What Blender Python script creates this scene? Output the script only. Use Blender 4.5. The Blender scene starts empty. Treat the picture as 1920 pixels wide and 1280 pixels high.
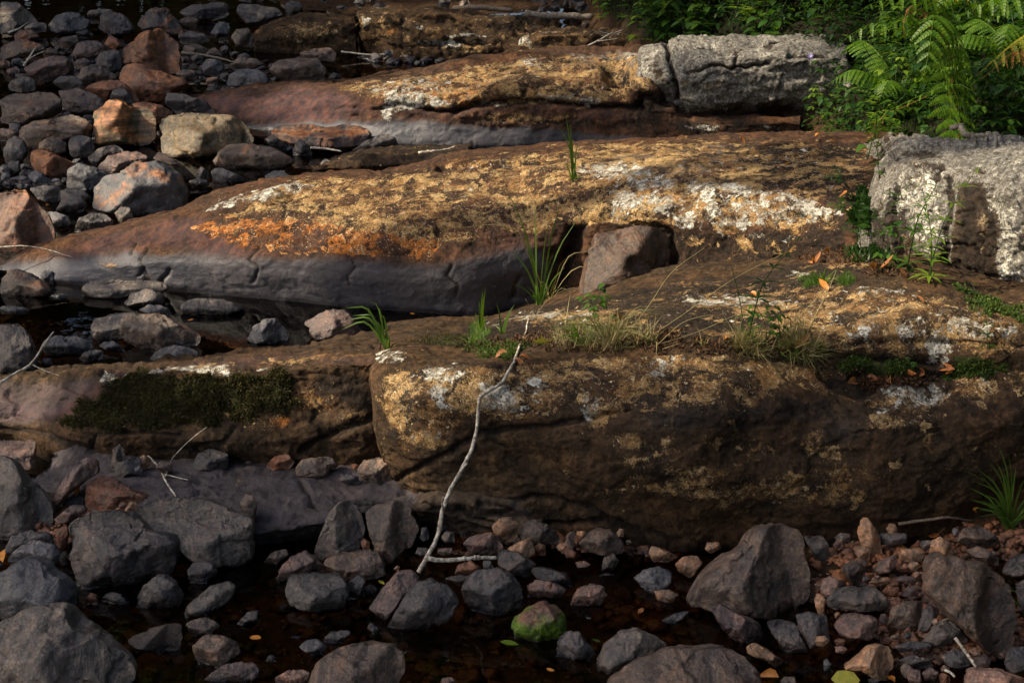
import bpy, math, random
import numpy as np

# ------------------------------------------------------------------ camera, light, exposure
scene = bpy.context.scene
COL = scene.collection
CAM_H, PITCH, FPX = 2.5, math.radians(23.0), 1920 * 50 / 36.0
cam_data = bpy.data.cameras.new('camera')
cam_data.lens = 50; cam_data.sensor_width = 36; cam_data.clip_start = 0.05; cam_data.clip_end = 600
cam = bpy.data.objects.new('camera', cam_data); COL.objects.link(cam)
cam.location = (0, 0, CAM_H); cam.rotation_euler = (math.pi / 2 - PITCH, 0, 0)
scene.camera = cam
SUN = np.array([-0.76, -0.10, 0.64]); SUN /= np.linalg.norm(SUN)      # direction towards the sun
world = bpy.data.worlds.new('World'); scene.world = world; world.use_nodes = True
wn = world.node_tree
sky = wn.nodes.new('ShaderNodeTexSky'); sky.sky_type = 'NISHITA'; sky.sun_disc = False; sky.dust_density = 4.0; sky.ozone_density = 1.0
sky.sun_elevation = math.asin(SUN[2]); sky.sun_rotation = math.atan2(SUN[0], SUN[1])
wn.nodes['Background'].inputs['Strength'].default_value = 0.13
wn.links.new(sky.outputs[0], wn.nodes['Background'].inputs[0])
sun_data = bpy.data.lights.new('sun', 'SUN'); sun_data.energy = 4.9; sun_data.angle = math.radians(0.53)
sun_data.color = (1.0, 0.85, 0.62)
sun = bpy.data.objects.new('sun', sun_data); COL.objects.link(sun)
from mathutils import Vector
sun.rotation_euler = Vector(SUN).to_track_quat('Z', 'Y').to_euler(); sun.location = (-20, -3, 18)
scene.view_settings.view_transform = 'Standard'; scene.view_settings.look = 'None'
scene.view_settings.exposure = 0.9; scene.view_settings.gamma = 1; scene.view_settings.use_curve_mapping = False

# ------------------------------------------------------------------ helpers
rng = np.random.default_rng(7); random.seed(7)
CP, SP = math.cos(PITCH), math.sin(PITCH)
AX_U = np.array([1., 0, 0]); AX_V = np.array([0, SP, CP]); AX_W = np.array([0, -CP, SP])   # right, up, towards viewer
def P(px, py, z):                       # point of the place seen at a pixel, on the level z
    px, py, z = np.broadcast_arrays(np.asarray(px, float), np.asarray(py, float), np.asarray(z, float))
    u = (px - 960) / FPX; v = (640 - py) / FPX
    dy = CP + v * SP; dz = -SP + v * CP
    t = (z - CAM_H) / dz
    return np.stack([u * t, dy * t, z], -1)
def PY(px, py, Y):                      # the same, at ground distance Y
    u = (px - 960) / FPX; v = (640 - py) / FPX
    t = Y / (CP + v * SP)
    return np.array([u * t, Y, CAM_H + (-SP + v * CP) * t])
def proj(p):
    p = np.asarray(p, float); z = p[..., 2] - CAM_H
    d = p[..., 1] * CP - z * SP
    return 960 + FPX * p[..., 0] / d, 640 - FPX * (p[..., 1] * SP + z * CP) / d, d

_perm = np.random.default_rng(3).permutation(256); _perm = np.concatenate([_perm, _perm])
_grad = np.random.default_rng(4).normal(size=(256, 3)); _grad /= np.linalg.norm(_grad, axis=1)[:, None]
def perlin(p):
    p = np.asarray(p, float); i = np.floor(p).astype(int); f = p - i; i &= 255
    w = f * f * f * (f * (f * 6 - 15) + 10); out = 0
    for a in (0, 1):
        for b in (0, 1):
            for c in (0, 1):
                h = _perm[(_perm[(_perm[(i[..., 0] + a) & 255] + i[..., 1] + b) & 255] + i[..., 2] + c) & 255]
                d = f - np.array([a, b, c]); g = (_grad[h] * d).sum(-1)
                out = out + g * (w[..., 0] if a else 1 - w[..., 0]) * (w[..., 1] if b else 1 - w[..., 1]) * (w[..., 2] if c else 1 - w[..., 2])
    return out * 1.6
def fbm(p, octv=4, gain=.5):
    s, a = 0, 1.
    for k in range(octv):
        s = s + a * perlin(np.asarray(p) * 2 ** k + 17.3 * k); a *= gain
    return s
def sstep(a, b, x):
    t = np.clip((x - a) / (b - a), 0, 1); return t * t * (3 - 2 * t)

def mesh_from(name, verts, faces, smooth=True):
    """verts (n,3); faces (m,k) array or list of arrays with different k"""
    if isinstance(faces, np.ndarray): faces = [faces]
    faces = [np.asarray(f) for f in faces if len(f)]
    me = bpy.data.meshes.new(name)
    verts = np.asarray(verts, np.float32)
    me.vertices.add(len(verts)); me.vertices.foreach_set('co', verts.ravel())
    loops = np.concatenate([f.ravel() for f in faces]).astype(np.int32)
    sizes = np.concatenate([np.full(len(f), f.shape[1]) for f in faces]).astype(np.int32)
    me.loops.add(len(loops)); me.loops.foreach_set('vertex_index', loops)
    me.polygons.add(len(sizes))
    me.polygons.foreach_set('loop_start', np.concatenate([[0], np.cumsum(sizes)[:-1]]).astype(np.int32))
    me.polygons.foreach_set('loop_total', sizes)
    me.polygons.foreach_set('use_smooth', np.full(len(sizes), smooth))
    me.update(calc_edges=True); me.validate()
    return me
def link(name, me, mat=None, parent=None, label=None, cat=None, group=None, kind=None):
    o = bpy.data.objects.new(name, me); COL.objects.link(o)
    if mat is not None and me is not None and not me.materials: me.materials.append(mat)
    if parent is not None: o.parent = parent
    tag(o, label, cat, group, kind); return o
def tag(o, label=None, cat=None, group=None, kind=None):
    if label: o['label'] = label
    if cat: o['category'] = cat
    if group: o['group'] = group
    if kind: o['kind'] = kind
def empty(name, loc, label, cat, group=None):
    o = bpy.data.objects.new(name, None); COL.objects.link(o); o.location = [float(a) for a in loc]
    o.empty_display_size = .05; tag(o, label, cat, group); return o
def add_attr(me, name, rgba):
    a = me.color_attributes.new(name, 'FLOAT_COLOR', 'POINT'); a.data.foreach_set('color', np.asarray(rgba, np.float32).ravel())

def tube(pts, r0, r1, sides=6, wob=0, closed=True):
    """tapered tube along points -> verts, quads"""
    pts = np.asarray(pts, float); n = len(pts)
    t = np.gradient(pts, axis=0); t /= np.linalg.norm(t, axis=1)[:, None] + 1e-9
    ref = np.array([0, 0, 1.]) if abs(t[0, 2]) < .9 else np.array([1., 0, 0])
    V = []
    for i in range(n):
        a = np.cross(t[i], ref); a /= np.linalg.norm(a) + 1e-9; b = np.cross(t[i], a)
        r = (r0 + (r1 - r0) * i / (n - 1)) * (1 + wob * rng.uniform(-1, 1))
        for k in range(sides):
            an = 2 * math.pi * k / sides
            V.append(pts[i] + r * (math.cos(an) * a + math.sin(an) * b))
    F = [(i * sides + k, i * sides + (k + 1) % sides, (i + 1) * sides + (k + 1) % sides, (i + 1) * sides + k) for i in range(n - 1) for k in range(sides)]
    V.append(pts[0] - t[0] * r0 * .3); V.append(pts[-1] + t[-1] * r1 * .5); m = n * sides
    T = [(m, (k + 1) % sides, k) for k in range(sides)] + [(m + 1, (n - 1) * sides + k, (n - 1) * sides + (k + 1) % sides) for k in range(sides)]
    return np.array(V), np.array(F), np.array(T)
class MB:                                # collects pieces into one mesh
    def __init__(s): s.v, s.q, s.t, s.n = [], [], [], 0
    def add(s, V, Q=None, T=None):
        V = np.asarray(V, float)
        if Q is not None and len(Q): s.q.append(np.asarray(Q) + s.n)
        if T is not None and len(T): s.t.append(np.asarray(T) + s.n)
        s.v.append(V); s.n += len(V)
    def mesh(s, name, smooth=True):
        F = []
        if s.q: F.append(np.concatenate(s.q))
        if s.t: F.append(np.concatenate(s.t))
        return mesh_from(name, np.concatenate(s.v), F, smooth)
def curve(pts, n=12):
    pts = np.asarray(pts, float); s = np.concatenate([[0], np.cumsum(np.linalg.norm(np.diff(pts, axis=0), axis=1))])
    return hermite(s, pts, np.linspace(0, s[-1], n))
def hermite(x, y, q):
    """cubic Hermite through y at x (y any trailing shape), sampled at q"""
    x = np.asarray(x, float); y = np.asarray(y, float)
    d = np.diff(y, axis=0) / np.diff(x).reshape((-1,) + (1,) * (y.ndim - 1))
    m = np.zeros_like(y); m[0] = d[0]; m[-1] = d[-1]
    if len(x) > 2:
        a, b = d[:-1], d[1:]; m[1:-1] = np.where(a * b > 0, 2 * a * b / np.where(a + b == 0, 1, a + b), 0)
    i = np.clip(np.searchsorted(x, q, side='right') - 1, 0, len(x) - 2)
    h = (x[i + 1] - x[i]); t = (q - x[i]) / h
    sh = (-1,) + (1,) * (y.ndim - 1); t = t.reshape(sh); h = h.reshape(sh)
    return ((2*t**3 - 3*t**2 + 1) * y[i] + (t**3 - 2*t**2 + t) * h * m[i] + (-2*t**3 + 3*t**2) * y[i+1] + (t**3 - t**2) * h * m[i+1])

_ico = {}
def ico(level):
    if level in _ico: return _ico[level]
    g = (1 + 5 ** .5) / 2
    v = [(-1, g, 0), (1, g, 0), (-1, -g, 0), (1, -g, 0), (0, -1, g), (0, 1, g), (0, -1, -g), (0, 1, -g), (g, 0, -1), (g, 0, 1), (-g, 0, -1), (-g, 0, 1)]
    v = [np.array(a) / np.linalg.norm(a) for a in v]
    f = [(0,11,5),(0,5,1),(0,1,7),(0,7,10),(0,10,11),(1,5,9),(5,11,4),(11,10,2),(10,7,6),(7,1,8),(3,9,4),(3,4,2),(3,2,6),(3,6,8),(3,8,9),(4,9,5),(2,4,11),(6,2,10),(8,6,7),(9,8,1)]
    for _ in range(level):
        c, nf = {}, []
        def mid(a, b):
            k = (min(a, b), max(a, b))
            if k not in c:
                m = v[a] + v[b]; v.append(m / np.linalg.norm(m)); c[k] = len(v) - 1
            return c[k]
        for a, b, d in f:
            x, y, z = mid(a, b), mid(b, d), mid(d, a); nf += [(a, x, z), (b, y, x), (d, z, y), (x, y, z)]
        f = nf
    _ico[level] = (np.array(v), np.array(f)); return _ico[level]

# ------------------------------------------------------------------ node helpers
class NT:
    def __init__(s, name):
        s.m = bpy.data.materials.new(name); s.m.use_nodes = True; s.t = s.m.node_tree
        s.bsdf = s.t.nodes['Principled BSDF']; s.out = s.t.nodes['Material Output']
    def n(s, typ, **kw):
        nd = s.t.nodes.new(typ)
        for k, v in kw.items(): setattr(nd, k, v)
        return nd
    def l(s, a, b): s.t.links.new(a, b)
    def setin(s, nd, key, v):
        if v is None: return
        if hasattr(v, 'is_output'): s.l(v, nd.inputs[key])
        else: nd.inputs[key].default_value = v
    def noise(s, vec, scale, detail=5, rough=.6, dist=0, col=False):
        nd = s.n('ShaderNodeTexNoise'); s.setin(nd, 'Vector', vec); nd.inputs['Scale'].default_value = scale
        nd.inputs['Detail'].default_value = detail; nd.inputs['Roughness'].default_value = rough; nd.inputs['Distortion'].default_value = dist
        return nd.outputs['Color' if col else 'Fac']
    def vor(s, vec, scale, feature='F1', out='Distance', rnd=1):
        nd = s.n('ShaderNodeTexVoronoi', feature=feature); s.setin(nd, 'Vector', vec); nd.inputs['Scale'].default_value = scale
        nd.inputs['Randomness'].default_value = rnd; return nd.outputs[out]
    def math(s, op, a, b=None, c=None, clamp=False):
        nd = s.n('ShaderNodeMath', operation=op, use_clamp=clamp)
        s.setin(nd, 0, a); s.setin(nd, 1, b)
        if c is not None: s.setin(nd, 2, c)
        return nd.outputs[0]
    def mix(s, f, a, b, mode='MIX'):
        nd = s.n('ShaderNodeMix', data_type='RGBA', blend_type=mode)
        s.setin(nd, 0, f); s.setin(nd, 6, (*a, 1) if isinstance(a, tuple) and len(a) == 3 else a)
        s.setin(nd, 7, (*b, 1) if isinstance(b, tuple) and len(b) == 3 else b); return nd.outputs[2]
    def step(s, v, lo, hi):
        nd = s.n('ShaderNodeMapRange', interpolation_type='SMOOTHSTEP'); s.setin(nd, 0, v)
        s.setin(nd, 1, lo); s.setin(nd, 2, hi); nd.inputs[3].default_value = 0; nd.inputs[4].default_value = 1; return nd.outputs[0]
    def bump(s, h, strength, dist, nrm=None):
        nd = s.n('ShaderNodeBump'); s.setin(nd, 'Height', h); nd.inputs['Strength'].default_value = strength
        nd.inputs['Distance'].default_value = dist
        if nrm is not None: s.l(nrm, nd.inputs['Normal'])
        return nd.outputs[0]
# ------------------------------------------------------------------ materials
def wet_band(k, pos_z, col, rough_dry, nz):
    """stone that stands in the pool is dark and glossy just above the water"""
    z = k.math('ADD', pos_z, k.math('MULTIPLY', k.math('SUBTRACT', nz, .5), .05))
    wet = k.math('SUBTRACT', 1.0, k.step(z, .008, .04))
    c = k.mix(wet, col, k.mix(1.0, col, (.36, .36, .37), 'MULTIPLY'))
    r = k.math('SUBTRACT', rough_dry, k.math('MULTIPLY', wet, .33))
    return c, r

def mat_bedrock(name, base_a, base_b, tan_a, tan_b, speck=.5):
    k = NT(name); geo = k.n('ShaderNodeNewGeometry'); pos = geo.outputs['Position']
    sep = k.n('ShaderNodeSeparateXYZ'); k.l(pos, sep.inputs[0])
    A = k.n('ShaderNodeVertexColor', layer_name='lichen'); sa = k.n('ShaderNodeSeparateColor'); k.l(A.outputs[0], sa.inputs[0])
    B = k.n('ShaderNodeVertexColor', layer_name='stain'); sb = k.n('ShaderNodeSeparateColor'); k.l(B.outputs[0], sb.inputs[0])
    white, tan, dark, moss = sa.outputs[0], sa.outputs[1], sa.outputs[2], A.outputs['Alpha']
    slate, rust, gran, orange = sb.outputs[0], sb.outputs[1], sb.outputs[2], B.outputs['Alpha']
    n1 = k.noise(pos, 3.5, 6, .62); n2 = k.noise(pos, 14, 7, .66, .4); n3 = k.noise(pos, 60, 6, .7); n4 = k.noise(pos, 230, 3, .7)
    wob = k.mix(.06, pos, k.noise(pos, 9, 5, .6, 0, True), 'LINEAR_LIGHT')
    warp = k.mix(.02, wob, k.noise(pos, 45, 4, .6, 0, True), 'LINEAR_LIGHT')
    mp_ = k.n('ShaderNodeMapping'); mp_.inputs['Scale'].default_value = (.62, 1, 1); k.l(warp, mp_.inputs[0]); strk = mp_.outputs[0]
    c = k.mix(k.step(n2, .35, .65), base_a, base_b)
    c = k.mix(k.step(n1, .35, .7), c, k.mix(1.0, c, (1.5, 1.25, 1.0), 'MULTIPLY'))
    # water-worn blue grey foot and the iron-red band above it
    c = k.mix(k.step(n3, .36, .66), k.mix(1.0, c, (.55, .55, .58), 'MULTIPLY'), k.mix(1.0, c, (1.35, 1.3, 1.2), 'MULTIPLY'))
    c = k.mix(k.math('MULTIPLY', rust, k.step(n1, .2, .55)), c, k.mix(k.step(n2, .4, .65), (.056, .037, .040), (.105, .052, .043)))
    c = k.mix(k.step(k.math('ADD', slate, k.math('MULTIPLY', k.math('SUBTRACT', n2, .5), 1.0)), .15, .8), c, k.mix(k.step(n1, .35, .65), (.034, .035, .044), (.074, .068, .076)))
    # pale granite skin, salt and pepper
    gr = k.mix(k.step(n3, .4, .62), (.085, .080, .070), (.30, .285, .25))
    gr = k.mix(k.math('MULTIPLY', k.step(n2, .46, .62), .7), gr, (.085, .075, .065))
    gr = k.mix(k.step(k.noise(pos, 5, 5, .65), .55, .68), gr, k.mix(k.step(n3, .4, .6), (.16, .15, .125), (.50, .475, .41)))
    gr = k.mix(k.step(n4, .52, .60), gr, (.04, .038, .036))
    c = k.mix(k.step(k.math('ADD', gran, k.math('MULTIPLY', k.math('SUBTRACT', n2, .5), 1.6)), .38, .60), c, gr)
    tan = k.math('MINIMUM', tan, .50); white = k.math('MINIMUM', white, .53)
    # black lichen and other dark patches, cracks darkened too
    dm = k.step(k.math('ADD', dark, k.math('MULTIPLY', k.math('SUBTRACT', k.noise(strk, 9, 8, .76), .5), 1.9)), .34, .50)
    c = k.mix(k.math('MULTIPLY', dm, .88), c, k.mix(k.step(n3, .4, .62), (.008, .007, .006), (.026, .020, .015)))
    def colony(dens, scale, rmax, soft=.03):
        nd = k.n('ShaderNodeTexVoronoi'); k.setin(nd, 'Vector', warp); nd.inputs['Scale'].default_value = scale
        cs = k.n('ShaderNodeSeparateColor'); k.l(nd.outputs['Color'], cs.inputs[0])
        r = k.math('MULTIPLY', k.math('MULTIPLY', cs.outputs[0], cs.outputs[0]), k.math('MULTIPLY', k.math('MINIMUM', dens, 1.0), rmax))
        e = k.math('SUBTRACT', nd.outputs['Distance'], r)
        return k.step(e, soft, -soft), k.step(k.math('ABSOLUTE', k.math('ADD', e, .07)), .07, .02), cs.outputs[1]
    # tan to orange crust, broken at its edge, with round colonies
    tf = k.math('MULTIPLY', k.math('SUBTRACT', k.noise(strk, 12, 10, .80), .5), 3.3)
    tm = k.step(k.math('ADD', tan, tf), .44, .50)
    ca, cr, crand = colony(tan, 16, 1.05); tm = k.math('MAXIMUM', tm, ca)
    tc = k.mix(k.step(k.noise(pos, 7, 4, .6), .40, .60), tan_a, tan_b)
    tc = k.mix(k.math('MULTIPLY', crand, .5), tc, k.mix(1.0, tc, (.62, .55, .5), 'MULTIPLY'))
    tc = k.mix(k.step(k.math('ADD', orange, k.math('MULTIPLY', k.math('SUBTRACT', n2, .5), 1.1)), .35, .60), tc, (.42, .155, .035))
    tc = k.mix(k.math('MULTIPLY', k.step(k.noise(warp, 30, 6, .75), .57, .62), .8), tc, (.56, .46, .30))
    tc = k.mix(k.math('MULTIPLY', cr, .45), tc, (.55, .43, .25))
    tc = k.mix(k.step(n4, .44, .56), k.mix(1.0, tc, (.5, .46, .42), 'MULTIPLY'), k.mix(1.0, tc, (1.15, 1.12, 1.05), 'MULTIPLY'))
    c = k.mix(k.math('MULTIPLY', tm, .94), c, tc)
    # dark pits and specks through the crust
    pk = k.math('MULTIPLY', k.step(k.noise(warp, 40, 8, .86), .515, .555), k.step(k.math('ADD', tan, dark), .15, .5))
    c = k.mix(k.math('MULTIPLY', pk, .85), c, k.mix(k.step(n2, .4, .6), (.020, .014, .011), (.058, .034, .022)))
    # white lichen rosettes with pale rims and black fruiting dots
    wf = k.math('MULTIPLY', k.math('SUBTRACT', k.noise(warp, 20, 10, .82), .5), 3.0)
    wm = k.step(k.math('ADD', white, wf), .47, .52)
    cb, cq, _ = colony(white, 10, 1.0); cd, ce, _ = colony(white, 30, 1.0)
    wm = k.math('MAXIMUM', k.math('MAXIMUM', wm, cb), cd)
    wc = k.mix(k.step(n3, .40, .60), (.24, .225, .185), (.56, .54, .47))
    wc = k.mix(k.math('MULTIPLY', cq, .6), wc, (.66, .64, .58))
    wc = k.mix(k.step(k.vor(pos, 85), .30, .20), wc, (.045, .04, .035))
    wc = k.mix(k.math('MULTIPLY', k.step(k.noise(pos, 48, 5, .75), .54, .60), .7), wc, (.10, .085, .065))
    c = k.mix(wm, c, wc)
    fl = k.math('MULTIPLY', k.step(k.vor(warp, 62), .20, .15), k.step(k.math('ADD', tan, k.math('MULTIPLY', n1, speck)), .5, .8))
    c = k.mix(k.math('MULTIPLY', fl, .85), c, (.56, .46, .30))
    # moss film
    mm = k.step(k.math('ADD', moss, k.math('MULTIPLY', k.math('SUBTRACT', k.noise(pos, 30, 6, .75), .5), 1.4)), .42, .58)
    c = k.mix(mm, c, k.mix(k.step(n4, .4, .6), (.014, .018, .006), (.06, .075, .02)))
    c, r = wet_band(k, sep.outputs[2], c, k.math('SUBTRACT', .86, k.math('MULTIPLY', slate, .36)), n2)
    k.l(c, k.bsdf.inputs['Base Color']); k.setin(k.bsdf, 'Roughness', r)
    k.setin(k.bsdf, 'Specular IOR Level', k.math('ADD', .12, k.math('MULTIPLY', slate, .38)))
    h = k.math('ADD', k.math('MULTIPLY', n2, .9), k.math('MULTIPLY', n3, .42))
    h = k.math('ADD', h, k.math('MULTIPLY', n4, .16))
    soft = k.math('SUBTRACT', 1.0, k.math('MULTIPLY', slate, .55)); h = k.math('MULTIPLY', h, soft)
    h = k.math('ADD', h, k.math('MULTIPLY', k.math('ADD', tm, k.math('MULTIPLY', wm, 1.2)), .10))
    h = k.math('ADD', h, k.math('MULTIPLY', mm, .35))
    k.l(k.bump(h, 1.0, .020), k.bsdf.inputs['Normal'])
    return k.m

def mat_stone(name='river_stone', algae=False):
    k = NT(name); geo = k.n('ShaderNodeNewGeometry'); pos = geo.outputs['Position']
    sep = k.n('ShaderNodeSeparateXYZ'); k.l(pos, sep.inputs[0]); sn = k.n('ShaderNodeSeparateXYZ'); k.l(geo.outputs['Normal'], sn.inputs[0])
    oi = k.n('ShaderNodeObjectInfo'); base = oi.outputs['Color']; rust = oi.outputs['Alpha']; rnd = oi.outputs['Random']
    off = k.n('ShaderNodeVectorMath', operation='ADD'); k.l(pos, off.inputs[0])
    cmb = k.n('ShaderNodeCombineXYZ'); k.l(k.math('MULTIPLY', rnd, 37.), cmb.inputs[0]); k.l(k.math('MULTIPLY', rnd, 91.), cmb.inputs[1]); k.l(cmb.outputs[0], off.inputs[1])
    q = off.outputs[0]
    n1 = k.noise(q, 6, 6, .62, .6); n2 = k.noise(q, 26, 6, .68); n3 = k.noise(q, 110, 5, .72)
    c = k.mix(k.step(n1, .3, .7), k.mix(1.0, base, (.60, .62, .68), 'MULTIPLY'), k.mix(1.0, base, (1.35, 1.22, 1.12), 'MULTIPLY'))
    c = k.mix(k.step(n2, .42, .66), c, k.mix(1.0, c, (1.6, 1.45, 1.3), 'MULTIPLY'))
    c = k.mix(k.step(n3, .38, .66), k.mix(1.0, c, (.62, .62, .64), 'MULTIPLY'), k.mix(1.0, c, (1.35, 1.32, 1.28), 'MULTIPLY'))
    c = k.mix(k.math('MULTIPLY', k.step(n2, .5, .28), .5), c, k.mix(1.0, c, (.5, .5, .55), 'MULTIPLY'))
    c = k.mix(k.math('MULTIPLY', k.step(k.noise(q, 12, 6, .7, 1.2), .52, .66), .55), c, k.mix(1.0, base, (1.5, 1.0, .85), 'MULTIPLY'))
    # iron-orange staining that settles on the upper sides
    up = k.math('ADD', k.math('MULTIPLY', sn.outputs[2], .30), k.math('MULTIPLY', k.math('SUBTRACT', n1, .5), 1.7))
    rm = k.step(k.math('ADD', up, rust), .62, .92)
    rc = k.mix(k.step(n2, .35, .65), (.13, .045, .018), (.33, .13, .04))
    c = k.mix(k.math('MULTIPLY', rm, .88), c, rc)
    rot = k.n('ShaderNodeVectorRotate', rotation_type='EULER_XYZ'); k.l(q, rot.inputs[0]); cr = k.n('ShaderNodeCombineXYZ')
    for i_, m_ in enumerate((6.2, 11.3, 17.1)): k.l(k.math('MULTIPLY', rnd, m_), cr.inputs[i_])
    k.l(cr.outputs[0], rot.inputs['Rotation']); sc_ = k.n('ShaderNodeMapping'); sc_.inputs['Scale'].default_value = (3, 3, 42); k.l(rot.outputs[0], sc_.inputs[0])
    band = k.noise(sc_.outputs[0], 1.0, 5, .6, .3); bf = k.math('MULTIPLY', k.step(k.math('FRACT', k.math('MULTIPLY', rnd, 7.)), .35, .75), .75)
    c = k.mix(k.math('MULTIPLY', bf, k.step(band, .48, .60)), c, k.mix(1.0, c, (1.75, 1.6, 1.45), 'MULTIPLY'))
    c = k.mix(k.math('MULTIPLY', bf, k.step(band, .47, .38)), c, k.mix(1.0, c, (.5, .5, .52), 'MULTIPLY'))
    silt = k.math('MULTIPLY', k.step(k.noise(q, 9, 8, .8), .54, .62), k.step(k.math('FRACT', k.math('MULTIPLY', rnd, 13.)), .3, .8))
    c = k.mix(k.math('MULTIPLY', silt, .45), c, (.19, .155, .115))
    fl = k.math('MULTIPLY', k.step(k.vor(q, 46), .17, .08), k.step(n1, .5, .64))
    c = k.mix(k.math('MULTIPLY', fl, .75), c, (.36, .30, .22))
    vn = k.math('MULTIPLY', k.step(k.math('ABSOLUTE', k.math('SUBTRACT', k.noise(q, 5, 4, .55, 1.5), .5)), .012, .002), .45)
    c = k.mix(vn, c, k.mix(1.0, c, (1.9, 1.8, 1.7), 'MULTIPLY'))
    c = k.mix(k.math('MULTIPLY', k.step(k.noise(q, 42, 6, .75), .50, .62), .45), c, k.mix(1.0, c, (.45, .45, .48), 'MULTIPLY'))
    if algae:
        am = k.step(k.math('ADD', sep.outputs[2], k.math('MULTIPLY', k.math('SUBTRACT', n1, .5), .10)), .085, .05)
        c = k.mix(am, c, k.mix(k.step(n2, .35, .6), (.012, .028, .003), (.09, .16, .008)))
    c, r = wet_band(k, sep.outputs[2], c, k.math('ADD', .30, k.math('MULTIPLY', n2, .38)), n2)
    k.l(c, k.bsdf.inputs['Base Color']); k.setin(k.bsdf, 'Roughness', r)
    k.bsdf.inputs['Specular IOR Level'].default_value = .45
    h = k.math('ADD', k.math('MULTIPLY', n1, 1.5), k.math('ADD', k.math('MULTIPLY', n2, .55), k.math('MULTIPLY', n3, .22)))
    k.l(k.bump(h, 1.0, .016), k.bsdf.inputs['Normal'])
    return k.m

def mat_bed():
    m = mat_simple('river_bed_gravel', (.020, .012, .007), (.060, .032, .016), 26, .85, .9, .02); t = m.node_tree; b = t.nodes['Principled BSDF']; src = b.inputs['Base Color'].links[0].from_socket
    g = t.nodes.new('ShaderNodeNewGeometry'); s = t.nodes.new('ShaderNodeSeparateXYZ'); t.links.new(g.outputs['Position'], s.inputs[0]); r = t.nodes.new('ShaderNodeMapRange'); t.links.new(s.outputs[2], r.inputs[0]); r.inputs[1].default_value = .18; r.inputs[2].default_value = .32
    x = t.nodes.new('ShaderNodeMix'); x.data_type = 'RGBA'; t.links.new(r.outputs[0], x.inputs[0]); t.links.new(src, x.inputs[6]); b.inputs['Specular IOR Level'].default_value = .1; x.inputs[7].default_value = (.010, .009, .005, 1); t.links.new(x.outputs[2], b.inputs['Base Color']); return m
def mat_simple(name, a, b, scale=20, rough=.8, bump=.3, dist=.01, trans=0, rnd=0.0):
    k = NT(name); geo = k.n('ShaderNodeNewGeometry'); pos = geo.outputs['Position']
    n = k.noise(pos, scale, 6, .65); c = k.mix(k.step(n, .35, .65), a, b)
    if rnd:
        oi = k.n('ShaderNodeObjectInfo')
        c = k.mix(k.math('MULTIPLY', oi.outputs['Random'], rnd), c, k.mix(1.0, c, (1.5, 1.15, .5), 'MULTIPLY'))
    k.l(c, k.bsdf.inputs['Base Color']); k.bsdf.inputs['Roughness'].default_value = rough
    if trans:
        tr = k.n('ShaderNodeBsdfTranslucent'); k.l(k.mix(1.0, c, (1.3, 1.35, .6), 'MULTIPLY'), tr.inputs[0])
        ms = k.n('ShaderNodeMixShader'); ms.inputs[0].default_value = trans
        k.l(k.bsdf.outputs[0], ms.inputs[1]); k.l(tr.outputs[0], ms.inputs[2]); k.l(ms.outputs[0], k.out.inputs[0])
    if bump: k.l(k.bump(n, bump, dist), k.bsdf.inputs['Normal'])
    return k.m

def mat_leaf(name, a, b, tip=None, rough=.5, trans=.35):
    """leaves: colour varies from leaf to leaf (per mesh island) and softly within"""
    k = NT(name); geo = k.n('ShaderNodeNewGeometry'); pos = geo.outputs['Position']
    ri = geo.outputs['Random Per Island']
    c = k.mix(ri, a, b); n = k.noise(pos, 9, 4, .6)
    c = k.mix(k.step(n, .35, .7), c, k.mix(1.0, c, (.55, .62, .6), 'MULTIPLY'))
    if tip: c = k.mix(k.step(k.math('ADD', k.noise(pos, 14, 5, .7), k.math('MULTIPLY', ri, .12)), .60, .68), c, tip)
    k.l(c, k.bsdf.inputs['Base Color']); k.bsdf.inputs['Roughness'].default_value = rough
    k.bsdf.inputs['Specular IOR Level'].default_value = .3
    tr = k.n('ShaderNodeBsdfTranslucent'); k.l(k.mix(1.0, c, (1.5, 1.5, .6), 'MULTIPLY'), tr.inputs[0])
    ms = k.n('ShaderNodeMixShader'); ms.inputs[0].default_value = trans
    k.l(k.bsdf.outputs[0], ms.inputs[1]); k.l(tr.outputs[0], ms.inputs[2]); k.l(ms.outputs[0], k.out.inputs[0])
    return k.m

def mat_water():
    k = NT('river_water'); geo = k.n('ShaderNodeNewGeometry')
    n = k.noise(geo.outputs['Position'], 5, 3, .5)
    nb = k.bump(n, .12, .02)
    gl = k.n('ShaderNodeBsdfGlossy'); gl.inputs['Roughness'].default_value = .015; k.l(nb, gl.inputs['Normal'])
    tr = k.n('ShaderNodeBsdfTransparent'); tr.inputs[0].default_value = (.64, .49, .31, 1)
    fr = k.n('ShaderNodeFresnel'); fr.inputs[0].default_value = 1.333; k.l(nb, fr.inputs['Normal'])
    ms = k.n('ShaderNodeMixShader'); k.l(fr.outputs[0], ms.inputs[0]); k.l(tr.outputs[0], ms.inputs[1]); k.l(gl.outputs[0], ms.inputs[2])
    k.l(ms.outputs[0], k.out.inputs[0]); return k.m

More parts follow.
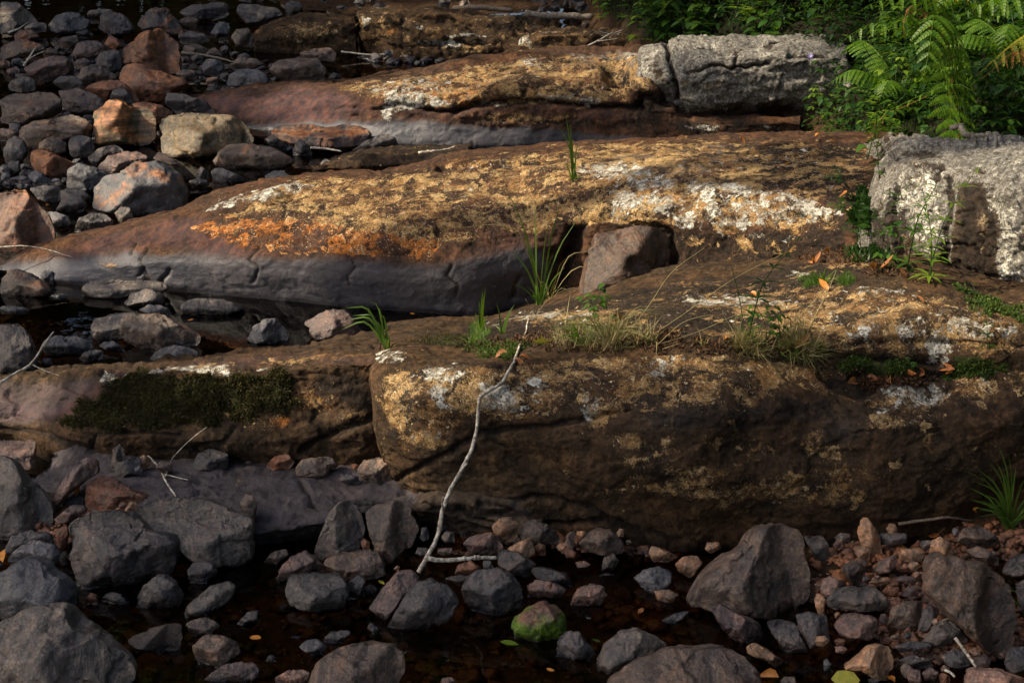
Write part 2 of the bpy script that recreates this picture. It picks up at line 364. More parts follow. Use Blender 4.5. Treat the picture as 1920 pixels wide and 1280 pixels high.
M = {}
M['ledge'] = mat_bedrock('brown_bedrock', (.024, .017, .011), (.062, .042, .026), (.40, .27, .125), (.23, .135, .058))
M['warm'] = mat_bedrock('ochre_bedrock', (.030, .019, .014), (.075, .043, .027), (.47, .325, .150), (.31, .180, .075))
M['gran'] = mat_bedrock('grey_bedrock', (.035, .027, .021), (.080, .062, .048), (.34, .27, .18), (.22, .17, .11))
M['stone'] = mat_stone()
M['bed'] = mat_bed()
M['gravel'] = mat_stone('gravel_stone'); M['algae'] = mat_stone('algae_stone', True)
M['water'] = mat_water()
M['bark'] = mat_simple('grey_bark', (.10, .08, .06), (.24, .20, .155), 60, .85, .6, .004)
M['birch'] = mat_simple('pale_dead_wood', (.13, .095, .065), (.52, .48, .40), 70, .7, .4, .002)
M['twig'] = mat_simple('brown_twig', (.11, .075, .05), (.26, .19, .13), 70, .8, .4, .002)
M['treebark'] = mat_simple('tree_bark', (.045, .035, .028), (.11, .09, .07), 12, .9, .8, .03)
M['crown'] = mat_leaf('tree_leaf', (.035, .075, .014), (.075, .12, .02), None, .5, .35)
M['fern'] = mat_leaf('fern_leaf', (.038, .105, .006), (.100, .175, .010), None, .5, .4)
M['fernold'] = mat_leaf('yellowing_fern_leaf', (.16, .20, .012), (.32, .27, .02), (.30, .09, .012), .6, .4)
M['fernbrown'] = mat_leaf('brown_fern_leaf', (.20, .085, .025), (.30, .15, .035), None, .7, .3)
M['herb'] = mat_leaf('herb_leaf', (.024, .080, .008), (.065, .125, .012), None, .45, .35)
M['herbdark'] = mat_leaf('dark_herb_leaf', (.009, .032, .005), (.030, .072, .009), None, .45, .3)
M['herblight'] = mat_leaf('light_herb_leaf', (.085, .17, .012), (.17, .24, .02), None, .5, .4)
M['grass'] = mat_leaf('grass_blade', (.045, .11, .014), (.11, .18, .025), None, .5, .35)
M['drygrass'] = mat_leaf('dry_grass_blade', (.18, .15, .06), (.32, .26, .13), None, .7, .25)
M['moss'] = mat_leaf('dark_moss', (.016, .015, .005), (.085, .072, .018), None, .8, .1)
M['greenmoss'] = mat_leaf('green_moss', (.028, .060, .008), (.085, .125, .018), None, .75, .2)
M['dead'] = mat_simple('fallen_brown_leaf', (.16, .055, .018), (.34, .14, .04), 50, .65, .3, .002, .2, .6)
M['yellowleaf'] = mat_simple('fallen_yellow_leaf', (.30, .30, .04), (.46, .40, .06), 40, .55, .2, .002, .25)
M['litter'] = mat_leaf('leaf_litter_brown', (.035, .018, .010), (.14, .07, .035), None, .8, .15)
M['orangeleaf'] = mat_simple('fallen_orange_leaf', (.44, .15, .02), (.62, .27, .05), 40, .55, .2, .002, .25)
M['white'] = mat_simple('white_petal', (.75, .75, .72), (.8, .8, .78), 40, .5, 0)
M['yellow'] = mat_simple('yellow_flower_centre', (.6, .38, .03), (.7, .45, .05), 40, .6, 0)
M['violet'] = mat_simple('violet_petal', (.30, .26, .55), (.38, .34, .62), 40, .5, 0)
# ------------------------------------------------------------------ bedrock ledges
# Each ledge is a lofted skin through a net of points given as (pixel x, pixel y, level z).
LEDGES = {}
CH = dict(w=0, t=1, d=2, m=3, s=4, r=5, g=6, o=7)     # white, tan, dark, moss | slate, rust, granite, orange
def segdist(px, py, pts):
    best = np.full(px.shape, 1e9)
    for (x0, y0), (x1, y1) in zip(pts[:-1], pts[1:]):
        dx, dy = x1 - x0, y1 - y0
        t = np.clip(((px - x0) * dx + (py - y0) * dy) / (dx * dx + dy * dy + 1e-9), 0, 1)
        best = np.minimum(best, np.hypot(px - x0 - t * dx, py - y0 - t * dy))
    return best
def inpoly(px, py, poly):
    ins = np.zeros(px.shape, bool); n = len(poly)
    for i in range(n):
        x0, y0 = poly[i]; x1, y1 = poly[(i + 1) % n]
        if y0 == y1: continue
        c = ((y0 > py) != (y1 > py)) & (px < (x1 - x0) * (py - y0) / (y1 - y0) + x0)
        ins ^= c
    return ins
def loft(name, cols, mat, paint, label, capL=False, capR=False, back=((.30, -.10), (.8, -.55), (.9, -1.2)), amp=(.05, .02, .006),
         cracks=(), strat=0., chip=.010, step=3.5, cat='rock ledge', zfoot=.35, group='bedrock ledges', dense=1.0):
    net = []
    for c in cols:
        pts = [P(*q) for q in c]
        foot = pts[0] + np.array([0, .03, -zfoot])
        tail = [pts[-1] + np.array([0, a, b]) for a, b in back]
        net.append([foot] + pts + tail)
    net = np.array(net, float)                       # columns x rows x 3
    avg = np.array([np.mean([q[0] for q in c]) for c in cols])
    def cap(col, s):
        inw = s * .05 if col[:, 0].mean() * s < 0 or s > 0 else -.04 * s; c = col.copy(); c[:, 2] = np.minimum(c[:, 2] - .25, 0) - .45; c[:, 0] += inw; c[:, 1] += 0 if inw * s > 0 else .12
        m = col.copy(); m[:, 2] -= .03 * np.clip(col[:, 2], 0, 1) + .003; m[:, 0] += s * .006; m[:, 1] += .02
        return m, c
    if capL: m, c = cap(net[0], -1); net = np.concatenate([[c, m], net]); avg = np.concatenate([[avg[0] - 30, avg[0] - 6], avg])
    if capR: m, c = cap(net[-1], 1); net = np.concatenate([net, [m, c]]); avg = np.concatenate([avg, [avg[-1] + 6, avg[-1] + 30]])
    nq = int((avg[-1] - avg[0]) / step * dense) + 2
    G = hermite(avg, net, np.linspace(avg[0], avg[-1], nq))
    ppx, ppy, _ = proj(net)
    seg = np.hypot(np.diff(ppx, axis=1), np.diff(ppy, axis=1)).max(0)
    K = net.shape[1]; par = [0.]
    for j in range(K - 1):
        n = max(3, int(seg[j] / step * dense)) if 0 < j < K - 3 else 5
        par += list(j + np.arange(1, n + 1) / n)
    W = hermite(np.arange(K), G.transpose(1, 0, 2), np.array(par)).transpose(1, 0, 2)
    N = np.cross(np.gradient(W, axis=0), np.gradient(W, axis=1)); N /= np.linalg.norm(N, axis=-1)[..., None] + 1e-9
    if N[..., 1].mean() > 0 and N[..., 2].mean() < 0: N = -N
    if (N[..., 2].mean() < 0): N = -N
    px, py, _ = proj(W)
    d = amp[0] * fbm(W * np.array([1.6, 2.2, 2.6]), 3) + amp[1] * fbm(W * np.array([6, 8, 10]) + 5, 4)
    rid = 1 - np.abs(fbm(W * np.array([3.5, 5, 5.5]) + 9, 3)); d += amp[1] * .5 * (rid - .6)
    for q_, (s_, o_) in enumerate(((1.6, 0), (2.6, 11), (4.4, 23))):      # spalled plates with sharp edges
        f_ = fbm(W * np.array([1, 1.6, 2.2]) * s_ + o_, 4, .55); d -= chip * (1 - .22 * q_) * sstep(0, (.03, .05, .09)[q_], f_ - .05)
    d += amp[2] * fbm(W * 34, 4, .6)
    if strat: d += strat * (np.abs(perlin(W * np.array([1.2, 3, 16]) + .3 * fbm(W * 3, 2)[..., None])) - .3)
    A = np.zeros(W.shape[:2] + (8,))
    calm = np.ones(W.shape[:2])
    for it in paint:
        if it[0] == 's' and it[2] == 'poly' and it[1] > .5: calm -= .62 * np.where(inpoly(px, py, it[3]), sstep(0, 22, segdist(px, py, list(it[3]) + [it[3][0]])), 0)
    d *= calm
    for pts, wd, dep in cracks:
        D = segdist(px + 6 * perlin(W * 14), py + 6 * perlin(W * 14 + 40), pts)
        e = np.exp(-(D / wd) ** 2); d -= dep * e
        if dep > 0: A[..., 2] += .75 * np.exp(-(D / (wd * .9)) ** 2)
    W = W + N * d[..., None]
    px, py, _ = proj(W)
    jx = px + 10 * fbm(W * 5, 3); jy = py + 7 * fbm(W * 5 + 30, 3)
    for it in paint:
        ch, s = CH[it[0]], it[1]
        if it[2] == 'poly':
            # feathered polygon
            ins = inpoly(jx, jy, it[3]); D = segdist(jx, jy, list(it[3]) + [it[3][0]])
            A[..., ch] += s * np.where(ins, sstep(0, it[4], D), 0)
        elif it[2] == 'line':
            A[..., ch] += s * np.exp(-(segdist(jx, jy, it[3]) / it[4]) ** 2)
        elif it[2] == 'z':
            A[..., ch] += s * (1 - sstep(it[3], it[4], W[..., 2] + .03 * fbm(W * 4, 3)))
        elif it[2] == 'all':
            A[..., ch] += s
        else:
            cx, cy, rx, ry = it[2]
            A[..., ch] += s * np.exp(-((jx - cx) / rx) ** 2 - ((jy - cy) / ry) ** 2)
    A = np.clip(A, -1, 1.2)
    n, m = W.shape[:2]; idx = np.arange(n * m).reshape(n, m)
    F = np.stack([idx[:-1, :-1], idx[1:, :-1], idx[1:, 1:], idx[:-1, 1:]], -1).reshape(-1, 4)
    v = W.reshape(-1, 3); f0 = F[len(F) // 2]
    nn = np.cross(v[F[:, 1]] - v[F[:, 0]], v[F[:, 2]] - v[F[:, 0]]).sum(0)
    if nn[2] < 0: F = F[:, ::-1]
    me = mesh_from(name, v, F); A = A.reshape(-1, 8)
    add_attr(me, 'lichen', A[:, :4]); add_attr(me, 'stain', A[:, 4:])
    o = link(name, me, mat, None, label, cat, group)
    LEDGES[label] = dict(W=W, N=N, px=px, py=py)
    return W, N, px, py

# ---- front ledge, right of the joint: overhanging brown block
front_right = [
    [(735,935,.05),(728,860,.22),(712,770,.40),(697,692,.52),(704,655,.47),(716,628,.30),(728,613,.12),(735,602,-.08)],
    [(800,962,.05),(790,860,.27),(775,760,.47),(762,676,.56),(765,645,.52),(778,622,.36),(790,607,.18),(796,594,-.08)],
    [(900,985,.04),(897,870,.27),(892,765,.49),(888,684,.57),(890,650,.53),(893,620,.36),(895,600,.15),(897,588,-.06)],
    [(1000,990,.05),(1000,880,.28),(1000,770,.49),(1000,668,.60),(1000,640,.58),(1000,610,.45),(1000,582,.26),(1000,562,.05)],
    [(1170,1008,.05),(1170,880,.34),(1170,770,.52),(1170,664,.61),(1170,635,.60),(1170,600,.56),(1170,560,.46),(1170,520,.36)],
    [(1300,1018,.04),(1300,900,.30),(1300,780,.52),(1300,656,.62),(1300,620,.64),(1300,575,.60),(1300,530,.54),(1300,498,.46)],
    [(1420,990,.07),(1420,890,.29),(1420,790,.48),(1420,668,.60),(1420,635,.64),(1420,590,.63),(1420,540,.58),(1420,490,.50)],
    [(1540,992,.08),(1540,890,.29),(1540,790,.46),(1540,700,.55),(1540,650,.63),(1540,590,.66),(1540,530,.64),(1540,480,.56)],
    [(1640,992,.08),(1640,900,.27),(1640,805,.44),(1640,722,.52),(1640,660,.61),(1640,590,.70),(1640,525,.70),(1640,485,.62)],
    [(1760,975,.09),(1760,890,.27),(1760,800,.43),(1760,716,.52),(1760,670,.59),(1760,590,.71),(1760,530,.72),(1760,495,.66)],
    [(1880,950,.10),(1880,880,.26),(1880,800,.42),(1880,700,.55),(1880,665,.61),(1880,620,.68),(1880,590,.70),(1880,520,.66)],
    [(2060,930,.10),(2060,860,.27),(2060,790,.42),(2060,690,.56),(2060,650,.62),(2060,610,.68),(2060,580,.70),(2060,510,.66)],
]
paint = [
    ('d',.04,'all'),('t',.08,'all'),('w',.10,'poly',[(700,690),(850,670),(1000,668),(1330,655),(1700,700),(1920,690),(1920,780),(1500,760),(1300,760),(1000,800),(740,850)],20),('t',.14,'poly',[(1000,668),(1330,655),(1700,700),(1920,690),(1920,780),(1500,760),(1300,780),(1000,790)],20),('w',.12,'poly',[(900,600),(1250,520),(1560,490),(1920,590),(1920,670),(1500,640),(1200,640)],20),('t',.22,'poly',[(900,600),(1250,520),(1560,490),(1920,590),(1920,680),(1600,680),(1400,650),(1200,640)],20),
    ('t',.42,'poly',[(700,690),(850,670),(1000,668),(1200,660),(1330,655),(1380,700),(1250,745),(1120,760),(1000,800),(880,800),(830,850),(760,860),(715,800)],26),
    ('o',.15,'poly',[(700,690),(900,670),(1000,800),(830,850),(740,860)],40),
    ('t',.50,'poly',[(790,735),(850,740),(850,790),(800,830),(760,790)],22),('t',.5,(730,740,26,30)),('t',.35,(880,740,30,24)),
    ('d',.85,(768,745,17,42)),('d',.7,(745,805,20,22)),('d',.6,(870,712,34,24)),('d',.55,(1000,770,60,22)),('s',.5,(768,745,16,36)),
    ('w',0.68,(835,700,40,16)),('w',0.54,(820,740,16,26)),('w',0.54,(930,735,40,24)),('w',0.39,(960,765,60,14)),('w',0.35,(800,812,40,13)),
    ('w',.85,(1112,770,14,30)),('t',.9,(1135,775,20,26)),('w',.8,(1232,686,20,14)),('w',0.35,(1265,672,20,12)),('w',0.35,(1010,720,30,26)),
    ('w',0.35,(720,668,26,12)),('w',0.63,(735,668,38,11)),
    ('t',.35,(1050,715,40,40)),('t',.30,(1160,700,60,35)),('t',.42,(1175,830,42,24)),('t',.36,(1420,840,60,34)),('t',.42,(1197,908,22,16)),('t',.3,(1290,900,80,26)),
    ('t',.34,(1450,915,170,34)),('t',.3,(1250,850,60,40)),('t',.28,(1560,850,50,40)),('t',.3,(1500,930,200,16)),('o',.25,'poly',[(1100,800),(1900,800),(1900,960),(1100,960)],40),('s',.35,(1580,810,60,26)),('s',.3,(1250,790,60,30)),('t',.28,(1180,870,60,14)),('t',.22,(1700,870,150,40)),('t',.26,(1870,840,60,30)),('t',.3,(1340,745,90,50)),('t',.32,(1410,720,40,30)),
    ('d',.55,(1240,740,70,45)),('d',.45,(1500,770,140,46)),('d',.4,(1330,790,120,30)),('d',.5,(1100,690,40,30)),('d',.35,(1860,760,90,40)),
    ('w',1.0,(1692,742,40,30)),('t',.6,(1700,775,70,34)),('w',0.63,(1752,744,26,20)),('w',.8,(1652,773,10,8)),('w',0.35,(1690,795,46,10)),('t',.5,(1660,785,20,20)),
    ('t',.4,(1835,715,40,30)),('w',0.24,(1840,710,24,20)),('t',.3,(1900,700,40,20)),
    # the flat top, streaked black, tan and white
    ('d',.62,'poly',[(700,655),(880,600),(1000,565),(1250,520),(1560,480),(1650,490),(1600,560),(1400,640),(1200,652),(900,660)],20),
    ('m',.5,(830,640,90,16)),('m',.55,(960,640,90,14)),('m',.5,(1150,650,70,12)),
    ('w',0.39,(1010,592,90,14)),('t',.4,(1050,598,110,16)),('w',0.35,(930,610,40,9)),('w',0.54,(1380,565,120,8)),('w',0.28,(1330,512,50,5)),('w',0.54,(1500,517,22,8)),('t',.5,(1580,495,60,5)),
    ('w',0.35,(1650,545,60,14)),('t',.40,(1700,600,260,40)),('w',0.24,(1720,600,220,26)),('w',1.0,(1762,660,24,22)),('w',0.39,(1700,625,24,14)),('w',0.35,(1600,632,36,10)),
    ('w',0.28,(1850,625,100,20)),('t',.35,(1840,650,60,12)),('o',.4,(1860,630,50,16)),('t',.4,(1500,570,120,20)),('t',.3,(1630,655,50,12)),('o',.3,(1630,655,50,12)),
    ('d',.35,(1780,560,90,18)),('d',.45,(1560,610,90,14)),('m',.75,(1680,688,70,20)),('m',.7,(1830,678,60,16)),('m',.45,(1840,560,90,14)),('d',.5,(1700,660,60,12)),
    ('t',.30,(1500,700,110,14)),('t',.30,(1340,668,90,10)),('t',.35,(1450,690,60,12)),
]
loft('rock_ledge', front_right, M['ledge'], paint, 'long brown front bedrock ledge with tan and white lichen over a steep shaded face', capL=True,
     amp=(.026, .006, .003), strat=.004, chip=.006, cat='rock ledge',
     cracks=[([(735,905),(830,850),(900,810),(1030,800),(1180,760)],6,.022),([(800,935),(900,960),(1000,930),(1090,960),(1200,1000)],5,.024),
             ([(1000,985),(1120,985),(1280,1015)],5,.03),([(1440,640),(1540,660),(1640,668),(1760,680)],8,.03),([(1540,700),(1610,728),(1640,724)],8,.035),
             ([(1600,700),(1700,706),(1800,694),(1860,690)],9,.028),([(1040,600),(1250,590),(1400,580)],4,.012),([(1200,560),(1400,545),(1600,520)],4,.012),
             ([(1300,610),(1500,600),(1700,560)],5,.012),([(1560,650),(1650,640),(1800,640),(1920,650)],5,.014),([(940,690),(930,720),(900,740)],4,.008)])

# ---- front ledge, left of the joint: low block with the dark moss
front_left = [
    [(-160,820,.06),(-160,790,.10),(-160,758,.15),(-160,725,.20),(-160,718,.18),(-160,712,.10),(-160,708,-.06)],
    [(0,818,.05),(0,785,.11),(0,748,.17),(0,712,.20),(0,708,.17),(0,705,.09),(0,702,-.06)],
    [(100,846,.05),(100,805,.13),(100,756,.20),(100,705,.277),(100,700,.24),(100,694,.12),(100,689,-.06)],
    [(190,866,.05),(190,820,.16),(190,760,.25),(190,700,.343),(190,690,.29),(190,685,.17),(190,680,-.06)],
    [(320,872,.07),(320,825,.19),(320,760,.29),(320,692,.387),(320,680,.34),(320,672,.2),(320,666,-.06)],
    [(440,874,.09),(440,830,.20),(440,760,.32),(440,682,.44),(440,668,.39),(440,660,.22),(440,652,-.07)],
    [(560,884,.09),(560,835,.20),(560,765,.32),(560,681,.463),(560,662,.41),(560,650,.25),(560,638,-.08)],
    [(650,888,.08),(650,840,.19),(650,765,.32),(650,674,.478),(650,655,.42),(650,638,.26),(650,624,-.08)],
    [(740,890,.07),(740,840,.17),(740,765,.30),(740,669,.48),(740,650,.43),(740,628,.26),(740,610,-.08)],
    [(840,890,.05),(840,840,.15),(840,765,.27),(840,675,.44),(840,650,.38),(840,630,.18),(840,600,-.10)],
]
paint = [
    ('d',.25,'poly',[(100,800),(700,800),(740,700),(700,680),(560,700),(200,720)],20),
    ('s',.35,'poly',[(-200,700),(120,700),(230,690),(150,760),(90,800),(-200,840)],22),('r',.75,'poly',[(-200,710),(200,700),(230,730),(140,790),(-200,800)],30),
    ('r',.6,(80,775,80,18)),('r',.5,'poly',[(180,695),(440,665),(700,660),(700,685),(440,690),(200,712)],9),
    ('t',.55,'poly',[(190,706),(300,686),(440,672),(450,690),(300,702),(240,712),(200,730)],7),('o',.3,'poly',[(180,690),(700,650),(700,690),(200,730)],8),
    ('w',1.0,(205,712,14,11)),('w',.95,(238,708,9,9)),('w',.9,(365,692,60,8)),('w',0.54,(300,692,20,6)),('w',0.54,(420,684,22,5)),('w',0.35,(495,690,14,4)),
    ('t',.5,(560,676,60,6)),('t',.5,(520,790,50,22)),('o',.5,(530,790,60,24)),('t',.42,(600,745,40,36)),('o',.4,(600,760,70,50)),('t',.35,(650,790,40,26)),('t',.3,(430,780,50,14)),
    ('d',.35,'poly',[(300,690),(440,660),(700,610),(890,590),(800,650),(600,672),(400,684)],16),('t',.25,'poly',[(300,690),(700,640),(720,690),(440,700)],20),('m',.6,'poly',[(110,800),(190,735),(300,700),(560,700),(565,760),(480,785),(350,790),(180,810)],24),('d',.5,(640,720,60,30)),('d',.3,(680,800,60,60)),
    ('d',.35,(300,840,220,30)),('t',.3,(330,800,140,14)),
]
loft('rock_ledge', front_left, M['ledge'], paint, 'low bedrock ledge at left with a thick mat of dark moss on its face', amp=(.024, .009, .004), strat=.006, chip=.011,
     cracks=[([(560,850),(650,800),(720,770)],7,.025),([(170,850),(175,815),(230,806),(330,815)],4,.014),([(440,800),(420,830),(300,850)],4,.012),([(0,800),(90,815),(170,850)],6,.02)])

# ---- middle ledge: long smooth whaleback with the orange crust
mid = [
    [(-120,540,0),(-120,530,.02),(-120,520,.035),(-120,512,.04),(-120,508,.03),(-120,505,.01),(-120,502,-.03)],
    [(0,512,0),(0,507,.02),(0,502,.03),(0,498,.035),(0,496,.03),(0,494,.01),(0,492,-.03)],
    [(80,530,0),(80,512,.04),(80,490,.08),(80,468,.115),(80,464,.11),(80,461,.08),(80,458,.04)],
    [(200,538,0),(200,505,.09),(200,468,.16),(200,438,.20),(200,434,.195),(200,430,.16),(200,428,.10)],
    [(320,546,0),(320,500,.13),(320,450,.24),(320,410,.29),(320,404,.285),(320,400,.25),(320,397,.15)],
    [(450,557,0),(450,500,.17),(450,430,.32),(450,365,.395),(450,356,.39),(450,350,.35),(450,346,.25)],
    [(560,566,0),(560,500,.20),(560,425,.36),(560,346,.43),(560,338,.43),(560,332,.40),(560,328,.30)],
    [(640,575,0),(640,500,.22),(640,420,.39),(640,336,.46),(640,328,.46),(640,322,.43),(640,318,.34)],
    [(760,584,0),(760,505,.23),(760,425,.41),(760,340,.485),(760,326,.49),(760,318,.46),(760,312,.38)],
    [(890,592,0),(890,505,.25),(890,420,.43),(890,338,.50),(890,306,.52),(890,287,.50),(890,280,.46)],
    [(970,590,-.02),(970,500,.25),(970,420,.43),(970,345,.51),(970,305,.53),(970,282,.51),(970,274,.46)],
    [(1050,580,.0),(1050,490,.26),(1050,420,.44),(1050,345,.54),(1050,305,.56),(1050,276,.53),(1050,266,.47)],
    [(1150,560,.10),(1150,480,.30),(1150,420,.46),(1150,358,.56),(1150,310,.60),(1150,274,.57),(1150,262,.50)],
    [(1250,530,.24),(1250,470,.38),(1250,410,.52),(1250,352,.61),(1250,305,.64),(1250,268,.60),(1250,258,.53)],
    [(1370,512,.33),(1370,460,.44),(1370,410,.55),(1370,355,.64),(1370,305,.67),(1370,266,.63),(1370,252,.56)],
    [(1480,505,.40),(1480,460,.50),(1480,415,.58),(1480,370,.65),(1480,315,.68),(1480,262,.66),(1480,248,.58)],
    [(1580,500,.45),(1580,462,.53),(1580,425,.60),(1580,388,.66),(1580,330,.69),(1580,265,.68),(1580,248,.60)],
    [(1680,500,.48),(1680,462,.56),(1680,425,.62),(1680,388,.68),(1680,330,.71),(1680,270,.70),(1680,250,.62)],
]
paint = [
    ('s',1.1,'poly',[(-200,545),(-200,500),(100,462),(240,446),(380,455),(520,468),(700,474),(840,475),(980,445),(1040,455),(1060,560),(890,660),(400,620)],46),
    ('r',.7,'poly',[(60,480),(200,420),(380,395),(440,440),(520,480),(420,500),(300,470),(150,500)],26),('s',-.35,(250,470,130,26)),('r',.5,(960,470,70,60)),('r',.35,(640,460,200,40)),
    ('t',.50,'poly',[(380,410),(460,345),(640,318),(820,310),(1000,300),(1250,320),(1150,420),(1000,450),(900,472),(700,494),(560,480),(430,440)],30),('w',.20,'poly',[(700,300),(1100,250),(1700,200),(1700,460),(1000,470)],150),('t',.42,'poly',[(700,280),(1100,230),(1700,200),(1700,470),(1000,470)],110),('d',.22,'poly',[(1000,250),(1700,230),(1700,520),(1150,520)],60),
    ('o',1.1,'poly',[(260,440),(380,390),(520,400),(820,440),(840,505),(540,500),(320,460)],24),('t',.50,'poly',[(330,428),(440,400),(560,410),(820,440),(820,492),(540,486),(380,455)],14),
    ('t',.35,(600,350,80,24)),('t',.30,(780,345,80,30)),('d',.50,(760,385,120,34)),('d',.35,(600,395,60,22)),('d',.40,(1010,380,50,30)),('d',.35,(880,450,80,26)),
    ('w',.75,'poly',[(372,396),(450,358),(560,336),(600,342),(560,362),(470,382),(385,400)],7),('w',0.28,(440,375,60,14)),
    ('w',0.27,(860,370,50,40)),('w',0.29,(940,310,60,16)),('w',0.32,(1150,315,60,16)),('w',0.24,(1250,330,90,24)),('w',0.59,(1130,320,50,14)),('w',0.28,(1190,370,46,22)),
    ('w',.8,(1165,395,20,18)),('w',0.63,(1225,345,30,12)),('w',0.68,(1330,357,30,14)),('w',0.68,(1375,360,40,12)),('w',0.68,(1455,372,36,14)),('w',0.63,(1520,388,30,12)),('w',0.54,(1570,392,20,8)),
    ('t',.45,'poly',[(820,318),(830,290),(1100,262),(1400,240),(1300,330),(1100,350),(900,345)],34),('g',.42,'poly',[(1050,280),(1300,240),(1560,240),(1450,350),(1150,355)],40),
    ('t',.34,'poly',[(1080,360),(1300,360),(1580,395),(1580,440),(1300,430),(1180,430),(1080,420)],14),('w',.3,'poly',[(1120,350),(1580,385),(1560,430),(1250,420)],16),
    ('w',0.54,(1283,418,14,11)),('w',0.35,(1355,425,24,12)),('w',0.35,(1420,415,18,9)),
    ('d',.30,'poly',[(1200,440),(1590,425),(1600,500),(1250,530)],20),('d',.48,'poly',[(1360,260),(1620,250),(1620,395),(1480,362),(1340,300)],22),('w',0.18,(1450,300,160,14)),('t',.25,(1420,300,130,30)),
    ('d',.5,(1500,345,90,12)),('t',.34,(1420,465,170,30)),('d',.3,(1400,460,200,50)),('w',.25,(1400,440,160,24)),('w',.9,(1283,420,11,9)),('t',.9,(1352,424,16,11)),('t',.9,(1388,452,14,8)),('w',.85,(1336,392,9,7)),('t',.85,(1500,440,14,9)),('t',.8,(1300,455,12,8)),('d',.45,(1075,425,30,26)),('d',.35,(1130,395,40,16)),('m',.3,(1560,330,50,20)),
    ('w',0.21,(200,495,34,10)),('t',.35,(205,495,40,10)),
]
loft('rock_ledge', mid, M['warm'], paint, 'long smooth middle ledge with bright orange lichen above a blue-grey water-worn foot', amp=(.024, .007, .0035), strat=.003, chip=.007, step=3.3,
     cracks=[([(276,466),(262,484),(272,500),(258,518)],2.6,.013),([(318,510),(300,525),(297,545)],3.4,.018),([(486,462),(466,486),(480,500),(474,530)],2.6,.012),([(250,455),(242,475)],3,.014),
             ([(275,530),(270,510)],8,.014),([(655,478),(664,500),(650,516),(658,535)],2.4,.006),([(845,500),(838,515),(856,530),(850,556)],2.6,.008),
             ([(820,316),(900,312),(960,312),(1020,305)],4,.035),([(700,320),(760,318),(830,318)],4,.02),([(470,385),(540,368),(560,350)],5,.02),([(545,360),(530,400),(535,430)],4,.010),
             ([(1080,420),(1075,470),(1060,520),(1040,560)],14,.075),([(1080,420),(1140,400),(1170,420),(1250,440),(1262,480),(1240,530)],9,.05),([(1150,415),(1230,395),(1300,385)],5,.02),
             ([(1000,400),(1060,410)],9,.02),([(395,395),(470,384)],3,.015),([(1320,370),(1500,400),(1590,420)],5,.012),([(960,560),(975,520)],4,.008),([(820,430),(816,470)],3,.012)])

# ---- far ledge
far = [
    [(330,200,0),(345,192,.02),(350,186,.03),(350,182,.03),(348,179,.02),(348,176,-.03)],
    [(425,236,0),(425,214,.05),(425,190,.10),(425,172,.13),(425,169,.12),(425,166,.05)],
    [(500,246,0),(500,215,.08),(500,182,.16),(500,160,.18),(500,157,.17),(500,154,.10)],
    [(570,258,0),(570,222,.11),(570,182,.22),(570,155,.24),(570,151,.23),(570,148,.15)],
    [(650,268,0),(650,228,.13),(650,185,.27),(650,154,.30),(650,149,.29),(650,146,.2)],
    [(750,278,0),(750,232,.15),(750,180,.32),(750,140,.36),(750,134,.35),(750,130,.25)],
    [(860,280,0),(860,230,.17),(860,172,.36),(860,122,.42),(860,115,.41),(860,112,.3)],
    [(960,278,0),(960,226,.18),(960,165,.39),(960,108,.46),(960,101,.46),(960,98,.36)],
    [(1060,276,0),(1060,225,.19),(1060,162,.40),(1060,102,.49),(1060,94,.49),(1060,91,.40)],
    [(1150,274,.02),(1150,225,.20),(1150,162,.41),(1150,104,.51),(1150,94,.51),(1150,90,.42)],
    [(1210,274,.05),(1210,225,.22),(1210,165,.43),(1210,104,.54),(1210,90,.55),(1210,85,.44)],
    [(1300,272,.08),(1300,236,.20),(1300,215,.24),(1300,205,.20),(1300,200,.10),(1300,195,-.1)],
    [(1500,260,.12),(1500,232,.22),(1500,215,.26),(1500,205,.20),(1500,200,.10),(1500,195,-.1)],
]
paint = [
    ('s',1.05,'poly',[(420,230),(520,222),(640,214),(760,214),(880,224),(1010,230),(1100,238),(1300,255),(1300,330),(400,330)],24),
    ('r',.95,'poly',[(330,190),(420,160),(560,150),(640,160),(720,200),(640,240),(520,245),(420,225)],26),('r',.4,(900,215,300,20)),
    ('w',.18,'poly',[(640,150),(900,108),(1200,90),(1260,130),(1200,200),(860,212),(700,200)],20),('t',.55,'poly',[(600,156),(740,136),(900,110),(1060,92),(1200,90),(1260,130),(1200,200),(1000,205),(860,215),(760,212),(640,180)],20),
    ('o',.40,'poly',[(600,156),(860,115),(960,150),(900,240),(720,190)],30),('t',.5,(980,222,120,14)),('o',.3,(960,222,110,16)),
    ('w',.8,(728,208,13,22)),('w',.65,'poly',[(720,205),(745,165),(820,180),(860,200),(780,205),(735,225)],6),('w',0.28,(790,160,60,20)),('w',0.28,(700,165,40,12)),('w',0.35,(1040,182,50,8)),('w',0.54,(1110,190,30,9)),
    ('w',0.32,(1000,120,40,12)),('w',0.28,(930,195,40,6)),('g',.5,'poly',[(1060,90),(1260,80),(1260,150),(1150,140),(1060,125)],16),('g',.5,(1190,150,40,30)),('d',.35,(1060,105,60,12)),
    ('d',.35,(800,140,70,14)),('d',.9,(1155,132,26,20)),('d',.55,(1230,200,60,24)),('d',.4,(1080,230,100,16)),('d',.5,(1350,240,200,20)),('w',0.68,(1320,240,34,7)),('w',0.54,(1440,236,30,5)),
]
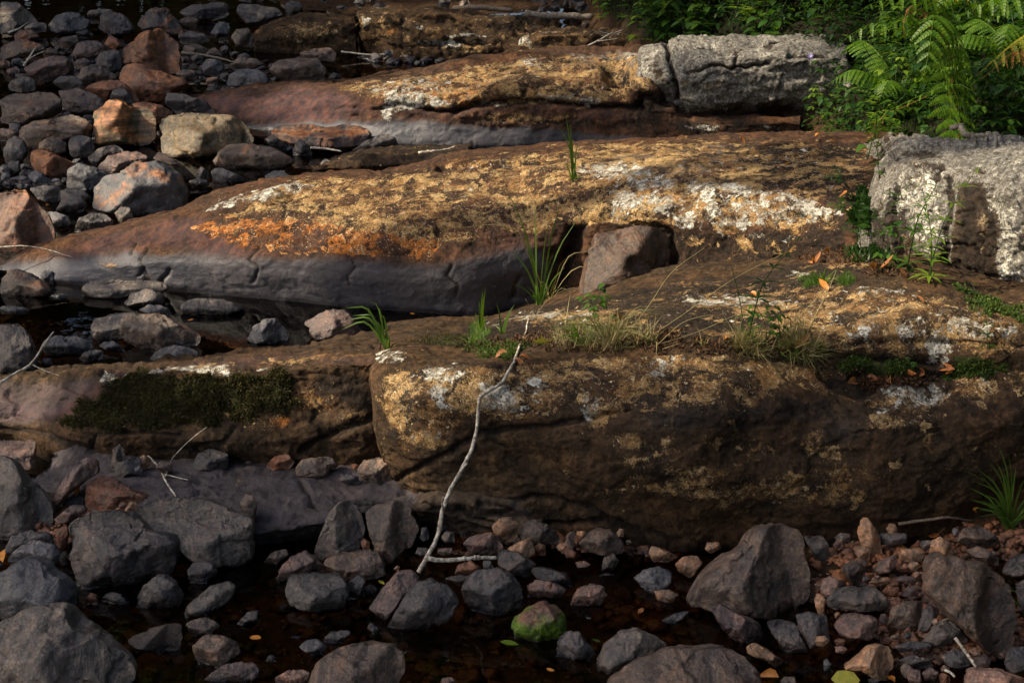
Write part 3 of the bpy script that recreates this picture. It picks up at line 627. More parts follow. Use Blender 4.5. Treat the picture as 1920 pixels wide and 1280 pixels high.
loft('rock_ledge', far, M['warm'], paint, 'far pale ochre ledge with a round pothole and a pink-red tapering left end', amp=(.026, .009, .004), step=3.0, chip=.011,
     cracks=[([(800,206),(850,208),(900,196),(950,190),(1000,192),(1060,192),(1120,200),(1195,206)],4.5,.075),([(980,180),(990,160),(1040,148),(1080,152),(1120,148),(1140,165)],4,.045),
             ([(1152,130),(1162,135)],17,.20),([(1195,205),(1205,185),(1250,190)],10,.08),([(700,205),(740,196),(800,206)],4,.02),([(1165,140),(1200,135),(1240,140)],4,.03)])

# ---- grey granite block at the far right
gra = [
    [(1188,236,.16),(1190,200,.28),(1192,150,.45),(1196,108,.57),(1204,92,.60),(1212,84,.56)],
    [(1240,236,.16),(1236,200,.28),(1232,150,.47),(1234,96,.62),(1240,84,.63),(1246,78,.58)],
    [(1300,228,.18),(1292,196,.31),(1284,150,.48),(1280,100,.62),(1284,80,.66),(1290,72,.62)],
    [(1340,226,.19),(1335,196,.32),(1330,150,.49),(1328,105,.63),(1330,78,.68),(1332,69,.65)],
    [(1420,226,.19),(1420,196,.32),(1420,150,.49),(1420,108,.63),(1420,78,.69),(1420,67,.66)],
    [(1500,226,.19),(1500,196,.32),(1500,150,.49),(1500,108,.63),(1500,78,.69),(1500,66,.66)],
    [(1620,224,.20),(1610,196,.33),(1600,150,.50),(1590,112,.64),(1585,78,.69),(1580,67,.66)],
]
paint = [('g',.72,'all'),('t',.42,(1330,165,50,26)),('w',0.17,(1350,165,90,26)),('w',0.39,(1330,200,50,12)),('w',0.28,(1440,185,50,14)),('w',0.63,(1290,222,12,16)),('w',0.35,(1270,205,16,22)),
    ('g',-.7,(1400,212,110,16)),('d',.7,(1370,213,90,13)),('d',.65,(1460,205,50,16)),('d',.5,(1250,215,30,20)),('g',-.25,(1230,150,22,40)),('d',.3,(1450,95,60,10)),('w',0.28,(1320,120,16,9))]
loft('boulder', gra, M['gran'], paint, 'pale grey granite block behind the middle ledge, below the green bank', capL=True, capR=True, amp=(.03, .012, .005), step=3.0, chip=.016, cat='boulder', group='grey granite boulders',
     cracks=[([(1248,80),(1262,130),(1270,190)],5,.05),([(1290,135),(1340,122),(1400,128),(1440,120)],3.5,.03),([(1300,88),(1360,92),(1420,82),(1480,82)],3.5,.028),([(1380,92),(1376,128)],3,.02),([(1480,110),(1530,105),(1560,115)],5,.04)])

# ---- grey boulder at the right edge
rb = [
    [(1640,470,.58),(1628,420,.68),(1624,370,.76),(1634,310,.86),(1655,282,.89),(1672,264,.88),(1680,258,.84)],
    [(1672,512,.54),(1664,450,.68),(1660,380,.81),(1664,320,.91),(1676,288,.95),(1690,264,.95),(1698,254,.90)],
    [(1706,524,.54),(1702,455,.69),(1700,380,.84),(1702,325,.94),(1708,292,.99),(1716,266,.99),(1722,253,.94)],
    [(1760,536,.54),(1758,470,.70),(1756,400,.84),(1758,345,.94),(1762,305,1.0),(1768,268,1.01),(1772,253,.95)],
    [(1830,560,.54),(1828,490,.70),(1828,420,.85),(1828,355,.96),(1830,312,1.02),(1836,276,1.03),(1838,256,.97)],
    [(1900,592,.53),(1900,510,.70),(1900,440,.86),(1900,370,.98),(1900,320,1.04),(1900,280,1.05),(1900,262,.99)],
    [(2040,620,.53),(2040,540,.70),(2040,460,.86),(2040,390,.99),(2040,335,1.05),(2040,290,1.07),(2040,270,1.0)],
]
paint = [('g',.60,'all'),('d',.18,'all'),('g',.45,'poly',[(1670,250),(1920,250),(2050,260),(2050,370),(1900,350),(1780,300),(1700,300)],20),('w',.45,'line',[(1735,330),(1740,470)],20),('w',.5,'line',[(1890,400),(1900,560)],18),('w',.35,'line',[(1690,330),(1685,420)],10),('g',-.65,'poly',[(1770,590),(1782,420),(1805,345),(1850,345),(1875,430),(1880,560),(1880,600),(1780,600)],14),('d',.45,'poly',[(1775,590),(1790,430),(1810,350),(1850,350),(1872,430),(1880,580)],16),
    ('g',-.5,(1690,500,40,40)),('d',.55,(1680,440,20,70)),('d',.5,(1640,430,14,40)),('w',0.29,(1735,390,34,60)),('w',0.28,(1745,420,24,50)),('w',0.35,(1885,450,22,60)),('w',0.28,(1700,350,20,40)),('t',.5,(1840,430,16,50)),('t',.4,(1730,315,20,16)),
    ('d',.5,(1730,290,36,10)),('w',0.35,(1860,380,20,40)),('t',.4,(1700,480,20,40)),('d',.3,(1835,520,30,40))]
loft('boulder', rb, M['gran'], paint, 'big grey lichen-streaked boulder at the right edge below the ferns', capL=True, amp=(.03, .011, .005), step=3.0, chip=.014, cat='boulder', group='grey granite boulders', zfoot=.25,
     cracks=[([(1700,285),(1740,284),(1765,292)],4,.03),([(1770,320),(1780,380),(1770,440),(1778,520)],6,.02),([(1680,330),(1672,420),(1690,500)],6,.025),([(1725,300),(1745,330),(1760,300)],5,.02)])

# ---- back row of low ledges
def backledge(cols, paint, label, **kw):
    loft('rock_ledge', cols, M['ledge'], paint, label, amp=(.04, .02, .008), step=3.2, capL=True, capR=True, **kw)
backledge([[(478,92,.02),(478,80,.08),(480,64,.13),(484,58,.13),(490,56,.08)],[(520,96,.02),(520,75,.12),(522,52,.21),(526,42,.23),(530,38,.18)],
    [(580,96,.03),(580,72,.14),(580,44,.25),(582,30,.28),(584,27,.22)],[(640,92,.05),(640,70,.15),(640,44,.26),(640,28,.29),(640,25,.23)],[(668,88,.07),(668,68,.15),(668,44,.25),(668,30,.28),(668,27,.22)]],
    [('t',.50,(580,60,90,26)),('o',.5,(510,75,30,20)),('w',0.22,(590,60,60,16)),('m',.25,(620,35,50,10))], 'rounded yellow-brown lichened ledge at the top, left of the mossy gap')
backledge([[(676,80,.1),(674,64,.18),(670,40,.30),(672,24,.35),(680,20,.33),(686,18,.27)],[(720,96,.05),(718,70,.18),(716,44,.30),(716,25,.37),(722,20,.37),(730,17,.30)],
    [(790,110,.03),(788,80,.16),(786,54,.27),(786,40,.31),(800,26,.36),(816,18,.30)],[(880,112,.03),(880,84,.15),(880,66,.22),(890,56,.24),(905,34,.31),(920,22,.28)],
    [(960,112,.03),(960,98,.09),(962,88,.12),(975,74,.15),(985,48,.22),(995,30,.2)],[(1020,112,.0),(1020,104,.03),(1022,96,.05),(1030,84,.07),(1040,60,.12),(1050,40,.1)]],
    [('t',.28,'all'),('o',.35,(740,60,70,30)),('w',0.68,(682,40,9,14)),('t',.8,(741,45,11,14)),('t',.8,(719,43,7,6)),('w',0.35,(712,53,5,6)),('w',0.63,(785,48,14,8)),('w',0.63,(870,68,50,4)),('w',.9,(830,82,46,5)),('w',0.63,(905,82,16,4)),('d',.5,(950,45,110,22)),('m',.4,(850,28,120,10))],
    'dark brown stepped ledge at the top with white lichen along its edges', cracks=[([(757,60),(745,48),(755,36)],4,.04),([(790,84),(850,80),(930,84)],4,.05),([(830,84),(828,110)],3,.03)])
backledge([[(962,100,.05),(966,88,.10),(976,72,.17),(988,62,.20),(994,58,.15)],[(1020,108,.03),(1020,88,.12),(1022,68,.21),(1030,60,.23),(1036,56,.18)],
    [(1100,108,.03),(1100,88,.13),(1102,66,.23),(1108,58,.25),(1112,54,.2)],[(1190,106,.05),(1190,88,.14),(1190,68,.22),(1196,60,.24),(1200,57,.2)]],
    [('t',.35,'all'),('o',.3,(1060,85,60,14)),('w',1.,(978,80,13,22)),('w',0.35,(1060,60,80,5)),('t',.8,(1016,72,7,7)),('w',0.35,(1150,62,40,6))], 'small brown ledge at the top with a large white lichen patch on its left corner')

# ---- low slabs
SLABP = [('s',.45,'all'),('r',.45,'all')]
loft('rock_slab', [[(30,925,.0),(34,905,.05),(60,888,.075),(90,872,.05)],[(150,960,.0),(150,935,.07),(150,905,.09),(150,868,.09)],[(300,1000,.0),(300,950,.09),(300,905,.105),(300,872,.10)],
    [(480,1030,-.02),(478,1003,.05),(478,935,.115),(480,880,.12)],[(600,1020,-.02),(598,985,.08),(598,935,.12),(600,885,.12)],[(740,990,-.01),(735,955,.09),(735,920,.12),(740,880,.12)],[(830,990,-.01),(825,955,.09),(825,920,.12),(830,880,.12)]],
    M['ledge'], [('r',.45,'all'),('s',.50,'all'),('t',.12,(500,900,150,20))], 'flat pinkish-grey bedrock slab lying in front of the mossy ledge', capL=True, capR=True, amp=(.02, .010, .004), back=((.2, 0), (.4, -.2), (.5, -.5)),
    cracks=[([(560,900),(580,930),(600,950)],4,.012),([(650,945),(735,935)],5,.02)], cat='rock slab', group='low bedrock slabs')
loft('rock_slab', [[(590,325,0),(592,318,.03),(600,310,.06),(610,305,.05)],[(660,326,0),(660,314,.06),(662,298,.10),(668,284,.08)],[(760,328,.02),(760,312,.10),(764,292,.14),(770,276,.1)],
    [(870,320,.1),(870,300,.18),(872,284,.2),(880,276,.12)]], M['ledge'], [('d',.5,'all'),('t',.2,'all')], 'low dark brown shelf between the middle and far ledges', capL=True, capR=True, amp=(.015,.012,.005), back=((.15, -.02), (.3, -.2), (.4, -.5)), cat='rock slab', group='low bedrock slabs')
loft('rock_slab', [[(770,985,0),(770,965,.06),(775,940,.12),(790,915,.13)],[(850,1005,0),(850,975,.07),(855,940,.14),(865,915,.15)],[(940,1015,.02),(940,975,.09),(945,945,.14),(950,915,.16)],[(1020,1020,.02),(1020,990,.06),(1020,965,.1),(1020,930,.15)]],
    M['ledge'], [('d',.25,'all'),('s',.3,'all')], 'low cracked brown rock step at the foot of the front ledge, behind the leaning white stick', capL=True, capR=True, amp=(.02,.016,.005), strat=.02, back=((.1, 0), (.2, -.2), (.3, -.5)), cat='rock slab', group='low bedrock slabs',
    cracks=[([(860,950),(880,975),(930,985)],4,.02),([(900,940),(960,960)],4,.02)])
# ------------------------------------------------------------------ ground and water
BED = [  # raised gravel: pixel centre, pixel radii, height above the channel floor
    (1620,1080,300,75,.30),(1800,1180,220,90,.27),(1450,1030,140,30,.26),(1150,1015,260,36,.27),(950,1000,160,34,.26),(860,1035,90,26,.22),(1900,1000,200,60,.32),(1560,1240,60,30,.10),
    (1700,1250,160,40,.20),(480,872,200,18,.30),(640,880,120,16,.30),(300,880,90,20,.26),(120,980,150,70,.27),(60,900,60,30,.12),(250,960,80,20,.16),(720,1010,60,40,.2),(640,1050,60,24,.18),
    (250,120,420,70,.22),(120,230,330,60,.23),(450,150,220,50,.22),(60,330,200,50,.20),(420,320,90,25,.16),(560,300,60,20,.14),(250,380,160,22,.14),(800,110,200,22,.24),(1000,125,200,14,.2),
    (760,4,560,34,.28),(340,34,170,16,.22),(150,100,260,26,.14),(90,440,60,26,.12)]
def ground_z(x, y):
    x, y = np.broadcast_arrays(np.asarray(x, float), np.asarray(y, float))
    p = np.stack([x, y, np.zeros_like(x)], -1); px, py, d = proj(p)
    ok = (d > .5) & (y > 1.5)
    px = np.where(ok, px, -5000); py = np.where(ok, py, 5000)
    z = -.22 + .03 * perlin(p * 2.2) + .02 * perlin(p * 7)
    add = 0 * x
    for cx, cy, rx, ry, h in BED: add = np.maximum(add, h * np.exp(-(((px - cx) / rx) ** 2 + ((py - cy) / ry) ** 2) ** 1.3 * .7))
    z = np.maximum(z + add, -.12 + .4 * (z + .22) + 0 * add - .10 * (sstep(4.4, 5.4, y) + 1 - sstep(1.5, 2.5, y)))
    far = sstep(11.5, 13, y) * (1 - sstep(-2.6, -1.4, x - 0 * y)) ; z -= .04 * far
    # right bank
    xb = np.interp(y, [0, 5, 7, 9, 11, 12.5, 15, 20, 40], [2.3, 2.2, 2.2, 2.0, 1.2, .85, .85, .8, .5])
    t = x - xb
    z = np.where(t > -.45, np.maximum(z, -.22 + .85 * sstep(-.45, .35, t) + .30 * np.clip(t - .2, 0, 3) + .12 * np.clip(t - 3, 0, 30)), z)
    # left bank, out of view
    t = -8.5 - x - .15 * y; z = np.where(t > -.5, np.maximum(z, -.22 + .9 * sstep(-.5, .8, t) + .15 * np.clip(t, 0, 30)), z)
    # behind the camera
    t = 1.2 - y; z = np.where(t > 0, np.maximum(z, -.22 + .5 * sstep(0, 1.2, t)), z)
    t = y - 23; z = np.where(t > 0, np.maximum(z, -.22 + 1.2 * sstep(0, 4, t) + .1 * t), z)
    return z
def gaxis(lo, hi, a, b, s, n):
    mid = np.arange(a, b, s); out1 = a - (np.linspace(0, 1, n)[1:] ** 2.2) * (a - lo); out2 = b + (np.linspace(0, 1, n) ** 2.2) * (hi - b)
    return np.concatenate([out1[::-1], mid, out2])
gx = gaxis(-150, 150, -5, 4.5, .05, 40); gy = gaxis(-100, 220, 2.4, 17, .06, 40)
GX, GY = np.meshgrid(gx, gy, indexing='ij'); GZ = ground_z(GX, GY)
ground_exact = ground_z
def ground_z(x, y):                     # quick look-up in the finished grid
    x, y = np.asarray(x, float), np.asarray(y, float)
    i = np.clip(np.searchsorted(gx, x) - 1, 0, len(gx) - 2); j = np.clip(np.searchsorted(gy, y) - 1, 0, len(gy) - 2)
    a = (x - gx[i]) / (gx[i + 1] - gx[i]); b = (y - gy[j]) / (gy[j + 1] - gy[j])
    return (GZ[i, j] * (1 - a) + GZ[i + 1, j] * a) * (1 - b) + (GZ[i, j + 1] * (1 - a) + GZ[i + 1, j + 1] * a) * b
n, m = GX.shape; idx = np.arange(n * m).reshape(n, m)
F = np.stack([idx[:-1, :-1], idx[1:, :-1], idx[1:, 1:], idx[:-1, 1:]], -1).reshape(-1, 4)
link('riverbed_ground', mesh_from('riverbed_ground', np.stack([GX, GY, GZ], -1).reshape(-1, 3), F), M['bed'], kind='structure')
v = np.array([(-40, -20, 0), (40, -20, 0), (40, 60, 0), (-40, 60, 0)], float)
link('river_water', mesh_from('river_water', v, np.array([[0, 1, 2, 3]])), M['water'], kind='structure')
# ------------------------------------------------------------------ loose stones
PAL = dict(d=(.046,.044,.046), b=(.062,.068,.078), n=(.074,.057,.046), r=(.125,.060,.034), p=(.074,.054,.050), t=(.20,.130,.080), k=(.135,.092,.076), o=(.100,.080,.045), g=(.082,.076,.070))
def stone_mesh(name, poly, level, depth, seed, facets=6, rough=1.0, sharp=1.0, planes=None):
    """poly: outline (n,2) in metres around (0,0); a body with that outline seen along AX_W"""
    r = np.random.default_rng(seed); D, F = ico(level)
    poly = np.asarray(poly, float); ang = np.arctan2(poly[:, 1], poly[:, 0]); o = np.argsort(ang); ang = ang[o]
    # radius of the outline by direction
    q = np.linspace(-math.pi, math.pi, 181)[:-1]; rad = np.zeros(180)
    c, s = np.cos(q), np.sin(q)
    for i in range(len(poly)):
        a, b = poly[i], poly[(i + 1) % len(poly)]; e = b - a
        den = c * e[1] - s * e[0]; den = np.where(np.abs(den) < 1e-9, 1e-9, den)
        t = (a[0] * e[1] - a[1] * e[0]) / den; u = (a[0] * s - a[1] * c) / np.where(np.abs(den) < 1e-9, 1e-9, den)
        hit = (t > 0) & (u >= -.001) & (u <= 1.001); rad = np.where(hit, np.maximum(rad, t), rad)
    rad = np.where(rad < 1e-4, np.median(rad), rad)
    k = np.array([.12, .22, .32, .22, .12]); rad = sum(w * np.roll(rad, j - 2) for j, w in enumerate(k))
    th = np.arctan2(D[:, 1], D[:, 0]); R = np.interp((th + math.pi) % (2 * math.pi), np.linspace(0, 2 * math.pi, 181), np.append(rad, rad[0]))
    rho = np.sqrt(np.clip(1 - D[:, 2] ** 2, 0, 1)) ** .9
    u, w = R * rho * np.cos(th), R * rho * np.sin(th)
    sc = np.abs(poly).max(0); un, wn_ = u / sc[0], w / sc[1]
    dome = np.clip(1 - rho ** 2.4, 0, 1) ** .55
    H = dome * 1.18
    if planes is None:
        planes = []
        for _ in range(facets):
            a = r.uniform(0, 2 * math.pi); g = r.uniform(.35, 1.15) * sharp
            planes.append((g * math.cos(a), g * math.sin(a), r.uniform(.72, 1.0)))
        planes.append((r.uniform(-.2, .2), r.uniform(.5, 1.1), r.uniform(.62, .85)))
    kk = 48.
    E = np.exp(-kk * H)
    for gx_, gy_, h in planes: E = E + np.exp(-kk * (h - gx_ * un - gy_ * wn_))
    Hs = np.maximum(-np.log(E) / kk, -.02 + 0 * H)
    front = D[:, 2] > 0
    dep = np.where(front, np.minimum(Hs, H) * depth, -dome * depth * .95)
    pos = u[:, None] * AX_U + w[:, None] * AX_V + dep[:, None] * AX_W
    size = float(sc.mean()); nr = pos / np.maximum(np.linalg.norm(pos, axis=1)[:, None], 1e-6); so = seed * 3.7
    amp = rough * size
    dirs = r.normal(size=(3, 3)); chips = sum(sstep(0, .05, fbm(pos / size * (1.1 + .5 * q_) + dirs[q_] * 9 + so, 3) - .12) for q_ in range(2))
    disp = amp * (-.045 * chips + .055 * fbm(pos / size * 1.3 + so, 3) + .020 * fbm(pos / size * 5 + so, 3) + .012 * (1 - 2 * np.abs(perlin(pos / size * 3.2 + so + 9))))
    pos = pos + nr * disp[:, None]
    return mesh_from(name, pos, F)
stone_count = 0; placed = []
def put_stone(poly_px, col, rust, z0, label, cat='stone', group='loose stones of the river bed', depthk=None, facets=6, rough=1., sharp=1., planes=None, level=None, sink=.10, push=0.):
    global stone_count
    pp = np.array(poly_px, float); x0, y0 = pp.min(0); x1, y1 = pp.max(0)
    cx, cy = (x0 + x1) / 2, (y0 + y1) / 2; w, h = x1 - x0, y1 - y0
    # push the foot into the ground
    low = pp[:, 1] > cy + .15 * h; pp2 = pp.copy(); pp2[low, 1] += sink * h
    B = P(cx, y1 - .02 * h, z0); _, _, dep = proj(B)
    mpp = dep / FPX; size = .5 * (w + h) * mpp
    if depthk is None: depthk = .42
    half = depthk * min(w, h * 1.5) * mpp
    dep2 = dep + .30 * half + push
    c = np.array([0, 0, CAM_H]) + dep2 * (AX_U * (cx - 960) / FPX + np.array([0, CP, -SP]) + AX_V * (640 - cy) / FPX)
    m2 = dep2 / FPX
    pl = np.stack([(pp2[:, 0] - cx) * m2, (cy - pp2[:, 1]) * m2], 1)
    big = max(w, h)
    lv = level or (5 if big > 190 else 4 if big > 62 else 3)
    stone_count += 1
    me = stone_mesh(cat, pl, lv, half, stone_count * 13 + 1, facets, rough, sharp, planes)
    o = link(cat, me, M['stone'], None, label, cat, group); o.location = [float(a) for a in c]
    base = np.array(PAL[col]) * rng.uniform(.85, 1.15)
    o.color = (*[float(a) for a in base], float(rust)); placed.append((cx, cy, w, h)); return o
REG = {'A': (0, 0, 1/3), 'M': (0, 427, 1/3), 'W': (0, 820, .35937), 'X': (460, 820, .35937), 'Y': (920, 820, .35937), 'Z': (1400, 820, .35937), 'F': (0, 0, 1)}
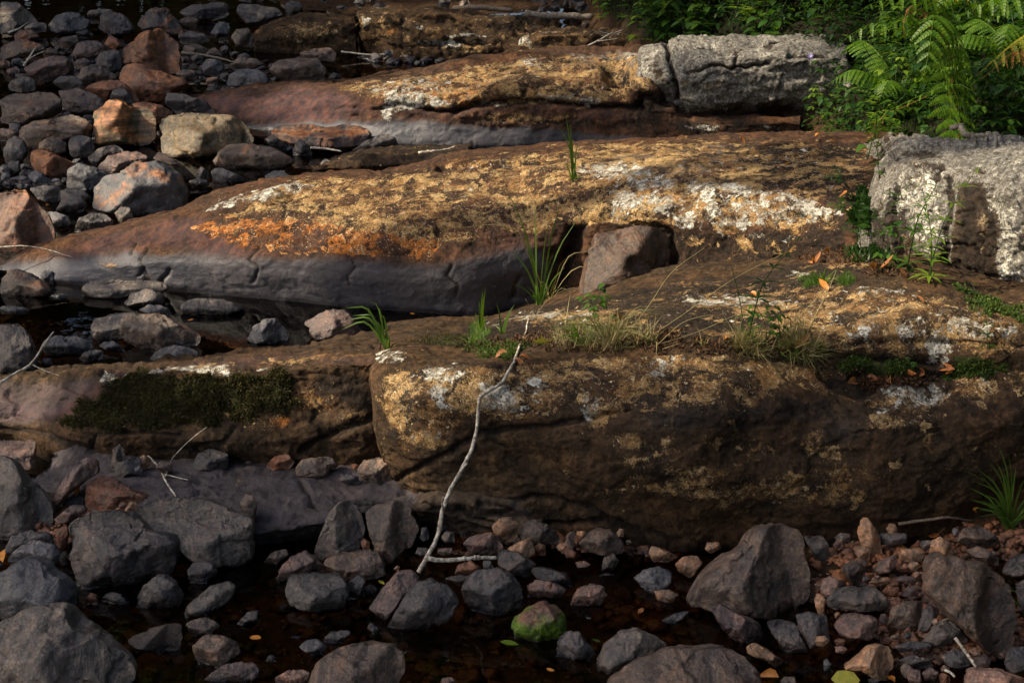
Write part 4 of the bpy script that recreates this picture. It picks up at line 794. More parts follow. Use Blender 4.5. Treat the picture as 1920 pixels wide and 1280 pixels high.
DATA = """
A|688,330 690,270 760,210 850,165 900,160 950,190 1000,240 1020,320 1015,385 960,395 860,385 760,355|r|.75|.10|rust-orange pyramid boulder standing above the broken branch, black on its right side|boulder|P:-.9,.3,.75;1.3,.1,.62
A|665,420 690,365 750,350 860,380 960,420 1050,450 1075,480 1000,500 950,560 800,560 720,500|r|.7|.06|rusty wedge-shaped boulder under the pyramid boulder, behind the broken branch|boulder|P:-.7,.2,.8;.4,.9,.7
A|525,700 540,620 600,575 680,560 740,590 850,620 885,700 870,790 790,815 700,800 560,805 545,770|o|.85|.03|squarish ochre boulder with an orange top and black shaded right flank|boulder|P:-.5,.5,.85;1.4,.1,.6;-.2,-.3,.85
A|745,590 810,570 900,585 975,630 960,660 900,690 850,690|r|.3|.06|dark rusty stone just right behind the squarish ochre boulder|stone|
A|885,680 930,645 1000,632 1200,630 1300,650 1370,690 1440,780 1400,820 1200,870 1100,890 980,885 920,850 905,780 885,720|o|.25|.0|large olive-brown rounded boulder left of the pink end of the far ledge|boulder|P:-.1,1.0,.72;.1,-.3,.92;-.9,.1,.85;1.1,.2,.85
A|0,560 60,520 200,512 300,520 345,560 350,620 280,650 150,690 0,680|n|.3|.05|long brown flat-topped boulder against the left edge of the picture|boulder|P:0,1.5,.55;.1,-.2,.85
A|330,510 450,500 560,540 600,580 600,610 540,630 430,640 370,620 350,560|p|.25|.05|purplish-red slab between the flat-topped boulder and the ochre boulder|stone|
A|610,560 640,505 700,495 740,540 755,580 700,570 640,590|d|.0|.09|small round grey stone perched behind the ochre boulder|stone|
A|470,500 560,460 640,450 680,455 740,500 790,560 760,575 700,500 640,510 600,560 560,540|r|.4|.10|rusty-edged black slab leaning above the small round grey stone|stone|
A|100,730 180,690 300,650 400,635 490,660 525,720 520,770 430,780 300,830 180,830 120,790|n|.25|.02|broad flat brown stone left of the squarish ochre boulder|boulder|P:.1,1.2,.7;-.4,-.2,.9
A|385,800 400,770 460,757 510,775 530,830 500,880 430,895 390,860|d|.0|.0|round black cobble below the broad flat brown stone|stone|
A|215,800 280,765 340,775 385,810 370,860 280,870 220,850|n|.1|.0|dark brown cobble left of the round black cobble|stone|
A|20,850 40,790 90,765 140,790 160,850 120,900 40,930|d|.1|.0|tilted dark stone near the left edge above the orange wedge|stone|
A|155,920 185,850 230,835 330,880 420,920 400,980 340,1010 200,960|r|.75|.0|orange-brown wedge stone beside the tilted dark stone|stone|
A|375,1040 390,950 450,920 540,935 630,985 570,1050 480,1090 400,1080|b|.0|.0|blue-grey flat slab left of the big half-blue boulder|stone|
A|520,1110 540,1040 620,985 720,940 800,905 870,895 950,920 1020,980 1055,1060 1065,1140 1030,1190 900,1215 700,1200 560,1170 525,1140|b|.5|.0|big domed boulder, rusty above and blue-grey below, at the pool's edge|boulder|P:.1,.8,.88;-.9,.3,.85;.2,-.3,.95
A|545,940 600,880 700,860 780,850 860,900 760,930 620,985 560,960|p|.3|.02|rusty purple stone just behind the big domed boulder|stone|
A|495,890 560,840 640,815 690,835 710,860 600,880 540,935|d|.15|.03|dark wedge behind the rusty purple stone|stone|
A|850,900 900,850 990,900 1060,960 1110,990 1090,1020 1040,1010 970,930|n|.1|.0|brown stone at the right shoulder of the big domed boulder|stone|
A|1195,900 1220,850 1300,810 1420,800 1510,815 1600,860 1680,900 1600,930 1540,950 1300,950 1210,930|n|.35|.0|flat brown boulder with a dark undercut below the olive boulder|boulder|P:0,1.1,.7;-.2,-.5,.8
A|1480,790 1540,750 1600,745 1620,790 1610,850 1530,830|d|.1|.0|dark block touching the upper right of the flat undercut boulder|stone|
F|503,245 520,236 560,232 620,231 690,238 702,252 690,268 620,284 560,274 515,262|p|.80|.0|dark slab with an orange-lichened rim in front of the far ledge|boulder|P:0,1.4,.6;-.4,0,.8
F|650,287 690,262 720,250 742,258 748,275 738,286 690,294|d|.0|.0|smooth black boulder at the waterline of the far ledge|stone|
F|-10,362 20,356 50,354 66,372 86,398 103,430 98,458 60,474 0,474 -10,440|r|.62|.0|upright block with a bright rust top cut by the left edge|boulder|P:-.3,.9,.7;1.3,.2,.55
A|330,1070 400,1058 470,1070 515,1110 480,1140 400,1120 340,1150|d|.1|.0|black flat stone above the pointed dark cobble, left of the big domed boulder|stone|
A|310,1180 350,1120 400,1100 460,1110 495,1160 460,1195 380,1200|d|.15|.0|pointed dark cobble below the black flat stone|stone|
A|410,1280 450,1220 530,1195 600,1200 640,1240 650,1300 560,1320 420,1310|d|.0|.0|black angular stone lowest in the left rubble, above the tip of the middle ledge|stone|
A|265,1190 320,1190 380,1215 410,1260 350,1280 290,1260|b|.0|.0|bluish cobble right of the rust-topped upright block|stone|
A|170,1060 250,1040 340,1050 340,1120 280,1145 220,1120|d|.0|.0|dark flat cobble above the bluish cobble|stone|
A|645,1200 680,1160 730,1170 765,1250 680,1270|g|.0|.0|small pale wedge at the foot of the big domed boulder|stone|
A|1190,960 1230,940 1300,965 1370,1000 1440,1030 1300,1035 1200,1030|b|.0|-.01|flat wet blue-grey slab in the narrow water right of the domed boulder|stone|
A|1100,980 1130,935 1170,960 1180,1010 1110,1010|d|.0|.0|small black stone left of the flat wet slab|stone|
A|1060,1020 1110,1000 1170,1010 1165,1045 1090,1055|d|.0|.0|low black cobble at the right edge of the big domed boulder|stone|
A|1485,990 1530,962 1600,960 1655,1000 1600,1018 1500,1015|b|.0|.0|slaty pebble standing alone in the narrow water|stone|
A|1800,920 1830,890 1880,920 1890,950 1820,950|b|.0|.0|tiny pointed slaty stone near the dark brown shelf|stone|
A|1640,840 1690,775 1740,820 1760,860 1700,880 1650,870|d|.1|.0|dark peaked stone right of the flat undercut boulder|stone|
A|140,390 200,350 300,320 380,310 410,340 415,400 360,435 260,450 160,425|p|.25|.06|purple-brown tilted boulder near the bleached twigs at upper left|boulder|
A|40,480 80,450 150,430 200,450 205,500 130,515 60,505|g|.2|.05|greyish block below and left of the purple-brown tilted boulder|stone|
A|415,300 430,250 500,232 560,235 605,275 600,290 520,330 430,330|p|.3|.06|smooth purple stone above the twigs, left of the pyramid boulder|stone|
A|420,440 460,390 520,362 580,370 650,420 660,440 560,480 470,480|n|.2|.06|brown ridged stone below the smooth purple stone|stone|
A|530,340 570,290 650,280 690,310 690,370 640,405 560,370|d|.2|.08|dark block touching the left of the pyramid boulder|stone|
A|0,270 60,230 150,222 240,250 270,280 200,300 100,320 0,330|n|.55|.06|low rusty mound at the left edge above the bleached twigs|stone|
A|272,140 310,95 380,70 450,80 510,120 490,160 420,185 320,188 275,165|b|.0|.02|rounded blue-black boulder near the top left pool|boulder|
A|0,10 90,8 150,50 215,105 190,120 100,145 0,150|g|.35|.02|large grey and rust boulder in the top left corner|boulder|P:-.4,.9,.7;1.2,-.2,.6
A|545,150 570,90 640,68 700,85 740,130 770,170 700,190 600,185|d|.1|.03|dark domed boulder below the top left pool|stone|
A|485,95 500,60 600,52 650,60 620,80 560,100|g|.0|.0|pale flat stone beside the top left pool|stone|
A|770,140 820,70 880,38 950,50 1000,110 1040,170 1000,195 900,185 800,170|d|.6|.03|peaked dark boulder with a rusty summit at the top|boulder|P:-.8,.4,.8;.9,.4,.75
A|1000,70 1080,30 1200,10 1280,20 1295,80 1200,110 1050,100|d|.0|.03|black boulder right of the rusty-summit boulder at the top|stone|
A|1325,70 1340,20 1450,25 1560,50 1600,90 1500,130 1390,130|d|.15|.05|black slab above the rounded yellow ledge|stone|
A|1270,470 1290,420 1360,385 1440,390 1500,420 1520,465 1400,490|b|.1|.05|slate-coloured boulder behind the pink end of the far ledge|boulder|
A|1510,400 1560,340 1680,315 1790,330 1840,400 1830,440 1650,460 1560,430|n|.3|.06|brown rounded boulder behind the far ledge, below the yellow ledge|boulder|
A|1680,300 1760,275 1860,270 1890,300 1890,345 1780,340 1700,330|n|.2|.07|dark brown block just under the rounded yellow ledge|stone|
A|1300,220 1330,160 1400,155 1430,200 1400,260 1330,260|n|.2|.05|dark reddish block at the left end of the rounded yellow ledge|stone|
A|585,250 620,195 660,220 700,260 640,280|r|.3|.07|small rusty pyramid left of the tall pyramid boulder|stone|
A|320,240 360,205 430,200 445,240 380,270 330,265|n|.1|.06|brown cobble above the purple-brown tilted boulder|stone|
A|75,200 110,165 180,170 230,210 170,230 90,235|r|.4|.05|rusty stone below the corner boulder at top left|stone|
A|130,160 180,125 260,125 270,170 200,185 140,180|d|.0|.03|black cobble between the corner boulder and the blue-black boulder|stone|
A|1125,370 1160,335 1240,340 1265,380 1220,430 1150,410|b|.1|.05|bluish cobble right of the pyramid boulder|stone|
A|985,420 1030,390 1100,400 1110,440 1040,455|n|.2|.06|brown cobble at the foot of the pyramid boulder, by the branch|stone|
A|1290,380 1340,325 1440,330 1500,365 1400,390|n|.3|.07|brown slab behind the slate-coloured boulder|stone|
A|410,380 430,340 480,325 520,350 470,390|p|.1|.07|purple cobble wedged above the brown ridged stone|stone|
A|940,520 1040,530 1160,570 1220,630 1100,620 980,630 930,580|d|.1|.05|dark rough stone under the broken branch|stone|
A|290,470 340,430 430,425 470,470 430,500 350,500|d|.25|.07|dark wedge left of the rusty-edged black slab|stone|
A|0,120 20,150 90,160 130,185 60,190 0,185|d|.0|.03|black sliver under the corner boulder at the left edge|stone|
A|1000,120 1060,90 1120,110 1110,160 1040,165|n|.1|.04|brown cobble between the two black boulders at the top|stone|
A|1180,180 1230,120 1290,130 1290,190 1220,210|b|.0|.04|slate chip left of the rounded yellow ledge|stone|
A|1000,200 1060,175 1150,190 1190,225 1100,250 1020,240|d|.05|.05|low dark slab right of the tall pyramid boulder's summit|stone|
A|1020,290 1040,255 1120,250 1180,280 1120,310|n|.1|.05|brown flat stone behind the thin curved stick|stone|
A|0,720 60,725 110,745 80,790 20,800 0,790|n|.2|.0|brown stone at the left edge below the flat-topped boulder|stone|
A|30,940 60,905 110,905 120,960 80,990 40,985|d|.4|.0|dark cobble with rusty side left of the orange wedge stone|stone|
A|250,965 280,950 330,965 330,1000 280,1005|b|.0|.0|pale blue pebble left of the blue-grey flat slab|stone|
A|60,1000 120,985 170,1000 150,1030 80,1035|b|.0|.0|bluish flat chip under the dark cobble with rusty side|stone|
A|150,985 190,960 240,975 310,1030 260,1040 190,1030|b|.0|.0|slanted bluish chip under the orange wedge stone|stone|
M|0,290 40,240 100,230 180,260 250,300 305,350 290,380 150,385 0,380|n|.45|.0|rust-faced brown boulder at the left edge below the ledge tip|boulder|P:.3,.9,.7;-.9,.1,.9
M|225,270 250,240 300,245 305,320 270,310|b|.0|.0|small bluish block behind the rust-faced boulder|stone|
M|450,350 500,295 600,280 700,295 800,290 920,305 960,315 955,350 880,370 680,395 520,395|g|.0|.0|long low greyish slab along the foot of the middle ledge|boulder|P:0,1.6,.5;-.3,-.1,.85
M|692,420 740,370 820,340 890,345 925,390 935,430 830,440 720,440|d|.0|.0|smooth dark pointed cobble against the long low slab|stone|
M|780,460 830,433 900,430 945,455 950,495 860,500|b|.0|.0|small bluish dome behind the pair of grey boulders in the pool|stone|
M|515,560 530,510 620,480 750,475 800,520 760,600 690,620 560,640 520,610|g|.0|.0|left boulder of the overlapping grey pair in the middle pool|boulder|
M|668,560 675,500 760,475 900,480 1040,540 1120,600 1125,640 1000,680 870,690 750,650 668,610|n|.1|.0|right and larger boulder of the overlapping pair in the middle pool|boulder|P:.1,1.0,.72;-.5,-.5,.72;.9,-.1,.8
M|230,680 250,630 320,605 420,605 500,640 525,670 460,715 300,725|b|.0|.0|oval slate-blue boulder lying left of the grey pair|boulder|
M|440,730 480,695 540,680 585,690 580,730 500,755|d|.0|.0|small dark oval right of the slate-blue oval boulder|stone|
M|545,665 580,640 640,635 690,670 710,700 620,690|b|.0|.0|thin bluish sliver below the left grey boulder of the pair|stone|
M|830,730 900,680 980,660 1060,665 1120,700 1110,740 1000,760 880,755|b|.0|.0|low blue-grey stone in front of the larger boulder of the pair|stone|
M|1390,620 1420,560 1480,515 1550,508 1600,560 1630,620 1560,650 1440,645|b|.0|.0|isolated blue-grey pyramid stone in the reddish shallows|stone|P:-.3,.5,.8;1.0,0,.6
M|1705,530 1780,480 1870,445 1940,460 2000,520 2060,590 1960,620 1850,625 1780,630 1750,580|p|.1|.0|purplish angular stone behind the drooping grass tuft|boulder|P:-.8,.5,.75;.6,.5,.8
M|1005,450 1060,400 1180,390 1260,400 1390,460 1300,490 1160,515 1060,500|d|.15|-.02|dark flat boulder barely above water near the middle ledge|boulder|
M|-20,530 100,540 170,600 200,680 220,760 180,810 -20,830|d|.0|.0|big black boulder at the left edge of the middle pool|boulder|P:.2,1.1,.7;-.3,-.1,.9
M|0,440 60,435 130,445 170,460 140,480 0,485|b|.0|-.01|flat grey stone awash at the left of the middle pool|stone|
M|270,390 300,375 350,368 390,385 350,405 290,408|b|.0|-.01|small flat stone awash right of the rust-faced boulder|stone|
M|230,760 250,730 290,735 300,780 250,790|d|.0|.0|little black pebble below the slate-blue oval boulder|stone|
M|1130,740 1180,725 1220,735 1200,752 1140,752|b|.0|-.005|sliver of blue stone right of the low blue-grey stone|stone|
M|1620,670 1670,655 1720,665 1690,685 1640,690|d|.0|-.005|dark sliver in the shallows right of the blue pyramid stone|stone|
W|-10,15 120,10 170,10 190,40 185,150 130,170 80,120 0,90|k|.1|.03|pink squared block at the left edge under the mossy ledge|stone|P:0,1.4,.6;.2,-.2,.8
W|-10,90 60,95 110,160 150,230 230,260 270,330 290,440 250,490 150,480 -10,530|g|.1|.0|large dark jagged boulder at the left edge under the pink block|boulder|P:-.3,.5,.75;1.4,.1,.55;-.1,-.3,.8
W|270,310 340,220 420,120 460,95 510,115 518,180 440,230 330,300 290,350|k|.2|.08|pinkish leaning wedge right of the large jagged boulder|stone|P:-.6,.6,.7;.9,-.3,.7
W|437,300 470,220 520,195 600,215 700,265 790,310 700,340 600,370 510,385 440,365|r|.25|.06|rusty-brown split block right of the pinkish wedge|boulder|P:.2,1.3,.55;-.7,-.1,.75;.4,-.4,.75
W|570,160 590,60 620,32 645,60 650,100 640,150|n|.2|.10|small upright brown stone below the moss mat|stone|
W|590,130 650,120 680,100 730,95 740,180 650,200 595,190|d|.05|.10|dark lumpy stone right under the small upright brown stone|stone|
W|715,110 750,88 790,110 790,150 740,160|t|.1|.11|round pinkish-tan pebble right of the dark lumpy stone|stone|
W|700,160 730,145 750,170 740,190 710,190|b|.0|.11|tiny blue pebble below the round pinkish-tan pebble|stone|
W|810,150 840,120 890,125 905,170 850,185|n|.1|.11|dark brown cobble by the forked twig|stone|
W|1005,140 1030,80 1100,55 1195,85 1190,150 1100,165 1010,160|d|.0|.11|squared black block at the foot of the mossy ledge|stone|P:0,1.3,.65;-.8,0,.8
W|340,480 370,420 480,395 680,385 740,420 780,470 900,500 950,545 930,620 870,700 700,740 600,790 480,790 400,740 350,660 340,560|d|.1|.0|largest dark grey angular boulder of the left foreground|boulder|P:-.1,1.15,.62;-.75,.1,.72;.55,-.55,.66;.5,.55,.8
W|700,385 800,330 960,310 1100,320 1280,395 1330,430 1320,580 1300,655 1150,640 1010,600 900,500 760,460|g|.0|.02|broad grey slab with a pale edge right of the largest foreground boulder|boulder|P:-.05,1.55,.42;.1,-.2,.86
W|1240,350 1280,290 1320,300 1345,350 1330,410 1270,385|n|.2|.11|brown block perched on the corner of the broad grey slab|stone|
W|20,590 60,510 150,485 270,500 290,560 150,540 60,600|d|.0|.05|dark flat stone under the large jagged boulder at left|stone|
W|30,640 100,560 200,528 290,560 320,600 300,650 180,620|b|.0|.05|smooth slate stone above the big smooth boulder at left|stone|
W|-40,720 0,690 60,640 160,615 260,650 350,720 415,810 400,860 250,850 120,900 0,950 -40,900|b|.0|.0|big smooth slate-blue boulder at the left edge|boulder|P:.2,.8,.85
W|-60,980 0,960 120,890 260,850 340,860 420,960 520,1030 640,1110 725,1200 720,1240 600,1285 560,1340 -60,1400|g|.15|.0|huge greenish-grey boulder filling the bottom left corner|boulder|P:-.1,.9,.75;.8,.35,.62;-.5,-.2,.85
W|980,690 1000,650 1070,635 1120,655 1135,700 1080,755 990,740|d|.0|.0|small squarish black stone in water below the broad grey slab|stone|
W|710,850 740,770 800,720 860,712 920,750 960,820 920,890 820,905 720,905|d|.15|.0|egg-shaped dark stone in water below the largest foreground boulder|boulder|
W|955,900 1000,850 1090,780 1200,745 1240,770 1210,840 1110,900 1100,930 1000,915|g|.2|.0|slanting grey lozenge stone right of the egg-shaped stone|stone|P:-.2,.7,.8
W|970,970 1010,945 1090,940 1150,980 1100,1030 1010,1040|n|.2|.0|brown half-sunk stone below the slanting lozenge|stone|
W|660,1050 760,1000 860,975 945,970 950,1050 930,1130 840,1110 700,1085|n|.15|.0|dark wedge with a cut right face in the left foreground pool|stone|P:-.2,1.0,.7;1.4,0,.6
W|1000,1080 1080,1030 1150,1018 1240,1070 1260,1120 1180,1170 1090,1205 1020,1140|n|.15|.0|lumpy brown-black stone right of the dark wedge|stone|
W|1070,1240 1160,1185 1260,1168 1340,1195 1365,1240 1280,1265 1090,1270|p|.15|.0|smooth brown oval near the bottom, below the lumpy stone|stone|
W|1225,975 1290,905 1350,900 1355,950 1310,990|d|.0|-.01|small glistening black stone alone in the left foreground pool|stone|
W|525,830 580,805 640,820 690,870 560,880|d|.0|-.01|low black stone left of the egg-shaped stone|stone|
W|445,840 470,808 505,815 520,860 460,870|r|.1|.0|small red-brown pebble left of the low black stone|stone|
W|290,410 370,355 450,350 460,380 380,430 310,440|p|.2|.06|flat rusty slab between the split block and the largest boulder|stone|
W|320,345 340,308 430,305 440,350 370,360|d|.0|.05|small blue-black block left of the rusty split block|stone|
W|590,385 610,362 640,370 640,388|r|.1|.10|reddish pebble, left one of the three above the largest foreground boulder|stone|
W|618,355 635,333 660,340 655,372 630,375|r|.2|.10|reddish-orange pebble, middle one above the largest foreground boulder|stone|
W|645,380 680,333 712,340 710,375 660,388|t|.0|.10|pale tan pebble, right one of the three above the largest foreground boulder|stone|
W|430,405 490,375 530,385 520,405 450,412|g|.1|.08|pale greyish pebble left of the three reddish and tan pebbles|stone|
W|280,540 300,480 350,455 360,500 345,570 310,575|r|.3|.03|rusty chip squeezed against the left side of the largest boulder|stone|
W|305,630 320,600 345,590 345,655 320,660|g|.1|.0|small grey pebble under the rusty chip|stone|
X|350,580 400,470 440,400 490,330 560,315 600,380 625,470 600,560 500,600 420,625|g|.2|.02|tall leaning stone with a peaked top, left one of the upright pair|boulder|P:-.5,.4,.8;.9,.4,.72;.2,-.3,.9
X|620,390 680,340 780,320 840,340 900,420 905,480 870,540 800,590 740,650 680,590 640,480|n|.15|.02|squared upright stone, right one of the upright pair|boulder|P:-.4,.5,.75;1.1,.2,.6;0,-.4,.85
X|400,650 460,610 600,585 680,590 735,650 740,710 600,740 500,720|n|.2|.01|low brown slab at the feet of the upright pair|stone|P:0,1.3,.6
X|155,730 180,680 240,615 310,590 370,620 420,680 380,705 260,700 180,745|p|.2|.0|curved purplish stone left of the low brown slab|stone|
X|90,650 130,600 210,578 230,610 160,660|n|.1|.0|small brown stone above the curved purplish stone|stone|
X|205,800 220,730 260,708 380,710 490,705 530,760 550,830 520,890 400,905 300,880 230,850|g|.15|.0|rounded bluish boulder with a tan stain in the middle of the front pool|boulder|P:0,1.2,.68;-.7,0,.85
X|640,860 720,780 790,700 860,690 900,710 920,740 860,790 800,870 740,940 690,900|p|.1|.0|reddish slanted stone at the foot of the white stick|boulder|P:-.6,.4,.8
X|735,1000 760,930 820,830 900,740 980,730 1060,770 1120,850 1060,930 930,970 800,1010|d|.05|.0|dark twin-ridged boulder in front of the reddish slanted stone|boulder|P:-.4,.7,.75;.5,.6,.8;.2,-.7,.75
X|1120,790 1160,720 1230,685 1320,680 1390,710 1450,790 1440,880 1360,910 1290,925 1200,890 1130,830|d|.15|.0|nearly round dark boulder right of the twin-ridged boulder|boulder|P:-.1,.9,.85;.7,-.3,.8;-.6,-.6,.8
X|310,1290 370,1180 460,1110 560,1075 680,1063 780,1080 825,1120 825,1200 790,1290 700,1400 310,1400|n|.2|.0|large rounded brown boulder at the bottom edge, left of centre|boulder|P:-.1,1.0,.75;.9,.1,.8
X|280,1090 320,1055 380,1050 430,1090 400,1145 330,1120|b|.0|.0|small light-blue stone above the bottom-edge brown boulder|stone|
X|410,1045 450,1010 540,1003 560,1015 500,1070 430,1075|d|.0|-.005|black sliver stone right of the small light-blue stone|stone|
X|150,1250 220,1210 300,1210 340,1230 300,1300 160,1300|k|.2|.0|pinkish stone at the bottom edge left of the large brown boulder|stone|
X|535,750 590,715 630,740 610,800 580,850 545,830|d|.0|.0|small bluish-black stone touching the tan-stained boulder|stone|
X|615,780 660,765 690,790 670,820 625,815|d|.1|.0|tiny dark stone under the yellow leaf|stone|
X|580,170 620,120 700,100 760,110 765,230 700,240 630,235|n|.2|.11|brown block in the corner beside the joint of the front ledge|stone|P:-.2,1.1,.7
X|255,160 300,110 400,100 450,150 440,200 350,205 270,190|n|.3|.11|reddish-brown domed stone at the foot of the mossy ledge's right end|stone|
X|100,150 150,100 220,80 260,130 230,155 140,165|r|.3|.12|rusty peaked stone behind the reddish-brown domed stone|stone|
X|360,115 400,97 460,105 490,140 470,165 440,150|n|.2|.13|dark flat stone behind the reddish-brown domed stone, right side|stone|
X|490,215 530,190 590,200 600,235 520,240|d|.0|.11|low slate cobble left of the corner brown block|stone|
X|1285,460 1330,415 1390,412 1430,450 1425,510 1380,535 1310,510|t|.45|.08|orange-tan egg under the cracked rock step|stone|
X|1135,550 1180,510 1280,490 1330,520 1350,570 1280,600 1160,590|p|.35|.06|reddish-purple stone left below the orange-tan egg|stone|
X|1020,515 1050,488 1090,495 1095,540 1040,545|g|.1|.07|small round grey pebble right of the white stick|stone|
X|885,600 900,572 950,575 960,605 920,615|n|.1|.06|small brown pebble touching the white stick on its left|stone|
X|1000,600 1010,575 1080,575 1090,600 1030,612|n|.1|.06|brown flat pebble between the two pale sticks|stone|
X|910,520 920,470 950,465 960,520 930,535|d|.0|.08|narrow dark stone left of the white stick, below the cracked step|stone|
X|1240,690 1240,640 1280,640 1300,680|g|.0|.03|small grey chip under the horizontal pale stick|stone|
X|1090,700 1110,660 1180,640 1230,680 1190,715 1110,720|r|.2|.02|dark red stone right under the horizontal pale stick|stone|
X|1035,735 1090,715 1170,718 1190,745 1120,765|g|.0|.0|flat pale sliver between the twin-ridged and the nearly round boulder|stone|
X|770,685 790,665 808,675 800,695|t|.0|.03|tiny tan pebble left of the stick's foot|stone|
X|600,540 620,525 650,540 655,590 615,585|r|.1|.04|small reddish stone in the gap of the upright pair|stone|
Y|150,510 160,450 230,425 300,450 370,510 350,540 250,540 160,535|n|.1|.07|brown stone tucked behind the triangular tan stone|stone|
Y|30,600 60,585 150,600 240,660 200,720 100,700 40,670|d|.0|.02|dark slaty stone at the end of the horizontal pale stick|stone|
Y|85,580 150,540 215,520 235,600 190,620|t|.1|.06|triangular tan-brown stone right of the orange-tan egg|stone|P:-.5,.7,.8
Y|445,550 490,500 570,458 630,475 690,540 695,590 620,605 520,590|n|.1|.04|four-sided brown stone under the overhang of the front ledge|boulder|P:-.1,1.0,.75;.8,-.1,.8
Y|200,700 230,670 310,680 400,710 430,760 380,780 270,745|d|.05|.0|long slate-coloured stone right of the nearly round boulder|stone|
Y|185,770 230,740 330,755 400,790 380,820 250,840 200,820|k|.1|.0|pinkish-grey oval below the long slate-coloured stone|stone|
Y|415,850 450,790 520,758 590,775 608,820 570,860 500,880 430,870|k|.1|.0|mauve-grey knobbly stone alone in the water right of the pinkish oval|stone|
Y|745,730 790,690 880,670 940,700 948,750 920,790 830,800 780,770|b|.1|.0|bluish mound stone left of the big triangular boulder|stone|
Y|850,800 930,790 985,820 960,850 880,860|t|.2|.0|small pink and tan stone touching the bluish mound|stone|
Y|110,980 130,930 200,880 290,845 350,880 390,930 390,1010 340,1080 220,1090 120,1050|m|.0|-.02|reddish stone with bright green algae on its front, half in the water|boulder|P:-.3,.5,.9
Y|340,1100 360,1040 410,1003 460,1010 510,1070 555,1110 500,1160 420,1150 345,1145|d|.0|.0|short dark pillar stone right of the green algae stone|stone|
Y|540,1160 590,1080 680,1010 760,992 860,1030 920,1080 860,1130 700,1190 600,1215 555,1190|g|.2|.0|broad olive-grey boulder right of the short dark pillar|boulder|P:-.2,.7,.8;.8,.2,.8
Y|600,1250 720,1170 850,1130 960,1095 1060,1100 1160,1080 1260,1100 1340,1160 1420,1230 1440,1400 560,1400|n|.15|.0|wide brown boulder with a dark hollow at the bottom edge, right of centre|boulder|P:-.2,1.0,.7;.5,.8,.75
Y|820,600 840,562 920,590 985,615 930,640 850,640|t|.1|.03|flat tan wedge under the front ledge, left of the orange cobbles|stone|
Y|575,680 590,620 640,600 670,640 650,685|n|.15|.0|small upright brown stone at the water's edge below the four-sided stone|stone|
Y|875,950 960,915 1045,900 1000,940 950,975|b|.0|-.01|thin slanted blade of stone in the water left of the triangular boulder|stone|
Y|960,660 1010,620 1080,610 1110,650 1070,700 1040,725 980,690|t|.45|.01|orange-tan rounded cobble at the left flank of the triangular boulder|stone|
Y|1115,580 1130,545 1190,545 1205,575 1150,600|t|.45|.06|smaller orange cobble at the top left flank of the triangular boulder|stone|
Y|340,570 370,545 410,560 410,590 370,600|t|.2|.05|rounded tan pebble right of the triangular tan-brown stone|stone|
Y|230,570 250,545 285,560 290,610 250,610|r|.2|.04|small reddish pebble by the upright orange leaf|stone|
Y|380,600 420,582 450,600 440,625 395,625|r|.1|.04|flat reddish pebble below the rounded tan pebble|stone|
Y|440,650 490,640 520,660 510,680 450,675|k|.1|.01|small pink pebble at the water's edge under the curled leaf|stone|
Y|655,495 670,473 695,478 695,512 665,515|t|.3|.09|small orange-pink pebble on the four-sided stone's right shoulder|stone|
Y|380,550 400,500 440,485 440,560 420,580|n|.1|.06|narrow brown stone left of the four-sided stone|stone|
Y|445,505 450,488 490,485 495,505 470,520|t|.1|.09|pale pink pebble left behind the four-sided stone|stone|
F|1278,1118 1310,1080 1350,1045 1390,1022 1405,1000 1432,984 1465,979 1500,990 1518,1043 1526,1071 1518,1107 1486,1148 1437,1142 1344,1133|n|.2|.02|big triangular brown-grey boulder at the right of the front pool|boulder|P:-.45,.75,.66;.95,.1,.55;-.1,-.35,.9
Y|1145,880 1200,865 1300,920 1400,960 1425,1010 1370,1065 1280,1060 1200,980|p|.1|.0|mottled purplish stone at the foot of the big triangular boulder|stone|
Z|0,1090 40,1068 120,1110 200,1160 255,1185 170,1195 60,1150 0,1120|t|.2|.0|long tan sliver lying in the water at lower right|stone|
Z|575,480 590,425 625,413 655,450 700,530 712,600 680,620 640,600 600,560|t|.1|.08|tall pointed tan stone leaning on the front ledge at right|stone|P:-.6,.2,.8;1.0,.2,.7
Z|560,600 580,565 620,560 650,590 640,635 590,635|t|.15|.09|egg-shaped tan pebble at the foot of the tall pointed tan stone|stone|
Z|728,470 745,447 775,450 788,485 775,513 740,500|t|.0|.12|smooth tan egg lying against the front ledge|stone|
Z|295,510 400,510 430,560 425,650 360,650 330,580|g|.0|.06|squared grey block right behind the big triangular boulder|stone|P:0,1.4,.6;.8,0,.75
Z|790,600 830,575 900,575 930,610 910,640 840,650 795,630|t|.45|.09|orange-tan oval in the middle of the right gravel|stone|
Z|920,800 925,700 945,630 1000,600 1100,620 1240,640 1330,700 1390,770 1400,900 1400,1080 1360,1115 1260,1080 1150,990 1000,880|n|.15|.06|large flat brown-grey slab tilted in the right gravel|boulder|P:.1,.55,.62;1.3,.1,.62;-.3,-.2,.75
Z|1085,530 1130,470 1220,455 1290,500 1325,530 1290,560 1150,560|n|.1|.10|flat grey-brown stone by the grass at the right|stone|P:0,1.3,.6
Z|415,840 480,780 640,770 690,800 755,860 720,885 580,905 500,880 420,880|g|.15|.06|flat-topped grey stone with a striped side in the right gravel|boulder|P:.05,1.5,.5;-.5,-.4,.8
Z|380,790 390,740 440,720 510,745 530,770 460,790 410,830|p|.1|.08|reddish-grey stone right of the big triangular boulder|stone|
Z|455,980 500,915 570,910 680,940 695,990 640,1040 540,1045 480,1020|k|.1|.04|rounded pinkish-grey stone below the flat-topped striped stone|stone|
Z|720,970 760,890 840,850 920,855 925,900 880,970 800,985|n|.25|.05|brown lozenge stone right of the rounded pinkish-grey stone|stone|
Z|250,920 330,905 420,920 435,1040 370,1070 320,1090|d|.2|.02|dark upright slab below the right side of the triangular boulder|stone|
